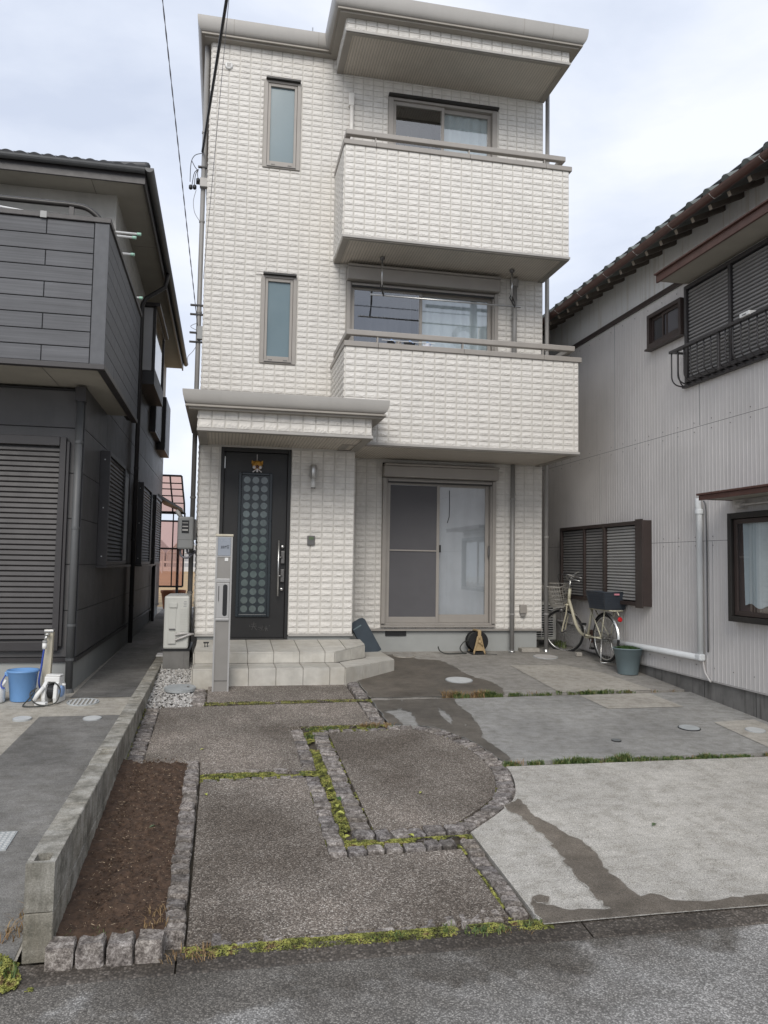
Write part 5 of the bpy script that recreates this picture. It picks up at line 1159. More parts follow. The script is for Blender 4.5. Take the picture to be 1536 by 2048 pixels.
mb = MB(); mb.box((cx_-.027, -.262, zr+.362), (cx_+.027, -.025, zr+.392)); obj('carry_handle', mb, 'ochre', t, bevel=.008)
mb = MB(); mb.lathe([(.028, 0), (.028, -.02), (.012, -.028)], (cx_, -.283, cz_), 16, 'Y'); mb.tube([(cx_, -.30, cz_), (cx_+.05, -.305, cz_-.06)], .010, 8); obj('crank', mb, 'ochre', t, smooth=True)
mb = MB(); mb.box((cx_-.13, -.285, zr), (cx_+.115, -.0, zr+.03)); obj('base_frame', mb, 'black', t, bevel=.01)
for s in (-.105, .10): mb = MB(); mb.lathe([(.016, -.005), (.016, .012)], (cx_+s, -.285, zr+.016), 10, 'Y'); obj('foot', mb, 'rubber', t)
mb = MB(); mb.tube(spline([(3.48, -.13, zr+.20), (3.40, -.16, zr+.19), (3.33, -.17, zr+.10), (3.36, -.18, zr+.03), (3.43, -.20, zr+.012), (3.30, -.22, zr+.012), (3.08, -.22, zr+.01), (2.98, -.20, zr+.05), (2.95, -.19, zr+.12)], 8), .010, 7); obj('hose_end', mb, 'hose', t, smooth=True)
mb = MB(); mb.tube(spline([(3.73, -.29, zr+.008), (3.82, -.33, zr+.006), (3.90, -.36, zr+.006)], 5), .006, 6); obj('loose_end', mb, 'hose', t, smooth=True)

for ch in reel_t.children:     # the reel is a small one: scale its parts about the ground point under the crank
    me = ch.data
    for v in me.vertices:
        wv_ = v.co + ch.location + reel_t.location
        k_ = Vector((3.64, -.15, zr)); wv_ = k_ + (wv_-k_)*.80; v.co = wv_ - ch.location - reel_t.location

# ------------------------------------------------------------------ LEFT HOUSE
LH = thing('charcoal_house', 'charcoal two-storey house with a boarded balcony and tiled hip roof on the left', 'house', (-3.5, 3, .3))
X1, YF, YU = -1.09, -1.85, -.33
mb = MB(); mb.box((-7.0, YF+.02, .2), (X1-.02, 8.4, .60)); obj('foundation', mb, 'found_dark', LH); bpy.data.objects[[o.name for o in LH.children][-1]].data.materials[0] = M['foundation']
mb = MB(); mb.box((-7.0, YF, .60), (X1-.012, 8.4, 3.30)); obj('wall', mb, 'dark_joint', LH)
mb = MB(); mb.box((-7.0, YU, 3.30), (X1-.012, 8.4, 6.1)); obj('upper_wall', mb, 'grey_stucco', LH)
mb = MB(); mb.box((-7.0, YF-.012, .585), (X1+.012, YF-.002, .625)); mb.box((X1-.010, YF-.002, .585), (X1+.012, 8.4, .625)); obj('base_trim', mb, 'dk_metal', LH)
# right side boards: courses of 0.455 m cut to lengths; front wall boards likewise
def boards_x(y, x0, x1, z0, z1, hgt, lens, mat, parent, depth=.012, holes=()):
    z = z0; k = 0
    while z < z1-.02:
        zt_ = min(z+hgt, z1); x = x1; i = 0
        while x > x0+.02:
            ln = lens if (i or k % 2 == 0) else lens*.5
            xa = max(x0, x-ln)
            if not any(xa < h[1] and x > h[0] and z < h[3] and zt_ > h[2] and (xa >= h[0]-.01 and x <= h[1]+.01 and z >= h[2]-.01 and zt_ <= h[3]+.01) for h in holes):
                mb = MB(); mb.box((xa+.004, y-depth, z+.004), (x-.004, y, zt_-.004)); obj('siding_board', mb, mat, parent, bevel=.003)
            x = xa; i += 1
        z = zt_; k += 1
def boards_y(x, y0, y1, z0, z1, hgt, lens, mat, parent, depth=.012):
    z = z0; k = 0
    while z < z1-.02:
        zt_ = min(z+hgt, z1); y = y0; i = 0
        while y < y1-.02:
            ln = lens if (i or k % 2 == 0) else lens*.5
            yb = min(y1, y+ln)
            mb = MB(); mb.box((x-depth, y+.0035, z+.0035), (x, yb-.0035, zt_-.0035)); obj('siding_board', mb, mat, parent, bevel=.002)
            y = yb; i += 1
        z = zt_; k += 1
boards_y(X1, YF, 8.4, .63, 4.45, .4545, 3.03, 'dark_wall', LH, .012)
boards_y(X1, YU, 8.4, 4.45, 6.05, .4545, 3.03, 'grey_stucco', LH, .011)
boards_x(YF, -2.9, X1-.014, .63, 3.28, .4545, 1.82, 'dark_wall', LH)
mb = MB(); mb.box((X1-.11, YU-.012, 4.45), (X1+.004, YU-.001, 6.05)); obj('corner_trim', mb, 'grey_stucco', LH)
# balcony
Bl = bpy.data.objects.new('balcony', None); C.objects.link(Bl); Bl.parent = LH; W[Bl.name] = W[LH.name]
bx1, by0, by1, bz0, bz1 = -.80, -2.75, .05, 3.335, 4.66
mb = MB(); mb.box((-4.6, by0+.012, bz0), (bx1-.012, by0+.12, bz1)); mb.box((bx1-.12, by0+.12, bz0), (bx1-.012, by1, bz1)); mb.box((-4.6, by0+.12, bz0+.02), (bx1-.12, YU, bz0+.15)); obj('balcony_wall', mb, 'dark_joint', Bl)
bh = (bz1-bz0-.02)/9
for k in range(9):
    z = bz0+.02+k*bh; cuts = [-.925, -1.34 if k % 2 == 0 else -1.62, -2.6 if k % 2 == 0 else -2.2, -4.6]
    cuts = [-.925, -1.335, -2.5, -4.6] if k % 2 == 0 else [-.925, -1.9, -4.6]
    for a, b in zip(cuts[1:], cuts[:-1]): mb = MB(); mb.box((a+.004, by0, z+.004), (b-.004, by0+.012, z+bh-.004)); obj('siding_board', mb, 'board_lines', Bl, bevel=.003)
    yc = [by0+.004, -1.9 if k % 2 else -1.2, .3 if k % 2 else -.2, by1]; yc = [by0+.012]+([-1.35] if k % 2 else [-2.1, -.6])+[by1]
    for a, b in zip(yc[:-1], yc[1:]): mb = MB(); mb.box((bx1-.012, a+.003, z+.003), (bx1, b-.003, z+bh-.003)); obj('siding_board', mb, 'dark_siding', Bl, bevel=.002)
mb = MB(); mb.box((-.921, by0-.006, bz0+.02), (bx1+.004, by0+.0115, bz1-.002)); obj('corner_trim', mb, 'dark_siding', Bl, bevel=.003)
mb = MB(); mb.box((-4.6, by0-.02, bz0-.03), (bx1+.012, by0+.05, bz0+.018)); mb.box((bx1-.06, by0+.05, bz0-.03), (bx1+.012, by1, bz0+.018)); obj('bottom_trim', mb, 'dk_metal', Bl, bevel=.004)
mb = MB(); mb.box((-4.6, by0-.02, bz1), (bx1+.02, by0+.14, bz1+.05)); mb.box((bx1-.14, by0+.14, bz1), (bx1+.02, by1, bz1+.05)); obj('coping', mb, 'dk_metal', Bl, bevel=.006)
mb = MB(); mb.box((-4.6, by0+.05, bz0-.012), (bx1-.062, YU, bz0+.01)); obj('soffit', mb, 'soffit_beige', Bl)
mb = MB(); mb.box((-4.5, by0+.06, bz0-.0135), (-1.0, by0+.065, bz0-.0125)); mb.box((-1.35, by0+.07, bz0-.0135), (-1.345, YF, bz0-.0125)); obj('soffit_joint', mb, 'dk_metal', Bl)
mb = MB(); pts = [(-4.6, by0+.06, bz1+.17), (-1.40, by0+.06, bz1+.17), (-1.26, by0+.06, bz1+.17), (-1.15, by0+.06, bz1+.17), (-1.02, by0+.06, bz1+.155), (-.93, by0+.06, bz1+.10), (-.885, by0+.06, bz1+.05)]; mb.tube([pts[0]]+[tuple(q) for q in spline(pts[1:], 5)], .026, 10); obj('handrail', mb, 'black_trim', Bl, smooth=True)
for x in (-1.14, -2.1): mb = MB(); mb.box((x-.02, by0+.045, bz1+.051), (x+.02, by0+.075, bz1+.15)); obj('rail_post', mb, 'dk_metal', Bl)
mb = MB(); mb.box((-1.39, by0-.024, bz1-.004), (-1.335, by0-.0205, bz1+.056)); obj('joint_tape', mb, 'meter', Bl)
# front shutter
Sh = bpy.data.objects.new('shutter_window', None); C.objects.link(Sh); Sh.parent = LH; W[Sh.name] = W[LH.name]
slm = MB(); slm.add([(0, 0, 0), (1, 0, 0), (1, -.016, .012), (0, -.016, .012), (0, -.010, .046), (1, -.010, .046), (1, 0, .05), (0, 0, .05)], [(0, 1, 2, 3), (3, 2, 5, 4), (4, 5, 6, 7), (0, 3, 4, 7), (1, 6, 5, 2)])
slme = slm.mesh('slat'); slme.materials.append(M['shutter'])
n_ = 37
for k in range(n_): inst('slat', slme, Sh, (-2.55, YF-.03, .80+k*(1.90/n_)), (0, 0, 0), (1.245, 1, 1.0))
mb = MB(); mb.box((-2.6, YF-.022, .76), (-1.26, YF-.0125, 2.76)); obj('backing', mb, 'black', Sh)
mb = MB(); mb.box((-1.304, YF-.08, .70), (-1.245, YF-.0225, 2.80)); mb.box((-2.6, YF-.09, 2.71), (-1.304, YF-.0225, 2.80)); mb.box((-2.6, YF-.08, .70), (-1.304, YF-.0225, .79)); mb.box((-1.244, YF-.06, .74), (-1.215, YF-.0125, 2.76)); obj('shutter_frame', mb, 'dk_metal', Sh, bevel=.004)
# side shutters and windows on the right wall
sl2 = MB(); sl2.add([(0, 0, 0), (.016, 0, .012), (.010, 0, .04), (0, 0, .044), (0, 1, 0), (.016, 1, .012), (.010, 1, .04), (0, 1, .044)], [(0, 4, 5, 1), (1, 5, 6, 2), (2, 6, 7, 3), (0, 1, 2, 3), (4, 7, 6, 5)])
sl2m = sl2.mesh('slat'); sl2m.materials.append(M['shutter'])
def side_shutter(y0, y1, z0, z1, win=None):
    S = bpy.data.objects.new('side_shutter', None); C.objects.link(S); S.parent = LH; W[S.name] = W[LH.name]
    mb = MB(); mb.box((X1+.001, y0, z0), (X1+.11, y0+.05, z1)); mb.box((X1+.001, y1-.05, z0), (X1+.11, y1, z1)); mb.box((X1+.001, y0+.05, z0), (X1+.11, y1-.05, z0+.05)); mb.box((X1+.001, y0+.05, z1-.05), (X1+.11, y1-.05, z1)); mb.box((X1+.001, y0+.05, z0+.05), (X1+.08, y1-.05, z1-.05)); obj('shutter_case', mb, 'dk_metal', S, bevel=.004)
    k = int((z1-z0-.1)/.048)
    for i in range(k): inst('slat', sl2m, S, (X1+.082, y0+.055, z0+.052+i*.048), (0, 0, 0), (1, y1-y0-.11, 1))
    for z in (z0+.1, (z0+z1)/2, z1-.1): mb = MB(); mb.lathe([(.008, -.004), (.008, .001)], (X1+.055, y0, z), 8, 'Y'); obj('screw', mb, 'steel', S)
    if win:
        mb = MB(); mb.box((X1+.001, y1+.002, z0+.01), (X1+.05, win, z1-.02)); obj('window_frame', mb, 'dk_metal', S, bevel=.004)
        mb = MB(); mb.box((X1+.0505, y1+.04, z0+.06), (X1+.054, win-.05, z1-.08)); obj('pane', mb, 'meter', S)
        mb = MB(); mb.box((X1+.001, y0, z0-.03), (X1+.12, win, z0-.002)); obj('sill', mb, 'dk_metal', S)
side_shutter(-.80, .70, 1.53, 2.83, 1.55)
side_shutter(3.1, 4.6, 1.52, 2.86, 5.6); side_shutter(5.6, 7.0, 1.52, 2.86, None)
# bay window upstairs and two more beyond
Bw = bpy.data.objects.new('bay_window', None); C.objects.link(Bw); Bw.parent = LH; W[Bw.name] = W[LH.name]
def fr_y(mb, x0, x1, y0, y1, z0, z1, t_):   # frame in YZ plane
    mb.box((x0, y0, z0), (x1, y0+t_, z1)); mb.box((x0, y1-t_, z0), (x1, y1, z1)); mb.box((x0, y0+t_, z0), (x1, y1-t_, z0+t_)); mb.box((x0, y0+t_, z1-t_), (x1, y1-t_, z1))
mb = MB(); mb.box((X1+.001, 2.75, 4.40), (X1+.24, 4.6, 4.62)); mb.box((X1+.001, 2.70, 5.66), (X1+.30, 4.65, 5.72)); fr_y(mb, X1+.20, X1+.24, 2.75, 4.6, 4.622, 5.658, .05); mb.box((X1+.19, 2.751, 4.622), (X1+.199, 2.80, 5.658)); obj('bay_frame', mb, 'dk_metal', Bw, bevel=.004)
mb = MB(); mb.box((X1+.02, 2.76, 4.63), (X1+.188, 2.77, 5.65)); obj('side_pane', mb, 'curtain_grey', Bw)
mb = MB(); mb.quad((X1+.218, 2.81, 4.68), (X1+.218, 4.54, 4.68), (X1+.218, 4.54, 5.6), (X1+.218, 2.81, 5.6)); obj('pane', mb, 'glass', Bw); mb = MB(); mb.box((X1+.15, 2.9, 4.65), (X1+.155, 4.5, 5.62)); obj('curtain', mb, 'curtain_grey', Bw)
for y0, y1, z0, z1, p_ in ((4.9, 6.3, 3.98, 5.10, .10), (6.4, 7.7, 3.85, 4.95, .17)):
    mb = MB(); mb.box((X1+.001, y0, z0), (X1+p_, y1, z1)); obj('shutter_case', mb, 'dk_metal', LH, bevel=.005)
    mb = MB(); mb.box((X1+p_+.0005, y0+.06, z0+.06), (X1+p_+.004, y1-.06, z1-.06)); obj('shutter_face', mb, 'shutter', LH)
# eaves, gutters, hip roof
ex, ey0, ey1, ez = -.74, -.80, 8.35, 6.03
mb = MB(); mb.box((-7.3, ey0, ez), (ex, ey1, ez+.02)); obj('eave_soffit', mb, 'soffit_beige', LH)
mb = MB(); mb.box((-7.3, ey0-.03, ez-.05), (ex+.03, ey0-.001, ez+.10)); mb.box((ex+.001, ey0-.001, ez-.05), (ex+.03, ey1, ez+.10)); obj('fascia', mb, 'dk_metal', LH, bevel=.003)
mb = MB(); mb.box((-1.33, ey0+.05, ez-.002), (-1.325, YU, ez-.0005)); mb.box((-1.05, 1.2, ez-.002), (ex, 1.205, ez-.0005)); obj('soffit_joint', mb, 'dk_metal', LH)
def half_gutter(p0, p1, out, r_, zt_, mat, parent, name='gutter'):
    mb = MB(); pr = []
    for i in range(9):
        a = math.pi+math.pi*i/8; pr.append((r_+r_*math.cos(a), r_*math.sin(a)))
    pr += [(2*r_-.006, 0.0)]; pr = [(0.0, .0)]+[(a, b-.0) for a, b in pr]
    a, b = Vector(p0), Vector(p1); o_ = Vector(out); vs = []
    for P in (a, b):
        for q in pr: vs.append((P.x+o_.x*q[0], P.y+o_.y*q[0], zt_+q[1]))
    n2 = len(pr); mb.add(vs, [(i, n2+i, n2+i+1, i+1) for i in range(n2-1)]+[tuple(range(n2)), tuple(range(2*n2-1, n2-1, -1))]); return obj(name, mb, mat, parent, smooth=False)
half_gutter((-7.3, ey0-.032), (ex+.032, ey0-.032), (0, -1), .05, ez+.105, 'pipe_dark', LH, 'front_gutter'); half_gutter((ex+.032, ey1), (ex+.032, ey0-.13), (1, 0), .05, ez+.105, 'pipe_dark', LH, 'side_gutter')
mb = MB(); ap = (-4.0, 3.8, 7.75); base = [(-7.3, ey0-.05, ez+.12), (ex+.05, ey0-.05, ez+.12), (ex+.05, ey1, ez+.12), (-7.3, ey1, ez+.12)]
mb.add(base+[(-4.0, 2.4, 7.5), (-4.0, 5.2, 7.5)], [(0, 1, 4), (1, 2, 5, 4), (2, 3, 5), (3, 0, 4, 5), (3, 2, 1, 0)]); obj('roof', mb, 'roof_dark', LH)
# first courses of roof tiles along the front eave
rt = MB(); vs = []; nn = 8
for i in range(nn+1):
    u = i/nn; vs += [(u*.15, 0, .012+.028*math.sin(math.pi*u)), (u*.15, .32, .012+.028*math.sin(math.pi*u)), (u*.15, 0, .0)]
fs = []
for i in range(nn): fs += [(3*i, 3*i+3, 3*i+4, 3*i+1), (3*i+2, 3*i+5, 3*i+3, 3*i)]
rt.add(vs, fs); rtm = rt.mesh('roof_tile', False); rtm.materials.append(M['roof_dark'])
sl_f = math.atan2(7.5-ez-.12, 3.25)
for c_ in range(4):
    for i in range(20): inst('roof_tile', rtm, LH, (ex-.05-.15*(i+1)-c_*.28, ey0-.07+c_*.27, ez+.125+c_*.27*math.tan(sl_f)+.008*c_), (sl_f, 0, 0))
mb = MB(); mb.tube([(ex+.05, ey0-.06, ez+.15), (-4.0, 2.4, 7.55)], .05, 8); obj('hip_ridge', mb, 'roof_dark', LH, smooth=True)
# pipes
p_ = pipe([(-1.125, -1.95, .27), (-1.125, -1.95, 3.16)], .036, 'pipe_dark', LH, clips=(.62, .95, 1.9, 2.75)); mb = MB(); mb.lathe([(.058, .27), (.055, .30), (.04, .34)], (-1.125, -1.95, 0), 14); obj('pipe_foot', mb, 'pipe_dark', p_)
mb = MB(); mb.box((-1.17, -1.99, 3.16), (-1.07, -1.87, 3.30)); obj('rain_head', mb, 'dk_metal', p_)
p_ = pipe([(-1.03, 2.35, .30), (-1.03, 2.35, 5.55), (-.98, 2.35, 5.66), (-.70, 2.35, 5.86), (-.66, 2.35, 6.08)], .034, 'dk_metal', LH, clips=(.9, 1.9, 3.0, 4.2))
pipe([(-1.03, 6.2, .30), (-1.03, 6.2, 1.5)], .03, 'dk_metal', LH)
mb = MB(); mb.box((X1+.001, 6.4, .35), (X1+.03, 7.2, 1.45)); obj('service_door', mb, 'meter', LH, bevel=.004)

# drying poles resting across the left balcony
for i, (x0_, z0_, yy, dy, lb) in enumerate(((-2.6, 5.04, -1.55, .0, 'upper white drying pole with a mint cap poking past the left balcony'), (-2.6, 5.0, -1.75, .03, 'longest white drying pole, its mint cap furthest out past the left balcony'), (-2.6, 4.93, -1.35, .0, 'short-ended white drying pole with mint cap just below the two others'), (-2.6, 4.78, -.35, .0, 'lowest white drying pole end with mint cap behind the left balcony'))):
    ex_ = (-.70, -.63, -.735, -.74)[i]
    t = thing('drying_pole', lb, 'drying pole', (-1.6, yy, z0_), 'drying poles on the left balcony')
    mb = MB(); mb.tube([(x0_, yy+dy, z0_+.02), (ex_-.03, yy, z0_)], .013, 8); obj('rod', mb, 'white_pl', t, smooth=True)
    mb = MB(); mb.tube([(ex_-.04, yy, z0_), (ex_, yy, z0_-.0)], .018, 8); obj('end_cap', mb, 'cap_green', t, smooth=True)
for i, (a, b, lb) in enumerate((((-2.4, -2.35, 4.95), (-1.55, -2.60, 4.725), 'white pole slanting down onto the left balcony coping at the picture edge'), ((-2.0, -2.3, 4.93), (-1.27, -2.62, 4.73), 'white pole slanting down near the left balcony rail post'))):
    t = thing('leaning_pole', lb, 'drying pole', b, 'poles leaning in the left balcony'); mb = MB(); mb.tube([a, b], .012, 8); obj('rod', mb, 'white_pl', t, smooth=True)

# yard things in front of it
t = thing('bucket', 'blue plastic bucket with handle standing by the left yard tap', 'bucket', (-1.455, -2.33, .298))
bx_, by_ = -1.455, -2.33; z0 = .298
mb = MB(); mb.lathe([(.098, z0), (.102, z0+.01), (.128, z0+.255), (.14, z0+.262), (.14, z0+.278), (.124, z0+.278), (.098, z0+.02), (.001, z0+.02)], (bx_, by_, 0), 32, cap=False); mb.lathe([(.098, z0), (.0005, z0)], (bx_, by_, 0), 32, cap=False); obj('body', mb, 'bucket', t, smooth=True)
mb = MB(); mb.box((bx_-.152, by_-.03, z0+.22), (bx_-.12, by_+.03, z0+.262)); obj('handle_lug', mb, 'bucket', t, bevel=.005)
mb = MB(); mb.tube(spline([(bx_-.14, by_-.02, z0+.24), (bx_-.16, by_-.09, z0+.17), (bx_-.13, by_-.13, z0+.13), (bx_-.05, by_-.14, z0+.19)], 6)[:14], .006, 6); obj('bail', mb, 'bluehose', t, smooth=True)
t = thing('water_can', 'white plastic jug half cut off at the left picture edge beside the blue bucket', 'jug', (-1.655, -2.38, .295))
mb = MB(); mb.lathe([(.085, .295), (.092, .31), (.092, .41), (.08, .43), (.035, .45), (.03, .49), (.001, .49)], (-1.675, -2.40, 0), 24); obj('body', mb, 'white_pl', t, smooth=True)
mb = MB(); mb.tube([(-1.61, -2.42, .43), (-1.585, -2.43, .475), (-1.575, -2.43, .50)], .012, 8); obj('spout', mb, 'white_pl', t, smooth=True)
t = thing('tap_post', 'cream garden tap post with a steel tap and blue hose in the left yard', 'tap', (-1.262, -2.25, .30))
mb = MB(); mb.box((-1.305, -2.29, .295), (-1.235, -2.22, .925)); rm = Matrix.Translation((-1.262, -2.25, .3)) @ Matrix.Rotation(R(1.5), 4, 'Y') @ Matrix.Translation((1.262, 2.25, -.3)); mb.v = [tuple(rm @ Vector(p)) for p in mb.v]; obj('post', mb, 'cream_wood', t, bevel=.005)
mb = MB(); mb.box((-1.296, -2.305, .912), (-1.214, -2.21, .935)); obj('post_cap', mb, 'steel', t, bevel=.003)
mb = MB(); mb.tube([(-1.262, -2.29, .885), (-1.262, -2.35, .885), (-1.27, -2.365, .85)], .013, 8); mb.lathe([(.026, -.012), (.026, .0)], (-1.258, -2.345, .905), 10); obj('faucet', mb, 'chrome', t, smooth=True)
mb = MB(); mb.lathe([(.02, .845), (.022, .83), (.02, .82)], (-1.272, -2.367, 0), 12); mb.v = [(x, y, z) for x, y, z in mb.v]; obj('coupling', mb, 'meter', t)
mb = MB(); mb.lathe([(.02, .82), (.021, .79), (.017, .765)], (-1.274, -2.367, 0), 12); obj('hose_nozzle', mb, 'white_pl', t, smooth=True)
mb = MB(); mb.tube(spline([(-1.276, -2.367, .77), (-1.295, -2.36, .60), (-1.315, -2.33, .45), (-1.30, -2.2, .31)], 6), .009, 7); obj('hose', mb, 'bluehose', t, smooth=True)
t = thing('white_hose_reel', 'white portable hose reel with pale blue sides and black hose in the left yard', 'hose reel', (-1.17, -2.43, .29))
rx, ry, z0 = -1.165, -2.43, .285
rm = Matrix.Translation((rx, ry, z0)) @ Matrix.Rotation(R(-14), 4, 'Z')
def RL(nm, mb, mt, **k): mb.v = [tuple(rm @ Vector(p)) for p in mb.v]; return obj(nm, mb, mt, t, **k)
mb = MB()
for s in (-1, 1):
    pr = [(-.085, .01), (.085, .01), (.10, .06), (.085, .17), (.05, .20), (-.05, .20), (-.09, .17), (-.10, .06)]
    x0_, x1_ = (.035, .07) if s > 0 else (-.07, -.035)
    mb.add([(x0_, y, z) for y, z in pr]+[(x1_, y, z) for y, z in pr], [tuple(range(7, -1, -1)), tuple(range(8, 16))]+[(i, (i+1) % 8, 8+(i+1) % 8, 8+i) for i in range(8)])
RL('side_panel', mb, 'white_pl', bevel=.008)
mb = MB(); mb.lathe([(.07, -.033), (.07, .033)], (0, 0, .11), 22, 'X'); RL('drum', mb, 'black', smooth=False)
mb = MB(); mb.lathe([(.055, .0705), (.05, .080), (.001, .082)], (0, 0, .11), 20, 'X'); RL('hub_cap', mb, 'lblue', smooth=True)
mb = MB(); mb.box((-.07, -.05, .195), (.07, .04, .245)); mb.box((-.06, -.045, .246), (.075, .03, .262)); RL('handle', mb, 'white_pl', bevel=.01)
mb = MB(); mb.tube([(-.045, -.105, .16), (-.09, -.13, .09), (-.115, -.14, .04)], [.018, .02, .016], 8); RL('spray_gun', mb, 'white_pl', smooth=True)
mb = MB(); mb.box((-.10, -.16, .0), (-.0, -.10, .03)); RL('foot', mb, 'white_pl', bevel=.006)
mb = MB(); mb.tube([(.075, 0, .17), (.105, 0, .165)], .012, 8); RL('crank_knob', mb, 'white_pl', smooth=True)
mb = MB(); mb.tube(spline([(-.01, -.10, .18), (.05, -.10, .20), (.09, -.07, .13), (.08, -.12, .03), (.0, -.17, .008), (-.10, -.16, .03), (-.16, -.12, .10), (-.10, -.12, .15)], 8), .006, 6); mb.tube(spline([(.0, -.17, .006), (-.05, -.21, .006), (-.14, -.23, .006), (-.19, -.18, .006), (-.17, -.10, .06), (-.15, -.06, .12)], 8), .006, 6); RL('hose', mb, 'hose', smooth=True)

# ------------------------------------------------------------------ RIGHT HOUSE
RH = thing('corrugated_house', 'grey ribbed-metal clad house with brown trims and clay tile roof on the right', 'house', (8, 0, .3))
XW = 5.20; ya, yb_ = -9.5, 9.0
mb = MB(); mb.box((XW+.03, ya, .1), (10, yb_, .455)); obj('foundation', mb, 'found_dark', RH)
mb = MB(); y_ = -2.2
for yj in (-5.1, -4.3, -3.55, -2.75, -1.95, -1.1, -.2): mb.box((XW+.0285, yj, .12), (XW+.0298, yj+.006, .45))
obj('base_joint', mb, 'black', RH)
mb = MB(); mb.box((XW+.005, ya, .455), (XW+.03, yb_, .468)); obj('base_flashing', mb, 'pvc_dirty', RH)
def ribbed(z0, z1, y0, y1, x, mat, pitch=.0606, rib=.014, d_=.0026):
    mb = MB(); vs = []; y = y0
    pr = []
    while y < y1:
        pr += [(y, 0), (y+pitch-rib-.005, 0), (y+pitch-rib, d_), (y+pitch-.005, d_)]; y += pitch
    pr.append((y1, 0))
    for (yy, dd) in pr: vs += [(x-dd, yy, z0), (x-dd, yy, z1)]
    mb.add(vs, [(2*i, 2*i+1, 2*i+3, 2*i+2) for i in range(len(pr)-1)]); return obj('metal_cladding', mb, mat, RH)
# three lifts of sheet with lap joints, as on the photograph
ribbed(.47, 1.885, ya, yb_, XW, 'corr'); ribbed(1.889, 3.10, ya, yb_, XW, 'corr'); ribbed(3.104, 4.735, ya, yb_, XW, 'corr'); ribbed(4.79, 5.34, ya, yb_, XW-.012, 'corr_up')
mb = MB(); mb.box((XW+.001, ya, .47), (XW+.25, yb_, 5.6)); obj('wall', mb, 'dark_joint', RH)
for z0, z1, ph in ((.475, 1.88, 0), (1.895, 3.095, .3), (3.11, 4.73, .1)):
    for k in range(7):
        y = -6.6+ph*2+k*1.82; mb = MB(); mb.box((XW-.0050, y, z0), (XW-.0002, y+.0035, z1)); obj('sheet_lap', mb, 'meter', RH)
mb = MB()
for z in (.60, 1.84, 1.93, 3.05, 3.15, 4.66):
    for k in range(34):
        y = -6.0+k*.303; mb.lathe([(.007, -.006), (.005, -.0035)], (XW-.003, y, z), 6, 'X')
obj('screw_heads', mb, 'found_dark', RH, kind='stuff')
mb = MB(); mb.box((XW-.035, ya, 4.735), (XW+.0005, yb_, 4.789)); obj('ledge', mb, 'brown', RH, bevel=.004)
# eaves
ge = 4.80; gzt = 5.145
o_ = half_gutter((ge+.0, ya), (ge, 2.0), (-1, 0), .052, gzt, 'redbrown', RH, 'eave_gutter')
for i in range(14):
    y = -7.2+i*.70; mb = MB(); mb.tube([(ge-.052, y, gzt+.005), (ge-.11, y, gzt-.02), (ge-.052, y, gzt-.06), (ge+.02, y, gzt-.01)], .004, 5); obj('gutter_hook', mb, 'pvc_dirty', RH)
slp = .45
mb = MB(); mb.add([(ge-.03, ya, 5.155), (ge-.03, 2.1, 5.155), (9.5, 2.1, 5.155+slp*4.73), (9.5, ya, 5.155+slp*4.73), (ge-.03, ya, 5.125), (ge-.03, 2.1, 5.125), (9.5, 2.1, 5.125+slp*4.73), (9.5, ya, 5.125+slp*4.73)], [(0, 3, 2, 1), (4, 5, 6, 7), (0, 1, 5, 4), (1, 2, 6, 5), (3, 0, 4, 7)]); obj('roof', mb, 'kawara', RH)
kt = MB(); vs = []; nn = 8
for i in range(nn+1):
    a = math.pi*i/nn
    for xx in (0, .24): vs.append((xx, .062*math.cos(a), .066*math.sin(a)))
kt.add(vs, [(2*i, 2*i+2, 2*i+3, 2*i+1) for i in range(nn)]+[tuple(2*i for i in range(nn, -1, -1))]); ktm = kt.mesh('roof_tile', False); ktm.materials.append(M['kawara'])
flat_t = MB(); vs = []
for i in range(7):
    u = i/6
    for xx in (0, .24): vs.append((xx, (u-.5)*.19, -.018*math.sin(math.pi*u)+.012))
flat_t.add(vs, [(2*i, 2*i+2, 2*i+3, 2*i+1) for i in range(6)]); ftm = flat_t.mesh('roof_tile'); ftm.materials.append(M['kawara'])
sa = -math.atan(slp)
for c_ in range(3):
    for i in range(33):
        y = -7.3+i*.285
        inst('roof_tile', ktm, RH, (ge-.055+c_*.21, y, 5.165+c_*.21*slp+.004*c_), (0, sa, 0))
        inst('roof_tile', ftm, RH, (ge-.07+c_*.21, y+.1425, 5.172+c_*.21*slp+.004*c_), (0, sa, 0))
mb = MB(); mb.tube([(ge-.0, -7.3+i*.285, 5.15) for i in (0, 32)], .01, 5); obj('tile_batten', mb, 'rafter', RH)
rf = MB(); rf.box((0, -.022, -.05), (.62, .022, .0)); rfm = rf.mesh('rafter'); rfm.materials.append(M['rafter'])
rfe = MB(); rfe.box((-.004, -.021, -.049), (-.0005, .021, -.001)); rem = rfe.mesh('rafter_end'); rem.materials.append(M['rafter_end'])
for i in range(31):
    y = -7.0+i*.29; o = inst('rafter', rfm, RH, (ge+.02, y, 5.115), (0, sa, 0)); W[o.name] = Vector((0, 0, 0))
    q = bpy.data.objects.new('rafter_end', rem); C.objects.link(q); q.parent = o
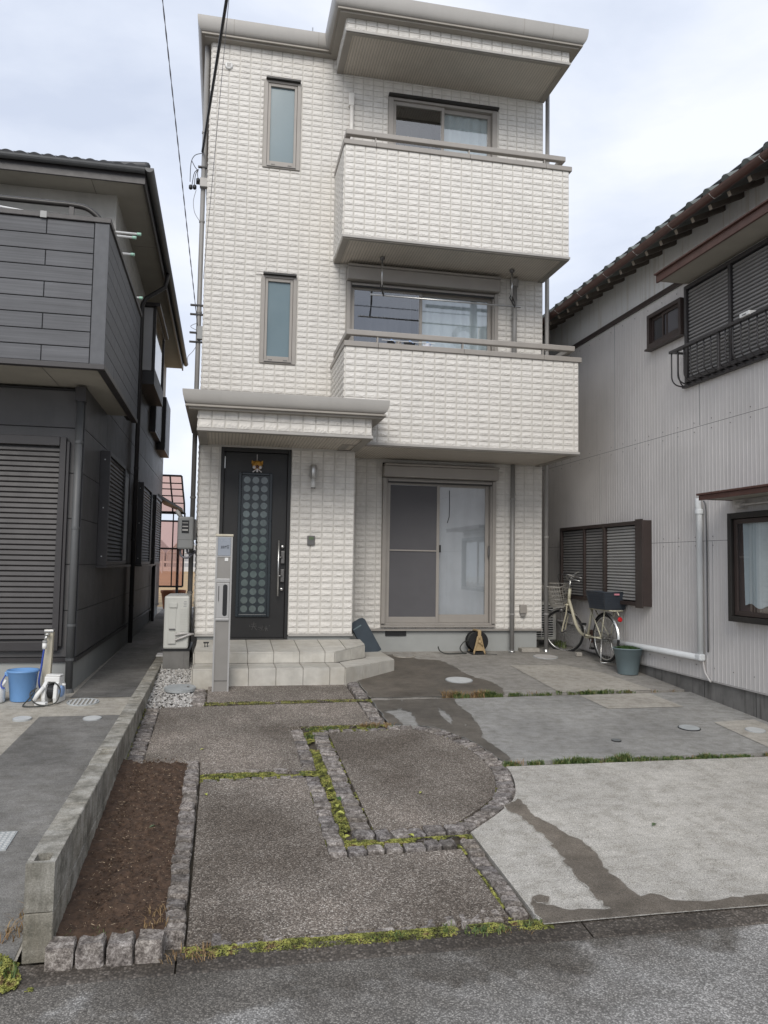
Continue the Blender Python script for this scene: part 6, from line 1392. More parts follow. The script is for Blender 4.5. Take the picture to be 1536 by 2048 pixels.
# upstairs: small window, hood, shutters and window rail
def box_part(parent, nm, a, b, mt, bevel=.004): mb = MB(); mb.box(a, b); return obj(nm, mb, mt, parent, bevel=bevel)
Sw = bpy.data.objects.new('small_window', None); C.objects.link(Sw); Sw.parent = RH; W[Sw.name] = W[RH.name]
mb = MB(); fr_y(mb, XW-.075, XW-.0015, -2.53, -1.84, 4.17, 4.565, .045); obj('window_frame', mb, 'brown', Sw, bevel=.004)
mb = MB(); fr_y(mb, XW-.05, XW-.035, -2.48, -2.13, 4.218, 4.517, .03); obj('sash', mb, 'brown', Sw); mb = MB(); fr_y(mb, XW-.034, XW-.02, -2.22, -1.89, 4.218, 4.517, .03); obj('sash', mb, 'brown', Sw)
box_part(Sw, 'pane', (XW-.03, -2.45, 4.25), (XW-.026, -2.16, 4.49), 'screen', 0); box_part(Sw, 'pane', (XW-.019, -2.19, 4.25), (XW-.016, -1.92, 4.49), 'room', 0)
box_part(Sw, 'sill', (XW-.09, -2.55, 4.145), (XW-.0015, -1.81, 4.168), 'brown')
Hd = box_part(RH, 'window_hood', (XW-.35, -4.75, 4.70), (XW-.0015, -2.57, 4.73), 'soffit_beige', .003)
mb = MB(); mb.box((XW-.375, -4.77, 4.685), (XW-.351, -2.55, 4.765)); mb.box((XW-.35, -2.569, 4.705), (XW-.013, -2.55, 4.755)); mb.box((XW-.40, -4.77, 4.7655), (XW-.013, -2.55, 4.782)); obj('hood_fascia', mb, 'redbrown', Hd, bevel=.003)
Us = bpy.data.objects.new('shutter_window', None); C.objects.link(Us); Us.parent = RH; W[Us.name] = W[RH.name]
mb = MB(); fr_y(mb, XW-.06, XW-.0015, -4.75, -2.58, 3.60, 4.66, .04); mb.box((XW-.058, -3.37, 3.64), (XW-.0015, -3.33, 4.62)); obj('shutter_frame', mb, 'dk_metal', Us, bevel=.003)
def louvre_mesh(mt, h_=.036):
    q = MB(); q.add([(0, 0, 0), (-.016, 0, .008), (-.012, 0, h_-.006), (0, 0, h_), (0, 1, 0), (-.016, 1, .008), (-.012, 1, h_-.006), (0, 1, h_)], [(0, 1, 5, 4), (1, 2, 6, 5), (2, 3, 7, 6), (0, 3, 2, 1), (4, 5, 6, 7)]); me = q.mesh('slat'); me.materials.append(M[mt]); return me
Ld, Ll = louvre_mesh('rsh_dark', .034), louvre_mesh('rsh', .034)
for (y0, y1) in ((-3.325, -2.625), (-4.705, -3.375)):
    box_part(Us, 'backing', (XW-.02, y0, 3.645), (XW-.0015, y1, 4.615), 'black', 0)
    for k in range(25): inst('slat', Ld, Us, (XW-.021, y0+.005, 3.65+k*.0385), (0, 0, 0), (1, y1-y0-.01, 1))
# curved window rail
Rl = bpy.data.objects.new('window_rail', None); C.objects.link(Rl); Rl.parent = RH; W[Rl.name] = W[RH.name]
mb = MB(); mb.box((XW-.20, -4.75, 3.925), (XW-.15, -2.50, 3.955)); mb.box((XW-.15, -2.54, 3.93), (XW-.0015, -2.50, 3.95)); obj('top_rail', mb, 'dk_metal', Rl, bevel=.004)
box_part(Rl, 'foot_rail', (XW-.045, -4.75, 3.555), (XW-.0015, -2.50, 3.585), 'dk_metal')
def bar(y): 
    mb = MB(); mb.tube(spline([(XW-.175, y, 3.925), (XW-.175, y, 3.75), (XW-.17, y, 3.64), (XW-.12, y, 3.585), (XW-.03, y, 3.57)], 4), .0075, 6); obj('rail_bar', mb, 'dk_metal', Rl, smooth=True)
for i in range(19): bar(-2.52-i*.116)
mb = MB(); mb.tube(spline([(XW-.085, -2.505, 3.93), (XW-.085, -2.505, 3.72), (XW-.06, -2.505, 3.62), (XW-.02, -2.505, 3.57)], 4), .0075, 6); obj('rail_bar', mb, 'dk_metal', Rl, smooth=True)
box_part(Rl, 'rail_post', (XW-.19, -3.36, 3.56), (XW-.165, -3.33, 3.925), 'dk_metal'); box_part(Rl, 'rail_post', (XW-.035, -2.575, 3.586), (XW-.0605+.05, -2.545, 3.925), 'dk_metal', 0)
t = thing('rail_clip', 'white plastic pole clip hooked on the right house window rail', 'clip', (XW-.19, -3.80, 3.95)); box_part(t, 'clip_body', (XW-.22, -3.86, 3.945), (XW-.14, -3.72, 3.985), 'white_pl', .006); box_part(t, 'clip_slot', (XW-.2212, -3.82, 3.957), (XW-.2202, -3.76, 3.966), 'dk_metal', 0)
# downstairs shutters
Ls = bpy.data.objects.new('shutter_window', None); C.objects.link(Ls); Ls.parent = RH; W[Ls.name] = W[RH.name]
mb = MB(); fr_y(mb, XW-.11, XW-.0015, -1.80, .50, 1.15, 2.155, .045); mb.box((XW-.108, -.27, 1.195), (XW-.03, -.235, 2.11)); mb.box((XW-.115, -.86, 1.195), (XW-.03, -.81, 2.11)); mb.box((XW-.125, -1.80, 1.13), (XW-.111, -1.64, 2.17)); obj('shutter_frame', mb, 'brown', Ls, bevel=.003)
for (y0, y1, me) in ((-.23, .45, Ld), (-.805, -.275, Ld), (-1.75, -.865, Ll)):
    box_part(Ls, 'backing', (XW-.06, y0, 1.2), (XW-.0015, y1, 2.105), 'black', 0)
    for k in range(24): inst('slat', me, Ls, (XW-.065, y0+.005, 1.205+k*.0375), (0, 0, 0), (1, y1-y0-.01, .98))
# big curtained window at the picture edge with its own hood
Bg = bpy.data.objects.new('curtained_window', None); C.objects.link(Bg); Bg.parent = RH; W[Bg.name] = W[RH.name]
mb = MB(); fr_y(mb, XW-.10, XW-.0015, -5.2, -3.33, 1.10, 2.14, .055); obj('window_frame', mb, 'black_trim', Bg, bevel=.004)
mb = MB(); fr_y(mb, XW-.07, XW-.045, -4.3, -3.39, 1.16, 2.08, .045); obj('sash', mb, 'brown', Bg, bevel=.003)
mb = MB(); mb.quad((XW-.056, -3.43, 1.20), (XW-.056, -5.14, 1.20), (XW-.056, -5.14, 2.04), (XW-.056, -3.43, 2.04)); obj('pane', mb, 'glass', Bg); box_part(Bg, 'lining', (XW-.012, -5.14, 1.16), (XW-.0105, -3.39, 2.08), 'redbrown', 0)
mb = MB(); vs = []; n_ = 40
for i in range(n_+1):
    y = -3.50-i*1.6/n_; zz = 1.26+.02*math.sin(i*.9); vs += [(XW-.035+.010*math.sin(i*1.1), y+.0, zz), (XW-.035+.008*math.sin(i*1.1), y+.02, 2.05)]
mb.add(vs, [(2*i, 2*i+1, 2*i+3, 2*i+2) for i in range(n_)]); obj('curtain', mb, 'curtain', Bg, smooth=True)
H2 = box_part(RH, 'window_hood', (XW-.35, -5.4, 2.275), (XW-.0105, -3.30, 2.29), 'soffit_beige', .002)
mb = MB(); mb.box((XW-.37, -5.4, 2.262), (XW-.351, -3.28, 2.31)); mb.box((XW-.35, -3.299, 2.27), (XW-.0105, -3.28, 2.305)); mb.box((XW-.385, -5.4, 2.311), (XW-.0105, -3.26, 2.33)); obj('hood_fascia', mb, 'redbrown', H2, bevel=.002)
mb = MB(); mb.lathe([(.035, -3.52), (.035, -3.46)], (XW-.07, 0, 2.215), 12, 'Y'); mb.tube([(XW-.07, -3.5, 2.215), (XW-.07, -5.2, 2.215)], .012, 8); obj('awning_roll', mb, 'pvc_dirty', H2)
# white pipes on the wall
mb = MB(); mb.tube(spline([(XW-.05, -2.79, 2.33), (XW-.05, -2.79, 2.25), (XW-.04, -2.79, 2.20)], 4)+[Vector((XW-.04, -2.79, .70))], .032, 12); o = obj('white_downpipe', mb, 'pvc', RH, smooth=True)
mb = MB(); mb.lathe([(.042, 2.17), (.042, 2.21), (.034, 2.22)], (XW-.04, -2.79, 0), 12); obj('pipe_collar', mb, 'pvc', o); box_part(o, 'pipe_elbow', (XW-.08, -2.835, .655), (XW-.009, -2.745, .725), 'pvc', .015)
mb = MB(); mb.tube([(XW-.045, -2.745, .685), (XW-.045, -.35, .66)], .033, 12); obj('pipe_duct', mb, 'pvc', o, smooth=True)
mb = MB(); mb.tube(spline([(XW-.03, -2.85, 2.30), (XW-.02, -2.87, 2.25), (XW-.018, -2.88, 2.0), (XW-.018, -2.885, .75)], 5), .008, 6); obj('wall_cable', mb, 'pipe_dark', RH, smooth=True)
mb = MB(); mb.tube(spline([(XW-.02, -2.80, .66), (XW-.02, -2.83, .55), (XW-.015, -2.90, .47), (XW-.01, -2.92, .46)], 5), .011, 7); obj('drain_tail', mb, 'pvc_dirty', RH, smooth=True)
mb = MB(); mb.tube(spline([(XW-.02, -.30, .70), (XW-.02, .1, .78), (XW-.02, .8, .80)], 5), .02, 8); obj('pipe_duct', mb, 'pvc_dirty', RH, smooth=True)

# outdoor unit in the right-hand passage
t = thing('outdoor_unit', 'white air-conditioner outdoor unit with grille in the gap behind the bicycle', 'air conditioner', (4.86, .5, .46))
mb = MB(); mb.box((4.70, .50, .545), (5.04, .80, 1.08)); obj('casing', mb, 'ac', t, bevel=.012)
mb = MB(); mb.box((4.71, .494, .59), (4.985, .4995, 1.04)); obj('fan_recess', mb, 'black', t)
for k in range(13): mb = MB(); mb.box((4.71, .486, .60+k*.034), (4.985, .4935, .612+k*.034)); obj('grille_bar', mb, 'white_pl', t)
mb = MB(); mb.box((4.80, .482, .59), (4.81, .4855, 1.04)); obj('grille_post', mb, 'white_pl', t)
for xa in (4.72, 4.96): mb = MB(); mb.box((xa, .52, .455), (xa+.06, .78, .544)); obj('foot_block', mb, 'found_dark', t)

# ------------------------------------------------------------------ flower pot
pc = (5.03, -1.545); pz = g(-1.545)+.001
t = thing('flower_pot', 'grey-blue plastic flower pot full of low green leaves beside the bicycle', 'flower pot', (*pc, pz))
mb = MB(); mb.lathe([(.115, pz), (.118, pz+.006), (.150, pz+.225), (.158, pz+.228), (.164, pz+.29), (.176, pz+.293), (.176, pz+.305), (.158, pz+.305), (.152, pz+.27), (.001, pz+.27)], (*pc, 0), 32, cap=False); obj('pot', mb, 'pot', t, smooth=False, bevel=0)
for p in bpy.data.objects['pot'].data.polygons: p.use_smooth = True
mb = MB(); mb.lathe([(.001, pz+.268), (.150, pz+.272)], (*pc, 0), 24, cap=False); obj('potting_soil', mb, 'soil', t)
mb = MB()
for i in range(900):
    a, rr_ = rg.uniform(0, 6.28), .152*math.sqrt(rg.random()); x, y = pc[0]+rr_*math.cos(a), pc[1]+rr_*math.sin(a); z = pz+.275+rg.uniform(0, .045)*(1-.5*rr_/.15)+.012
    s = rg.uniform(.006, .012); b = rg.uniform(0, 6.28); tl = rg.uniform(-.7, .7)
    ux, uy = math.cos(b)*s*1.5, math.sin(b)*s*1.5; vx, vy = -math.sin(b)*s, math.cos(b)*s
    mb.add([(x-ux, y-uy, z-.004), (x+vx, y+vy, z+tl*s), (x+ux, y+uy, z+.002), (x-vx, y-vy, z-tl*s)], [(0, 1, 2, 3)])
obj('foliage', mb, 'leaf', t, kind='stuff')

# ------------------------------------------------------------------ bicycle (built in its own frame: +x forward, y left, z up)
bk = thing('bicycle', 'cream city bicycle with wire front basket and dark rear basket by the right wall', 'bicycle', (4.985, -.50, g(-.50)), rotz=R(93.5))
W[bk.name] = Vector((0, 0, 0))
wr, xf, xr = .300, .53, -.53
def PL(nm, mb, mt, parent=bk, smooth=True, **k): return obj(nm, mb, mt, parent, smooth=smooth, local=True, **k)
st = R(38)       # front fork turned
hx, hz = .40, .70
Fk = PL('fork', MB().tube([(.395, 0, .86), (.43, 0, .66)], .017, 10), 'bike_cream')
ax = Vector((.035, 0, -.20)).normalized()
rmF = Matrix.Translation((.42, 0, .70)) @ Matrix.Rotation(st, 4, -ax) @ Matrix.Translation((-.42, 0, -.70))
def turned(mb): mb.v = [tuple(rmF @ Vector(p)) for p in mb.v]; return mb
def wheel(x, front):
    T = (lambda q: turned(q)) if front else (lambda q: q)
    circ = lambda rad, n: [(x+rad*math.cos(2*math.pi*i/n), 0, wr+rad*math.sin(2*math.pi*i/n)) for i in range(n)]
    Wh = PL('wheel', T(MB().tube(circ(wr-.017, 40), .0175, 8, closed=True)), 'rubber')
    PL('rim', T(MB().tube(circ(wr-.036, 40), .010, 6, closed=True)), 'chrome', Wh)
    q = MB()
    for i in range(28):
        a = 2*math.pi*i/28; s = 1 if i % 2 else -1; b = a+(.35 if (i//2) % 2 else -.35)
        q.tube([(x+.02*math.cos(b), s*.025, wr+.02*math.sin(b)), (x+(wr-.04)*math.cos(a), 0, wr+(wr-.04)*math.sin(a))], .0016, 4, cap=False)
    PL('spokes', T(q), 'chrome', Wh, smooth=False); q = MB(); q.lathe([(.012, -.045), (.022, -.03), (.016, 0), (.022, .03), (.012, .045)], (x, 0, wr), 12, 'Y'); PL('hub', T(q), 'dark_steel', Wh)
    q = MB(); a0, a1 = (R(20), R(200)) if front else (R(-20), R(165)); m_ = 18; vs = []
    for i in range(m_+1):
        a = a0+(a1-a0)*i/m_; vs += [(x+(wr+.012)*math.cos(a), -.024, wr+(wr+.012)*math.sin(a)), (x+(wr+.02)*math.cos(a), 0, wr+(wr+.02)*math.sin(a)), (x+(wr+.012)*math.cos(a), .024, wr+(wr+.012)*math.sin(a))]
    return Wh
wheel(xf, True); wheel(xr, False)
def fender(x, a0, a1, front, mt, lab=None):
    q = MB(); vs = []; m_ = 20
    for i in range(m_+1):
        a = a0+(a1-a0)*i/m_
        for rad, yy in ((wr+.008, -.026), (wr+.02, -.012), (wr+.023, 0), (wr+.02, .012), (wr+.008, .026)): vs.append((x+rad*math.cos(a), yy, wr+rad*math.sin(a)))
    q.add(vs, [(5*i+j, 5*i+j+1, 5*i+5+j+1, 5*i+5+j) for i in range(m_) for j in range(4)])
    return PL('mudguard', turned(q) if front else q, mt)
fender(xf, R(35), R(135), True, 'chrome'); fender(xr, R(95), R(178), False, 'chrome'); fender(xr, R(40), R(94.5), False, 'black')
q = MB()
for s in (-1, 1): q.tube(spline([(.435, s*.035, .66), (.45, s*.045, .55), (.50, s*.05, .40), (xf, s*.05, wr)], 5), .0105, 8)
q.box((.41, -.045, .655), (.46, .045, .68)); PL('fork_blades', turned(q), 'bike_cream')
q = MB(); q.tube([(.385, 0, .885), (.425, 0, .68)], .022, 12); PL('head_tube', q, 'bike_cream')
q = MB(); q.tube(spline([(.415, 0, .74), (.34, 0, .62), (.22, 0, .42), (.08, 0, .31), (-.09, 0, .285)], 6), .021, 12); PL('down_tube', q, 'bike_cream')
q = MB(); q.tube([(-.09, 0, .285), (-.215, 0, .70)], .017, 10); PL('seat_tube', q, 'bike_cream')
q = MB()
for s in (-1, 1): q.tube([(-.09, s*.03, .285), (xr, s*.06, wr)], .010, 8); q.tube([(-.20, s*.03, .66), (xr, s*.06, wr)], .009, 8)
PL('stays', q, 'bike_cream')
q = MB(); q.lathe([(.028, -.035), (.028, .035)], (-.09, 0, .285), 14, 'Y'); PL('bottom_bracket', q, 'bike_cream')
q = MB(); q.tube([(-.09, -.05, .285), (-.055, -.055, .13)], .009, 8); q.tube([(-.09, .05, .285), (-.125, .055, .44)], .009, 8); PL('crank', q, 'chrome')
for yy, x, z in ((-.10, -.05, .125), (.10, -.13, .45)):
    q = MB(); q.box((x-.045, yy-.035, z-.012), (x+.045, yy+.035, z+.012)); PL('pedal', q, 'black', smooth=False, bevel=.004)
q = MB(); q.lathe([(.085, -.062), (.085, -.056)], (-.09, 0, .285), 24, 'Y'); PL('chain_guard', q, 'redbrown', smooth=False)
q = MB(); q.tube([(-.10, -.06, .365), (xr, -.06, wr+.035)], .006, 6); q.tube([(-.10, -.06, .205), (xr, -.06, wr-.035)], .006, 6); PL('chain', q, 'dark_steel')
q = MB(); q.lathe([(.035, -.075), (.05, -.06), (.05, -.05)], (xr, 0, wr), 14, 'Y'); PL('hub_brake', q, 'dark_steel')
q = MB(); q.tube([(-.21, 0, .68), (-.235, 0, .77)], .013, 8); PL('seat_post', q, 'chrome')
q = MB(); n_ = 12; vs = []
for (x, wd, z) in ((-.09, .02, .800), (-.13, .035, .812), (-.20, .06, .815), (-.27, .10, .822), (-.33, .115, .828), (-.36, .09, .822)):
    for j in range(n_): a = 2*math.pi*j/n_; vs.append((x, wd*math.cos(a), z+.030*math.sin(a)))
q.add(vs, [(i*n_+j, i*n_+(j+1) % n_, (i+1)*n_+(j+1) % n_, (i+1)*n_+j) for i in range(5) for j in range(n_)]+[tuple(range(n_-1, -1, -1)), tuple(5*n_+j for j in range(n_))]); PL('saddle', q, 'black')
q = MB(); q.tube([(.395, 0, .86), (.37, 0, 1.0)], .012, 8); PL('stem', turned(q), 'chrome')
q = MB(); hb = [(.13, .30, 1.07), (.20, .28, 1.085), (.30, .22, 1.10), (.37, .12, 1.06), (.375, 0, 1.005), (.37, -.12, 1.06), (.30, -.22, 1.10), (.20, -.28, 1.085), (.13, -.30, 1.07)]; q.tube(spline(hb, 5), .011, 8); PL('handlebar', turned(q), 'chrome')
for s in (-1, 1): q = MB(); q.tube([(.17, s*.287, 1.080), (.06, s*.315, 1.055)], .016, 10); PL('grip', turned(q), 'dark_steel'); q = MB(); q.tube([(.27, s*.25, 1.08), (.20, s*.27, 1.04), (.10, s*.30, 1.02)], .006, 6); PL('brake_lever', turned(q), 'chrome')
q = MB(); q.tube(spline([(.27, .24, 1.09), (.46, .16, 1.10), (.50, .05, .95), (.44, .02, .76)], 6), .004, 5); q.tube(spline([(.27, -.24, 1.09), (.48, -.12, 1.12), (.52, -.02, .96), (.43, -.02, .74)], 6), .004, 5); PL('brake_cable', turned(q), 'cable')
# front basket: rims, hoops and vertical wires
Bk = PL('front_basket', turned(MB().tube([(.455, -.18, .925), (.455, .18, .925), (.60, .205, .935), (.75, .15, .945), (.785, 0, .945), (.75, -.15, .945), (.60, -.205, .935)], .007, 6, closed=True)), 'wire_basket')
q = MB()
def ringb(k):      # k: 0 bottom .. 1 top
    z = .645+.285*k; f_ = .62+.38*k
    return [(.455+(x-.455)*f_, y*f_, z) for x, y in ((.455, -.18), (.455, .18), (.60, .205), (.75, .15), (.785, 0), (.75, -.15), (.60, -.205))]
def dens(pl, m_=4):
    o = []
    for i in range(len(pl)):
        a, b = Vector(pl[i]), Vector(pl[(i+1) % len(pl)])
        o += [a.lerp(b, j/m_) for j in range(m_)]
    return o
for k in (0, .2, .4, .6, .8): q.tube([tuple(p) for p in ringb(k)], .0042, 5, closed=True)
lo, hi = dens(ringb(0)), dens(ringb(1))
for a, b in zip(lo, hi): q.tube([a, b], .0032, 4, cap=False)
for i in range(7): y = -.10+i*.033; q.tube([(.46, y, .645), (.64, y, .645)], .0032, 4, cap=False)
PL('basket_wires', turned(q), 'wire_basket', Bk, smooth=False)
q = MB(); q.lathe([(.012, .0), (.03, .02), (.034, .05)], (0, 0, 0), 12, 'X'); q.v = [(x+.47, y+.07, z+.60) for x, y, z in q.v]; PL('headlamp', turned(q), 'dark_steel')
# carrier, rear basket, reflector, stand
q = MB()
for s in (-1, 1): q.tube([(-.23, s*.06, .655), (-.80, s*.07, .655)], .007, 6); q.tube([(-.62, s*.07, .655), (xr, s*.065, wr)], .007, 6)
q.tube([(-.80, -.07, .655), (-.80, .07, .655)], .007, 6); q.tube([(-.45, -.07, .655), (-.45, .07, .655)], .006, 6); q.tube([(-.78, 0, .655), (-.83, 0, .60)], .007, 6); PL('carrier', q, 'bike_cream')
q = MB(); prb = [(.0, .135, .165), (1, .165, .215)]
vs = []
for k, wy, lx in ((0, .135, .185), (1, .17, .225)):
    z = .665+.215*k
    for sx, sy in ((-1, -1), (1, -1), (1, 1), (-1, 1)): vs.append((-.555+sx*lx, sy*wy, z))
for k, wy, lx in ((0, .13, .18), (1, .164, .219)):
    z = .673+.207*k
    for sx, sy in ((-1, -1), (1, -1), (1, 1), (-1, 1)): vs.append((-.555+sx*lx, sy*wy, z))
q.add(vs, [(3, 2, 1, 0), (0, 1, 5, 4), (1, 2, 6, 5), (2, 3, 7, 6), (3, 0, 4, 7), (8, 9, 10, 11), (12, 13, 9, 8), (13, 14, 10, 9), (14, 15, 11, 10), (15, 12, 8, 11), (4, 5, 13, 12), (5, 6, 14, 13), (6, 7, 15, 14), (7, 4, 12, 15)])
Rb = PL('rear_basket', q, 'navy', smooth=False)
q = MB(); q.tube([(-.78, -.17, .88), (-.33, -.17, .88), (-.33, .17, .88), (-.78, .17, .88)], .008, 6, closed=True); PL('basket_rim', q, 'navy', Rb)
q = MB()
for i in range(14):
    x = -.73+i*.027
    for s in (-1, 1): q.tube([(x*.86-.075, s*.1385, .675), (x, s*.1725, .87)], .0025, 4)
for k in range(6):
    z = .685+k*.03; wy = .135+.035*(z-.665)/.215; lx = .185+.04*(z-.665)/.215
    q.tube([(-.555-lx-.001, -wy-.001, z), (-.555+lx+.001, -wy-.001, z), (-.555+lx+.001, wy+.001, z), (-.555-lx-.001, wy+.001, z)], .0025, 4, closed=True)
PL('basket_ribs', q, 'navy', Rb, smooth=False)
q = MB(); q.box((-.785, -.035, .845), (-.7785, .035, .865)); PL('label_tag', q, 'pink', Rb, smooth=False)
q = MB(); q.lathe([(.022, -.02), (.030, -.01), (.030, .0)], (0, 0, 0), 14, 'X'); q.v = [(x-.845, y, z+.555) for x, y, z in q.v]; PL('reflector', q, 'red', smooth=False)
q = MB()
for s in (-1, 1): q.tube([(xr, s*.06, wr), (xr-.02, s*.08, .16), (xr-.10, s*.13, .012)], .008, 6)
q.tube([(xr-.10, -.13, .012), (xr-.10, .13, .012)], .007, 6); PL('stand', q, 'chrome')
q = MB()
for s in (-1, 1): q.tube([(xr, s*.06, wr), (xr-.25, s*.03, wr+.22)], .0035, 5); q.tube([(xr, s*.06, wr), (xr-.335, s*.025, wr+.02)], .0035, 5)
PL('mudguard_stay', q, 'chrome')

# ------------------------------------------------------------------ overhead cables and utility poles
def wire(a, b, sag, r_, mat, label, twist=False, n=40):
    a, b = Vector(a), Vector(b); pts = []
    for i in range(n+1):
        t_ = i/n; p = a.lerp(b, t_); p.z -= sag*4*t_*(1-t_); pts.append(p)
    mb = MB()
    if twist:
        m_ = 260
        for ph in (0, math.pi):
            q = []
            for i in range(m_+1):
                t_ = i/m_; p = a.lerp(b, t_); p.z -= sag*4*t_*(1-t_); q.append(p+Vector((math.cos(i*1.3+ph), 0, math.sin(i*1.3+ph)))*r_*.8)
            mb.tube(q, r_*.8, 5)
    else: mb.tube(pts, r_, 7)
    return solo('overhead_cable', mb, mat, label, 'cable', a, smooth=True)
wire((-.105, .06, 6.92), (1.62, -16, 8.25), .15, .017, 'cable', 'thick black service cable running from the house corner up past the camera')
wire((-.095, .08, 4.60), (-1.30, -16, 13.75), .1, .0045, 'cable_grey', 'thin twisted grey cable sloping from the left edge of the white house', True)
wire((-.04, -.03, 5.2), (1.24, -16, 12.9), .1, .003, 'cable_grey', 'hair-thin dark cable crossing the left edge of the white siding')
def upole(x, y, h_, label, full=True):
    t = thing('utility_pole', label, 'utility pole', (x, y, 0))
    mb = MB(); mb.tube([(x, y, 0), (x, y, h_)], [.17, .12], 14); obj('pole', mb, 'pole_conc', t, smooth=True)
    for z in (h_-.5, h_-1.2): mb = MB(); mb.box((x-1.7, y-.05, z), (x+1.7, y+.05, z+.09)); obj('cross_arm', mb, 'dark_steel', t)
    if full:
        mb = MB(); mb.lathe([(.25, h_-2.6), (.27, h_-2.5), (.27, h_-1.8), (.2, h_-1.75)], (x+.45, y, 0), 16); obj('transformer', mb, 'meter', t, smooth=True)
        for dx, z in ((-.35, h_-2.2), (.5, h_-3.1)):
            for k in range(4): mb = MB(); mb.tube([(x+dx+(.28+.05*k)*math.cos(a), y+.1, z+(.28+.05*k)*math.sin(a)) for a in [2*math.pi*i/20 for i in range(20)]], .012, 5, closed=True); obj('cable_coil', mb, 'cable', t)
        for z in (h_-.4, h_-1.1, h_-2.9, h_-3.2):
            mb = MB(); mb.tube([(x+dx, y+.02*dx, z-.35*(1-abs(dx)/15)*0-.25*(1-(dx/15)**2)) for dx in range(-15, 16, 3)], .014, 5); obj('line_cable', mb, 'cable', t)
    return t
upole(8.5, -15, 11.5, 'concrete utility pole with transformer seen mirrored in the middle-floor window')
upole(.3, -16.3, 14.2, 'plain concrete utility pole behind the camera holding the house cables', False)
# shop across the street and a parked car, seen only as reflections in the panes
t = thing('shop_building', 'low shop with a striped fascia mirrored in the ground-floor window', 'shop', (11, -40, 0))
mb = MB(); mb.box((1, -50, 0), (22, -40, 3.4)); obj('wall', mb, 'far_wall', t)
mb = MB(); mb.box((.8, -39.99, 2.75), (22.2, -39.6, 3.55)); obj('fascia', mb, 'white_pl', t)
for z, mt in ((2.85, 'sign_green'), (3.05, 'sign_red'), (3.25, 'sign_green')): mb = MB(); mb.box((.8, -39.595, z), (22.2, -39.58, z+.14)); obj('stripe', mb, mt, t)
for i in range(8): mb = MB(); mb.box((2+i*2.4, -39.99, .4), (4.0+i*2.4, -39.95, 2.5)); obj('shop_window', mb, 'frost', t)
t = thing('parked_car', 'white car mirrored in the right pane of the ground-floor window', 'car', (13, -35, 0))
mb = MB(); pr = [(-2.0, .35), (2.0, .35), (2.05, .8), (1.6, .92), (.9, 1.02), (.3, 1.5), (-1.2, 1.55), (-1.9, 1.1), (-2.05, .8)]
mb.add([(13+x, -35.8, z) for x, z in pr]+[(13+x, -34.2, z) for x, z in pr], [tuple(range(9)), tuple(range(17, 8, -1))]+[(i, 9+i, 9+(i+1) % 9, (i+1) % 9) for i in range(9)]); obj('body', mb, 'car', t, bevel=.05)
for x in (-1.25, 1.3):
    mb = MB(); mb.lathe([(.32, -34.35), (.32, -34.15)], (13+x, 0, .32), 18, 'Y'); obj('wheel', mb, 'rubber', t)
mb = MB(); mb.box((12.0, -34.19, 1.05), (13.25, -34.17, 1.42)); obj('side_window', mb, 'black', t)

# ------------------------------------------------------------------ behind: lean-to, pots, far fence and greenhouses
t = thing('lean_to', 'dark-framed lean-to with curved tinted roof sheets at the far end of the left alley', 'lean-to', (-.9, 9.3, .42))
def strip(pts, y0, y1, w_=.0): pass
yy0, yy1 = 8.9, 9.3
arcp = [(-.61, 2.72), (-.62, 2.95), (-.66, 3.25), (-.70, 3.6)]
for (ya_, yb2) in ((9.0, 9.02),):
    mb = MB(); mb.tube([(x, 9.0, z) for x, z in arcp], .022, 6); mb.tube([(x-.27, 9.0, z) for x, z in arcp], .02, 6); mb.tube([(-.60, 9.0, 2.72), (-1.3, 9.0, 2.72)], .035, 6); mb.tube([(-.70, 9.0, 3.6), (-1.3, 9.0, 3.6)], .025, 6)
    for z, x in ((2.95, -.62), (3.12, -.64), (3.28, -.665), (3.42, -.68)): mb.tube([(x, 9.0, z), (-1.3, 9.0, z)], .014, 6)
    mb.tube([(-.60, 9.0, .98), (-.60, 9.0, 2.72)], .022, 6); mb.tube([(-.86, 9.0, .98), (-.86, 9.0, 2.72)], .016, 6); mb.tube([(-.73, 9.05, .42), (-.73, 9.05, 2.0)], .035, 6)
    for z in (.98, 1.87, 2.52): mb.tube([(-.60, 9.0, z), (-1.3, 9.0, z)], .022, 6)
    obj('frame', mb, 'dk_metal', t)
mb = MB(); mb.add([(-.61, 9.02, 2.75), (-1.3, 9.02, 2.75), (-.62, 9.02, 2.95), (-1.3, 9.02, 2.95), (-.66, 9.02, 3.25), (-1.3, 9.02, 3.25), (-.70, 9.02, 3.6), (-1.3, 9.02, 3.6)], [(0, 1, 3, 2), (2, 3, 5, 4), (4, 5, 7, 6)]); obj('roof_sheet', mb, 'polycarb', t)
mb = MB(); mb.quad((-.60, 9.02, 1.0), (-1.3, 9.02, 1.0), (-1.3, 9.02, 2.5), (-.60, 9.02, 2.5)); obj('side_sheet', mb, 'polycarb', t)
mb = MB(); mb.add([(-1.09, 7.2, 3.02), (-.62, 8.2, 2.78), (-.62, 8.96, 2.76), (-1.09, 8.96, 2.95), (-1.09, 7.2, 2.95), (-.62, 8.2, 2.74), (-.62, 8.96, 2.72), (-1.09, 8.96, 2.90)], [(0, 1, 2, 3), (7, 6, 5, 4), (0, 4, 5, 1), (1, 5, 6, 2)]); obj('side_awning', mb, 'dk_metal', t)
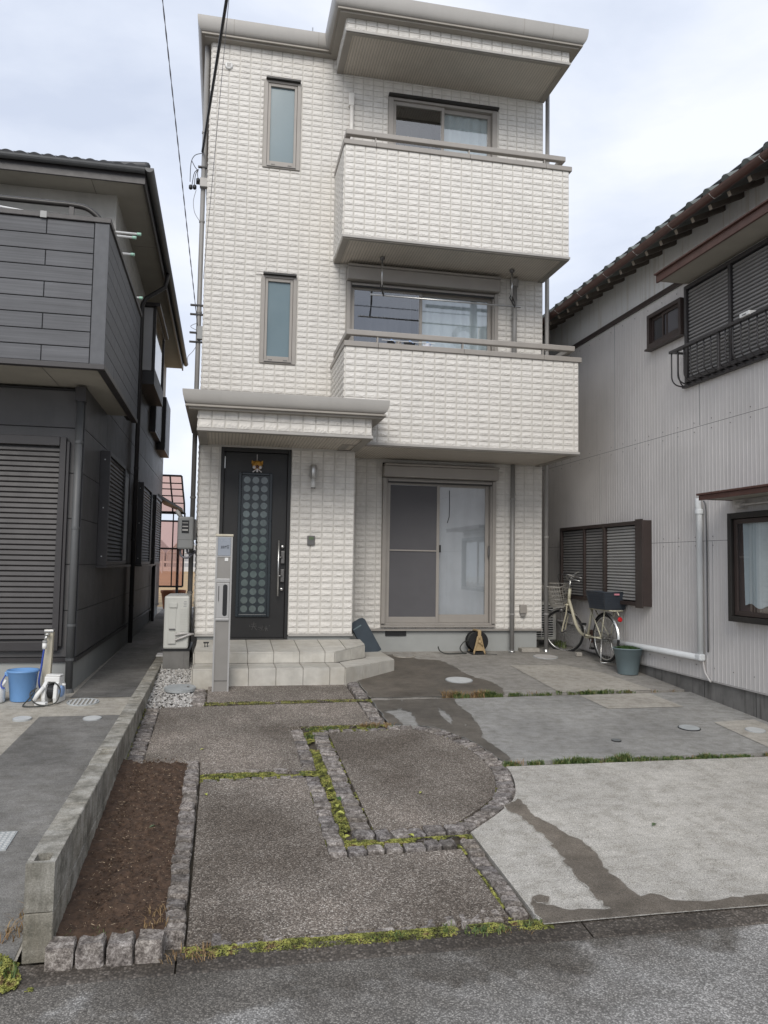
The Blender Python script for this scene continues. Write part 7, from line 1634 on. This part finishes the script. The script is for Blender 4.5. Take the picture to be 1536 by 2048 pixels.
for x, y, r_, lb in ((-.95, 9.6, .17, 'larger terracotta pot at the far end of the left alley'), (-.72, 9.9, .15, 'smaller terracotta pot below the lean-to post')):
    t = thing('terracotta_pot', lb, 'flower pot', (x, y, .42), 'pots at the end of the alley'); mb = MB(); mb.lathe([(r_*.7, .42), (r_, .80), (r_*1.12, .81), (r_*1.12, .87), (r_*.95, .87), (r_*.9, .8), (.001, .8)], (x, y, 0), 20, cap=False); obj('pot_body', mb, 'terra', t, smooth=True)
t = thing('field_fence', 'far white fence across the dry field behind the houses', 'fence', (0, 62, .42))
for i in range(16): mb = MB(); mb.box((-14+i*1.5, 62, .42), (-13.9+i*1.5, 62.08, 1.55)); obj('post', mb, 'fence_far', t)
mb = MB(); mb.box((-14, 62.1, .6), (9, 62.14, 1.0)); mb.box((-14, 62.1, 1.35), (9, 62.14, 1.5)); obj('rail', mb, 'fence_far', t)
for i, x in enumerate((-7.5, -3.6, .3)):
    t = thing('greenhouse', ('pale greenhouse gable, leftmost beyond the far white fence', 'pale greenhouse gable in the middle beyond the far white fence', 'pale greenhouse gable nearest the white house beyond the far fence')[i], 'greenhouse', (x, 75, .42), 'greenhouses beyond the field')
    mb = MB(); mb.add([(x-1.8, 75, .42), (x+1.8, 75, .42), (x+1.8, 75, 2.4), (x, 75, 4.2), (x-1.8, 75, 2.4), (x-1.8, 95, .42), (x+1.8, 95, .42), (x+1.8, 95, 2.4), (x, 95, 4.2), (x-1.8, 95, 2.4)], [(0, 1, 2, 3, 4), (1, 6, 7, 2), (2, 7, 8, 3), (3, 8, 9, 4), (4, 9, 5, 0), (9, 8, 7, 6, 5)]); obj('cover', mb, 'far_wall', t)
    mb = MB()
    for a, b in (((x-1.8, .42), (x-1.8, 2.4)), ((x+1.8, .42), (x+1.8, 2.4)), ((x-1.8, 2.4), (x, 4.2)), ((x, 4.2), (x+1.8, 2.4)), ((x, .42), (x, 4.2)), ((x-1.8, 2.4), (x+1.8, 2.4))): mb.tube([(a[0], 74.95, a[1]), (b[0], 74.95, b[1])], .05, 5)
    obj('frame', mb, 'fence_far', t)

# ------------------------------------------------------------------ fallen leaves
def leaf(x, y, s, mat, label, zf=g, lift=.012, rot=0):
    mb = MB(); z = zf(y)+.004; pts = [(-1, 0, .0), (-.5, .42, .3), (.2, .5, .35), (1, 0, .1), (.2, -.5, .5), (-.5, -.4, .3)]
    c_, s_ = math.cos(rot), math.sin(rot)
    vs = [(x+(u*c_-v*s_)*s, y+(u*s_+v*c_)*s, z+w_*lift*1.5) for u, v, w_ in pts]+[(x-s*.1*c_, y-s*.1*s_, z+.002), (x+s*.4*c_, y+s*.4*s_, z+.004)]
    mb.add(vs, [(0, 6, 1), (1, 6, 2), (2, 6, 7), (2, 7, 3), (3, 7, 4), (4, 7, 6), (4, 6, 5), (5, 6, 0)])
    return solo('fallen_leaf', mb, mat, label, 'leaf', (x, y, z), group='fallen leaves on the drive')
leaf(2.85, -5.79, .028, 'leaf_dark', 'curled dull green leaf alone on the pale front concrete slab', lift=.02, rot=.6)
leaf(.20, -4.02, .02, 'leaf_pale', 'small yellow leaf on the upper aggregate panel near the soil bed', rot=.4)
leaf(.245, -4.97, .018, 'leaf_pale', 'small yellow leaf on the lower aggregate panel near the setts', rot=2.0)
leaf(1.60, -5.10, .018, 'leaf_pale', 'tiny yellow leaf on the D-shaped panel', rot=1.0)
for i, (x, y, lb) in enumerate(((1.025, -5.02, 'uppermost of the yellow leaves in the long moss joint'), (1.03, -5.30, 'pale yellow leaf halfway down the long moss joint'), (1.03, -5.42, 'lowest yellow leaf in the long moss joint'), (1.02, -5.76, 'pale leaf in the corner where the two moss joints meet'), (1.37, -5.79, 'yellow leaf in the lower cross moss joint'))): leaf(x, y, .026, 'leaf_pale', lb, lambda yy: g(yy)+.015, .02, i*1.3)
leaf(-.02, -5.63, .022, 'leaf_dark', 'single green leaf lying on the brown soil bed', lambda yy: g(yy)+.07, .02, .3)
leaf(1.05, -5.20, .03, 'leaf', 'dark green weed leaf in the long moss joint', lambda yy: g(yy)+.015, .025, 2.0)
leaf(2.39, -3.57, .012, 'white_pl', 'white petal-like scrap on the wet middle slab', rot=.2)
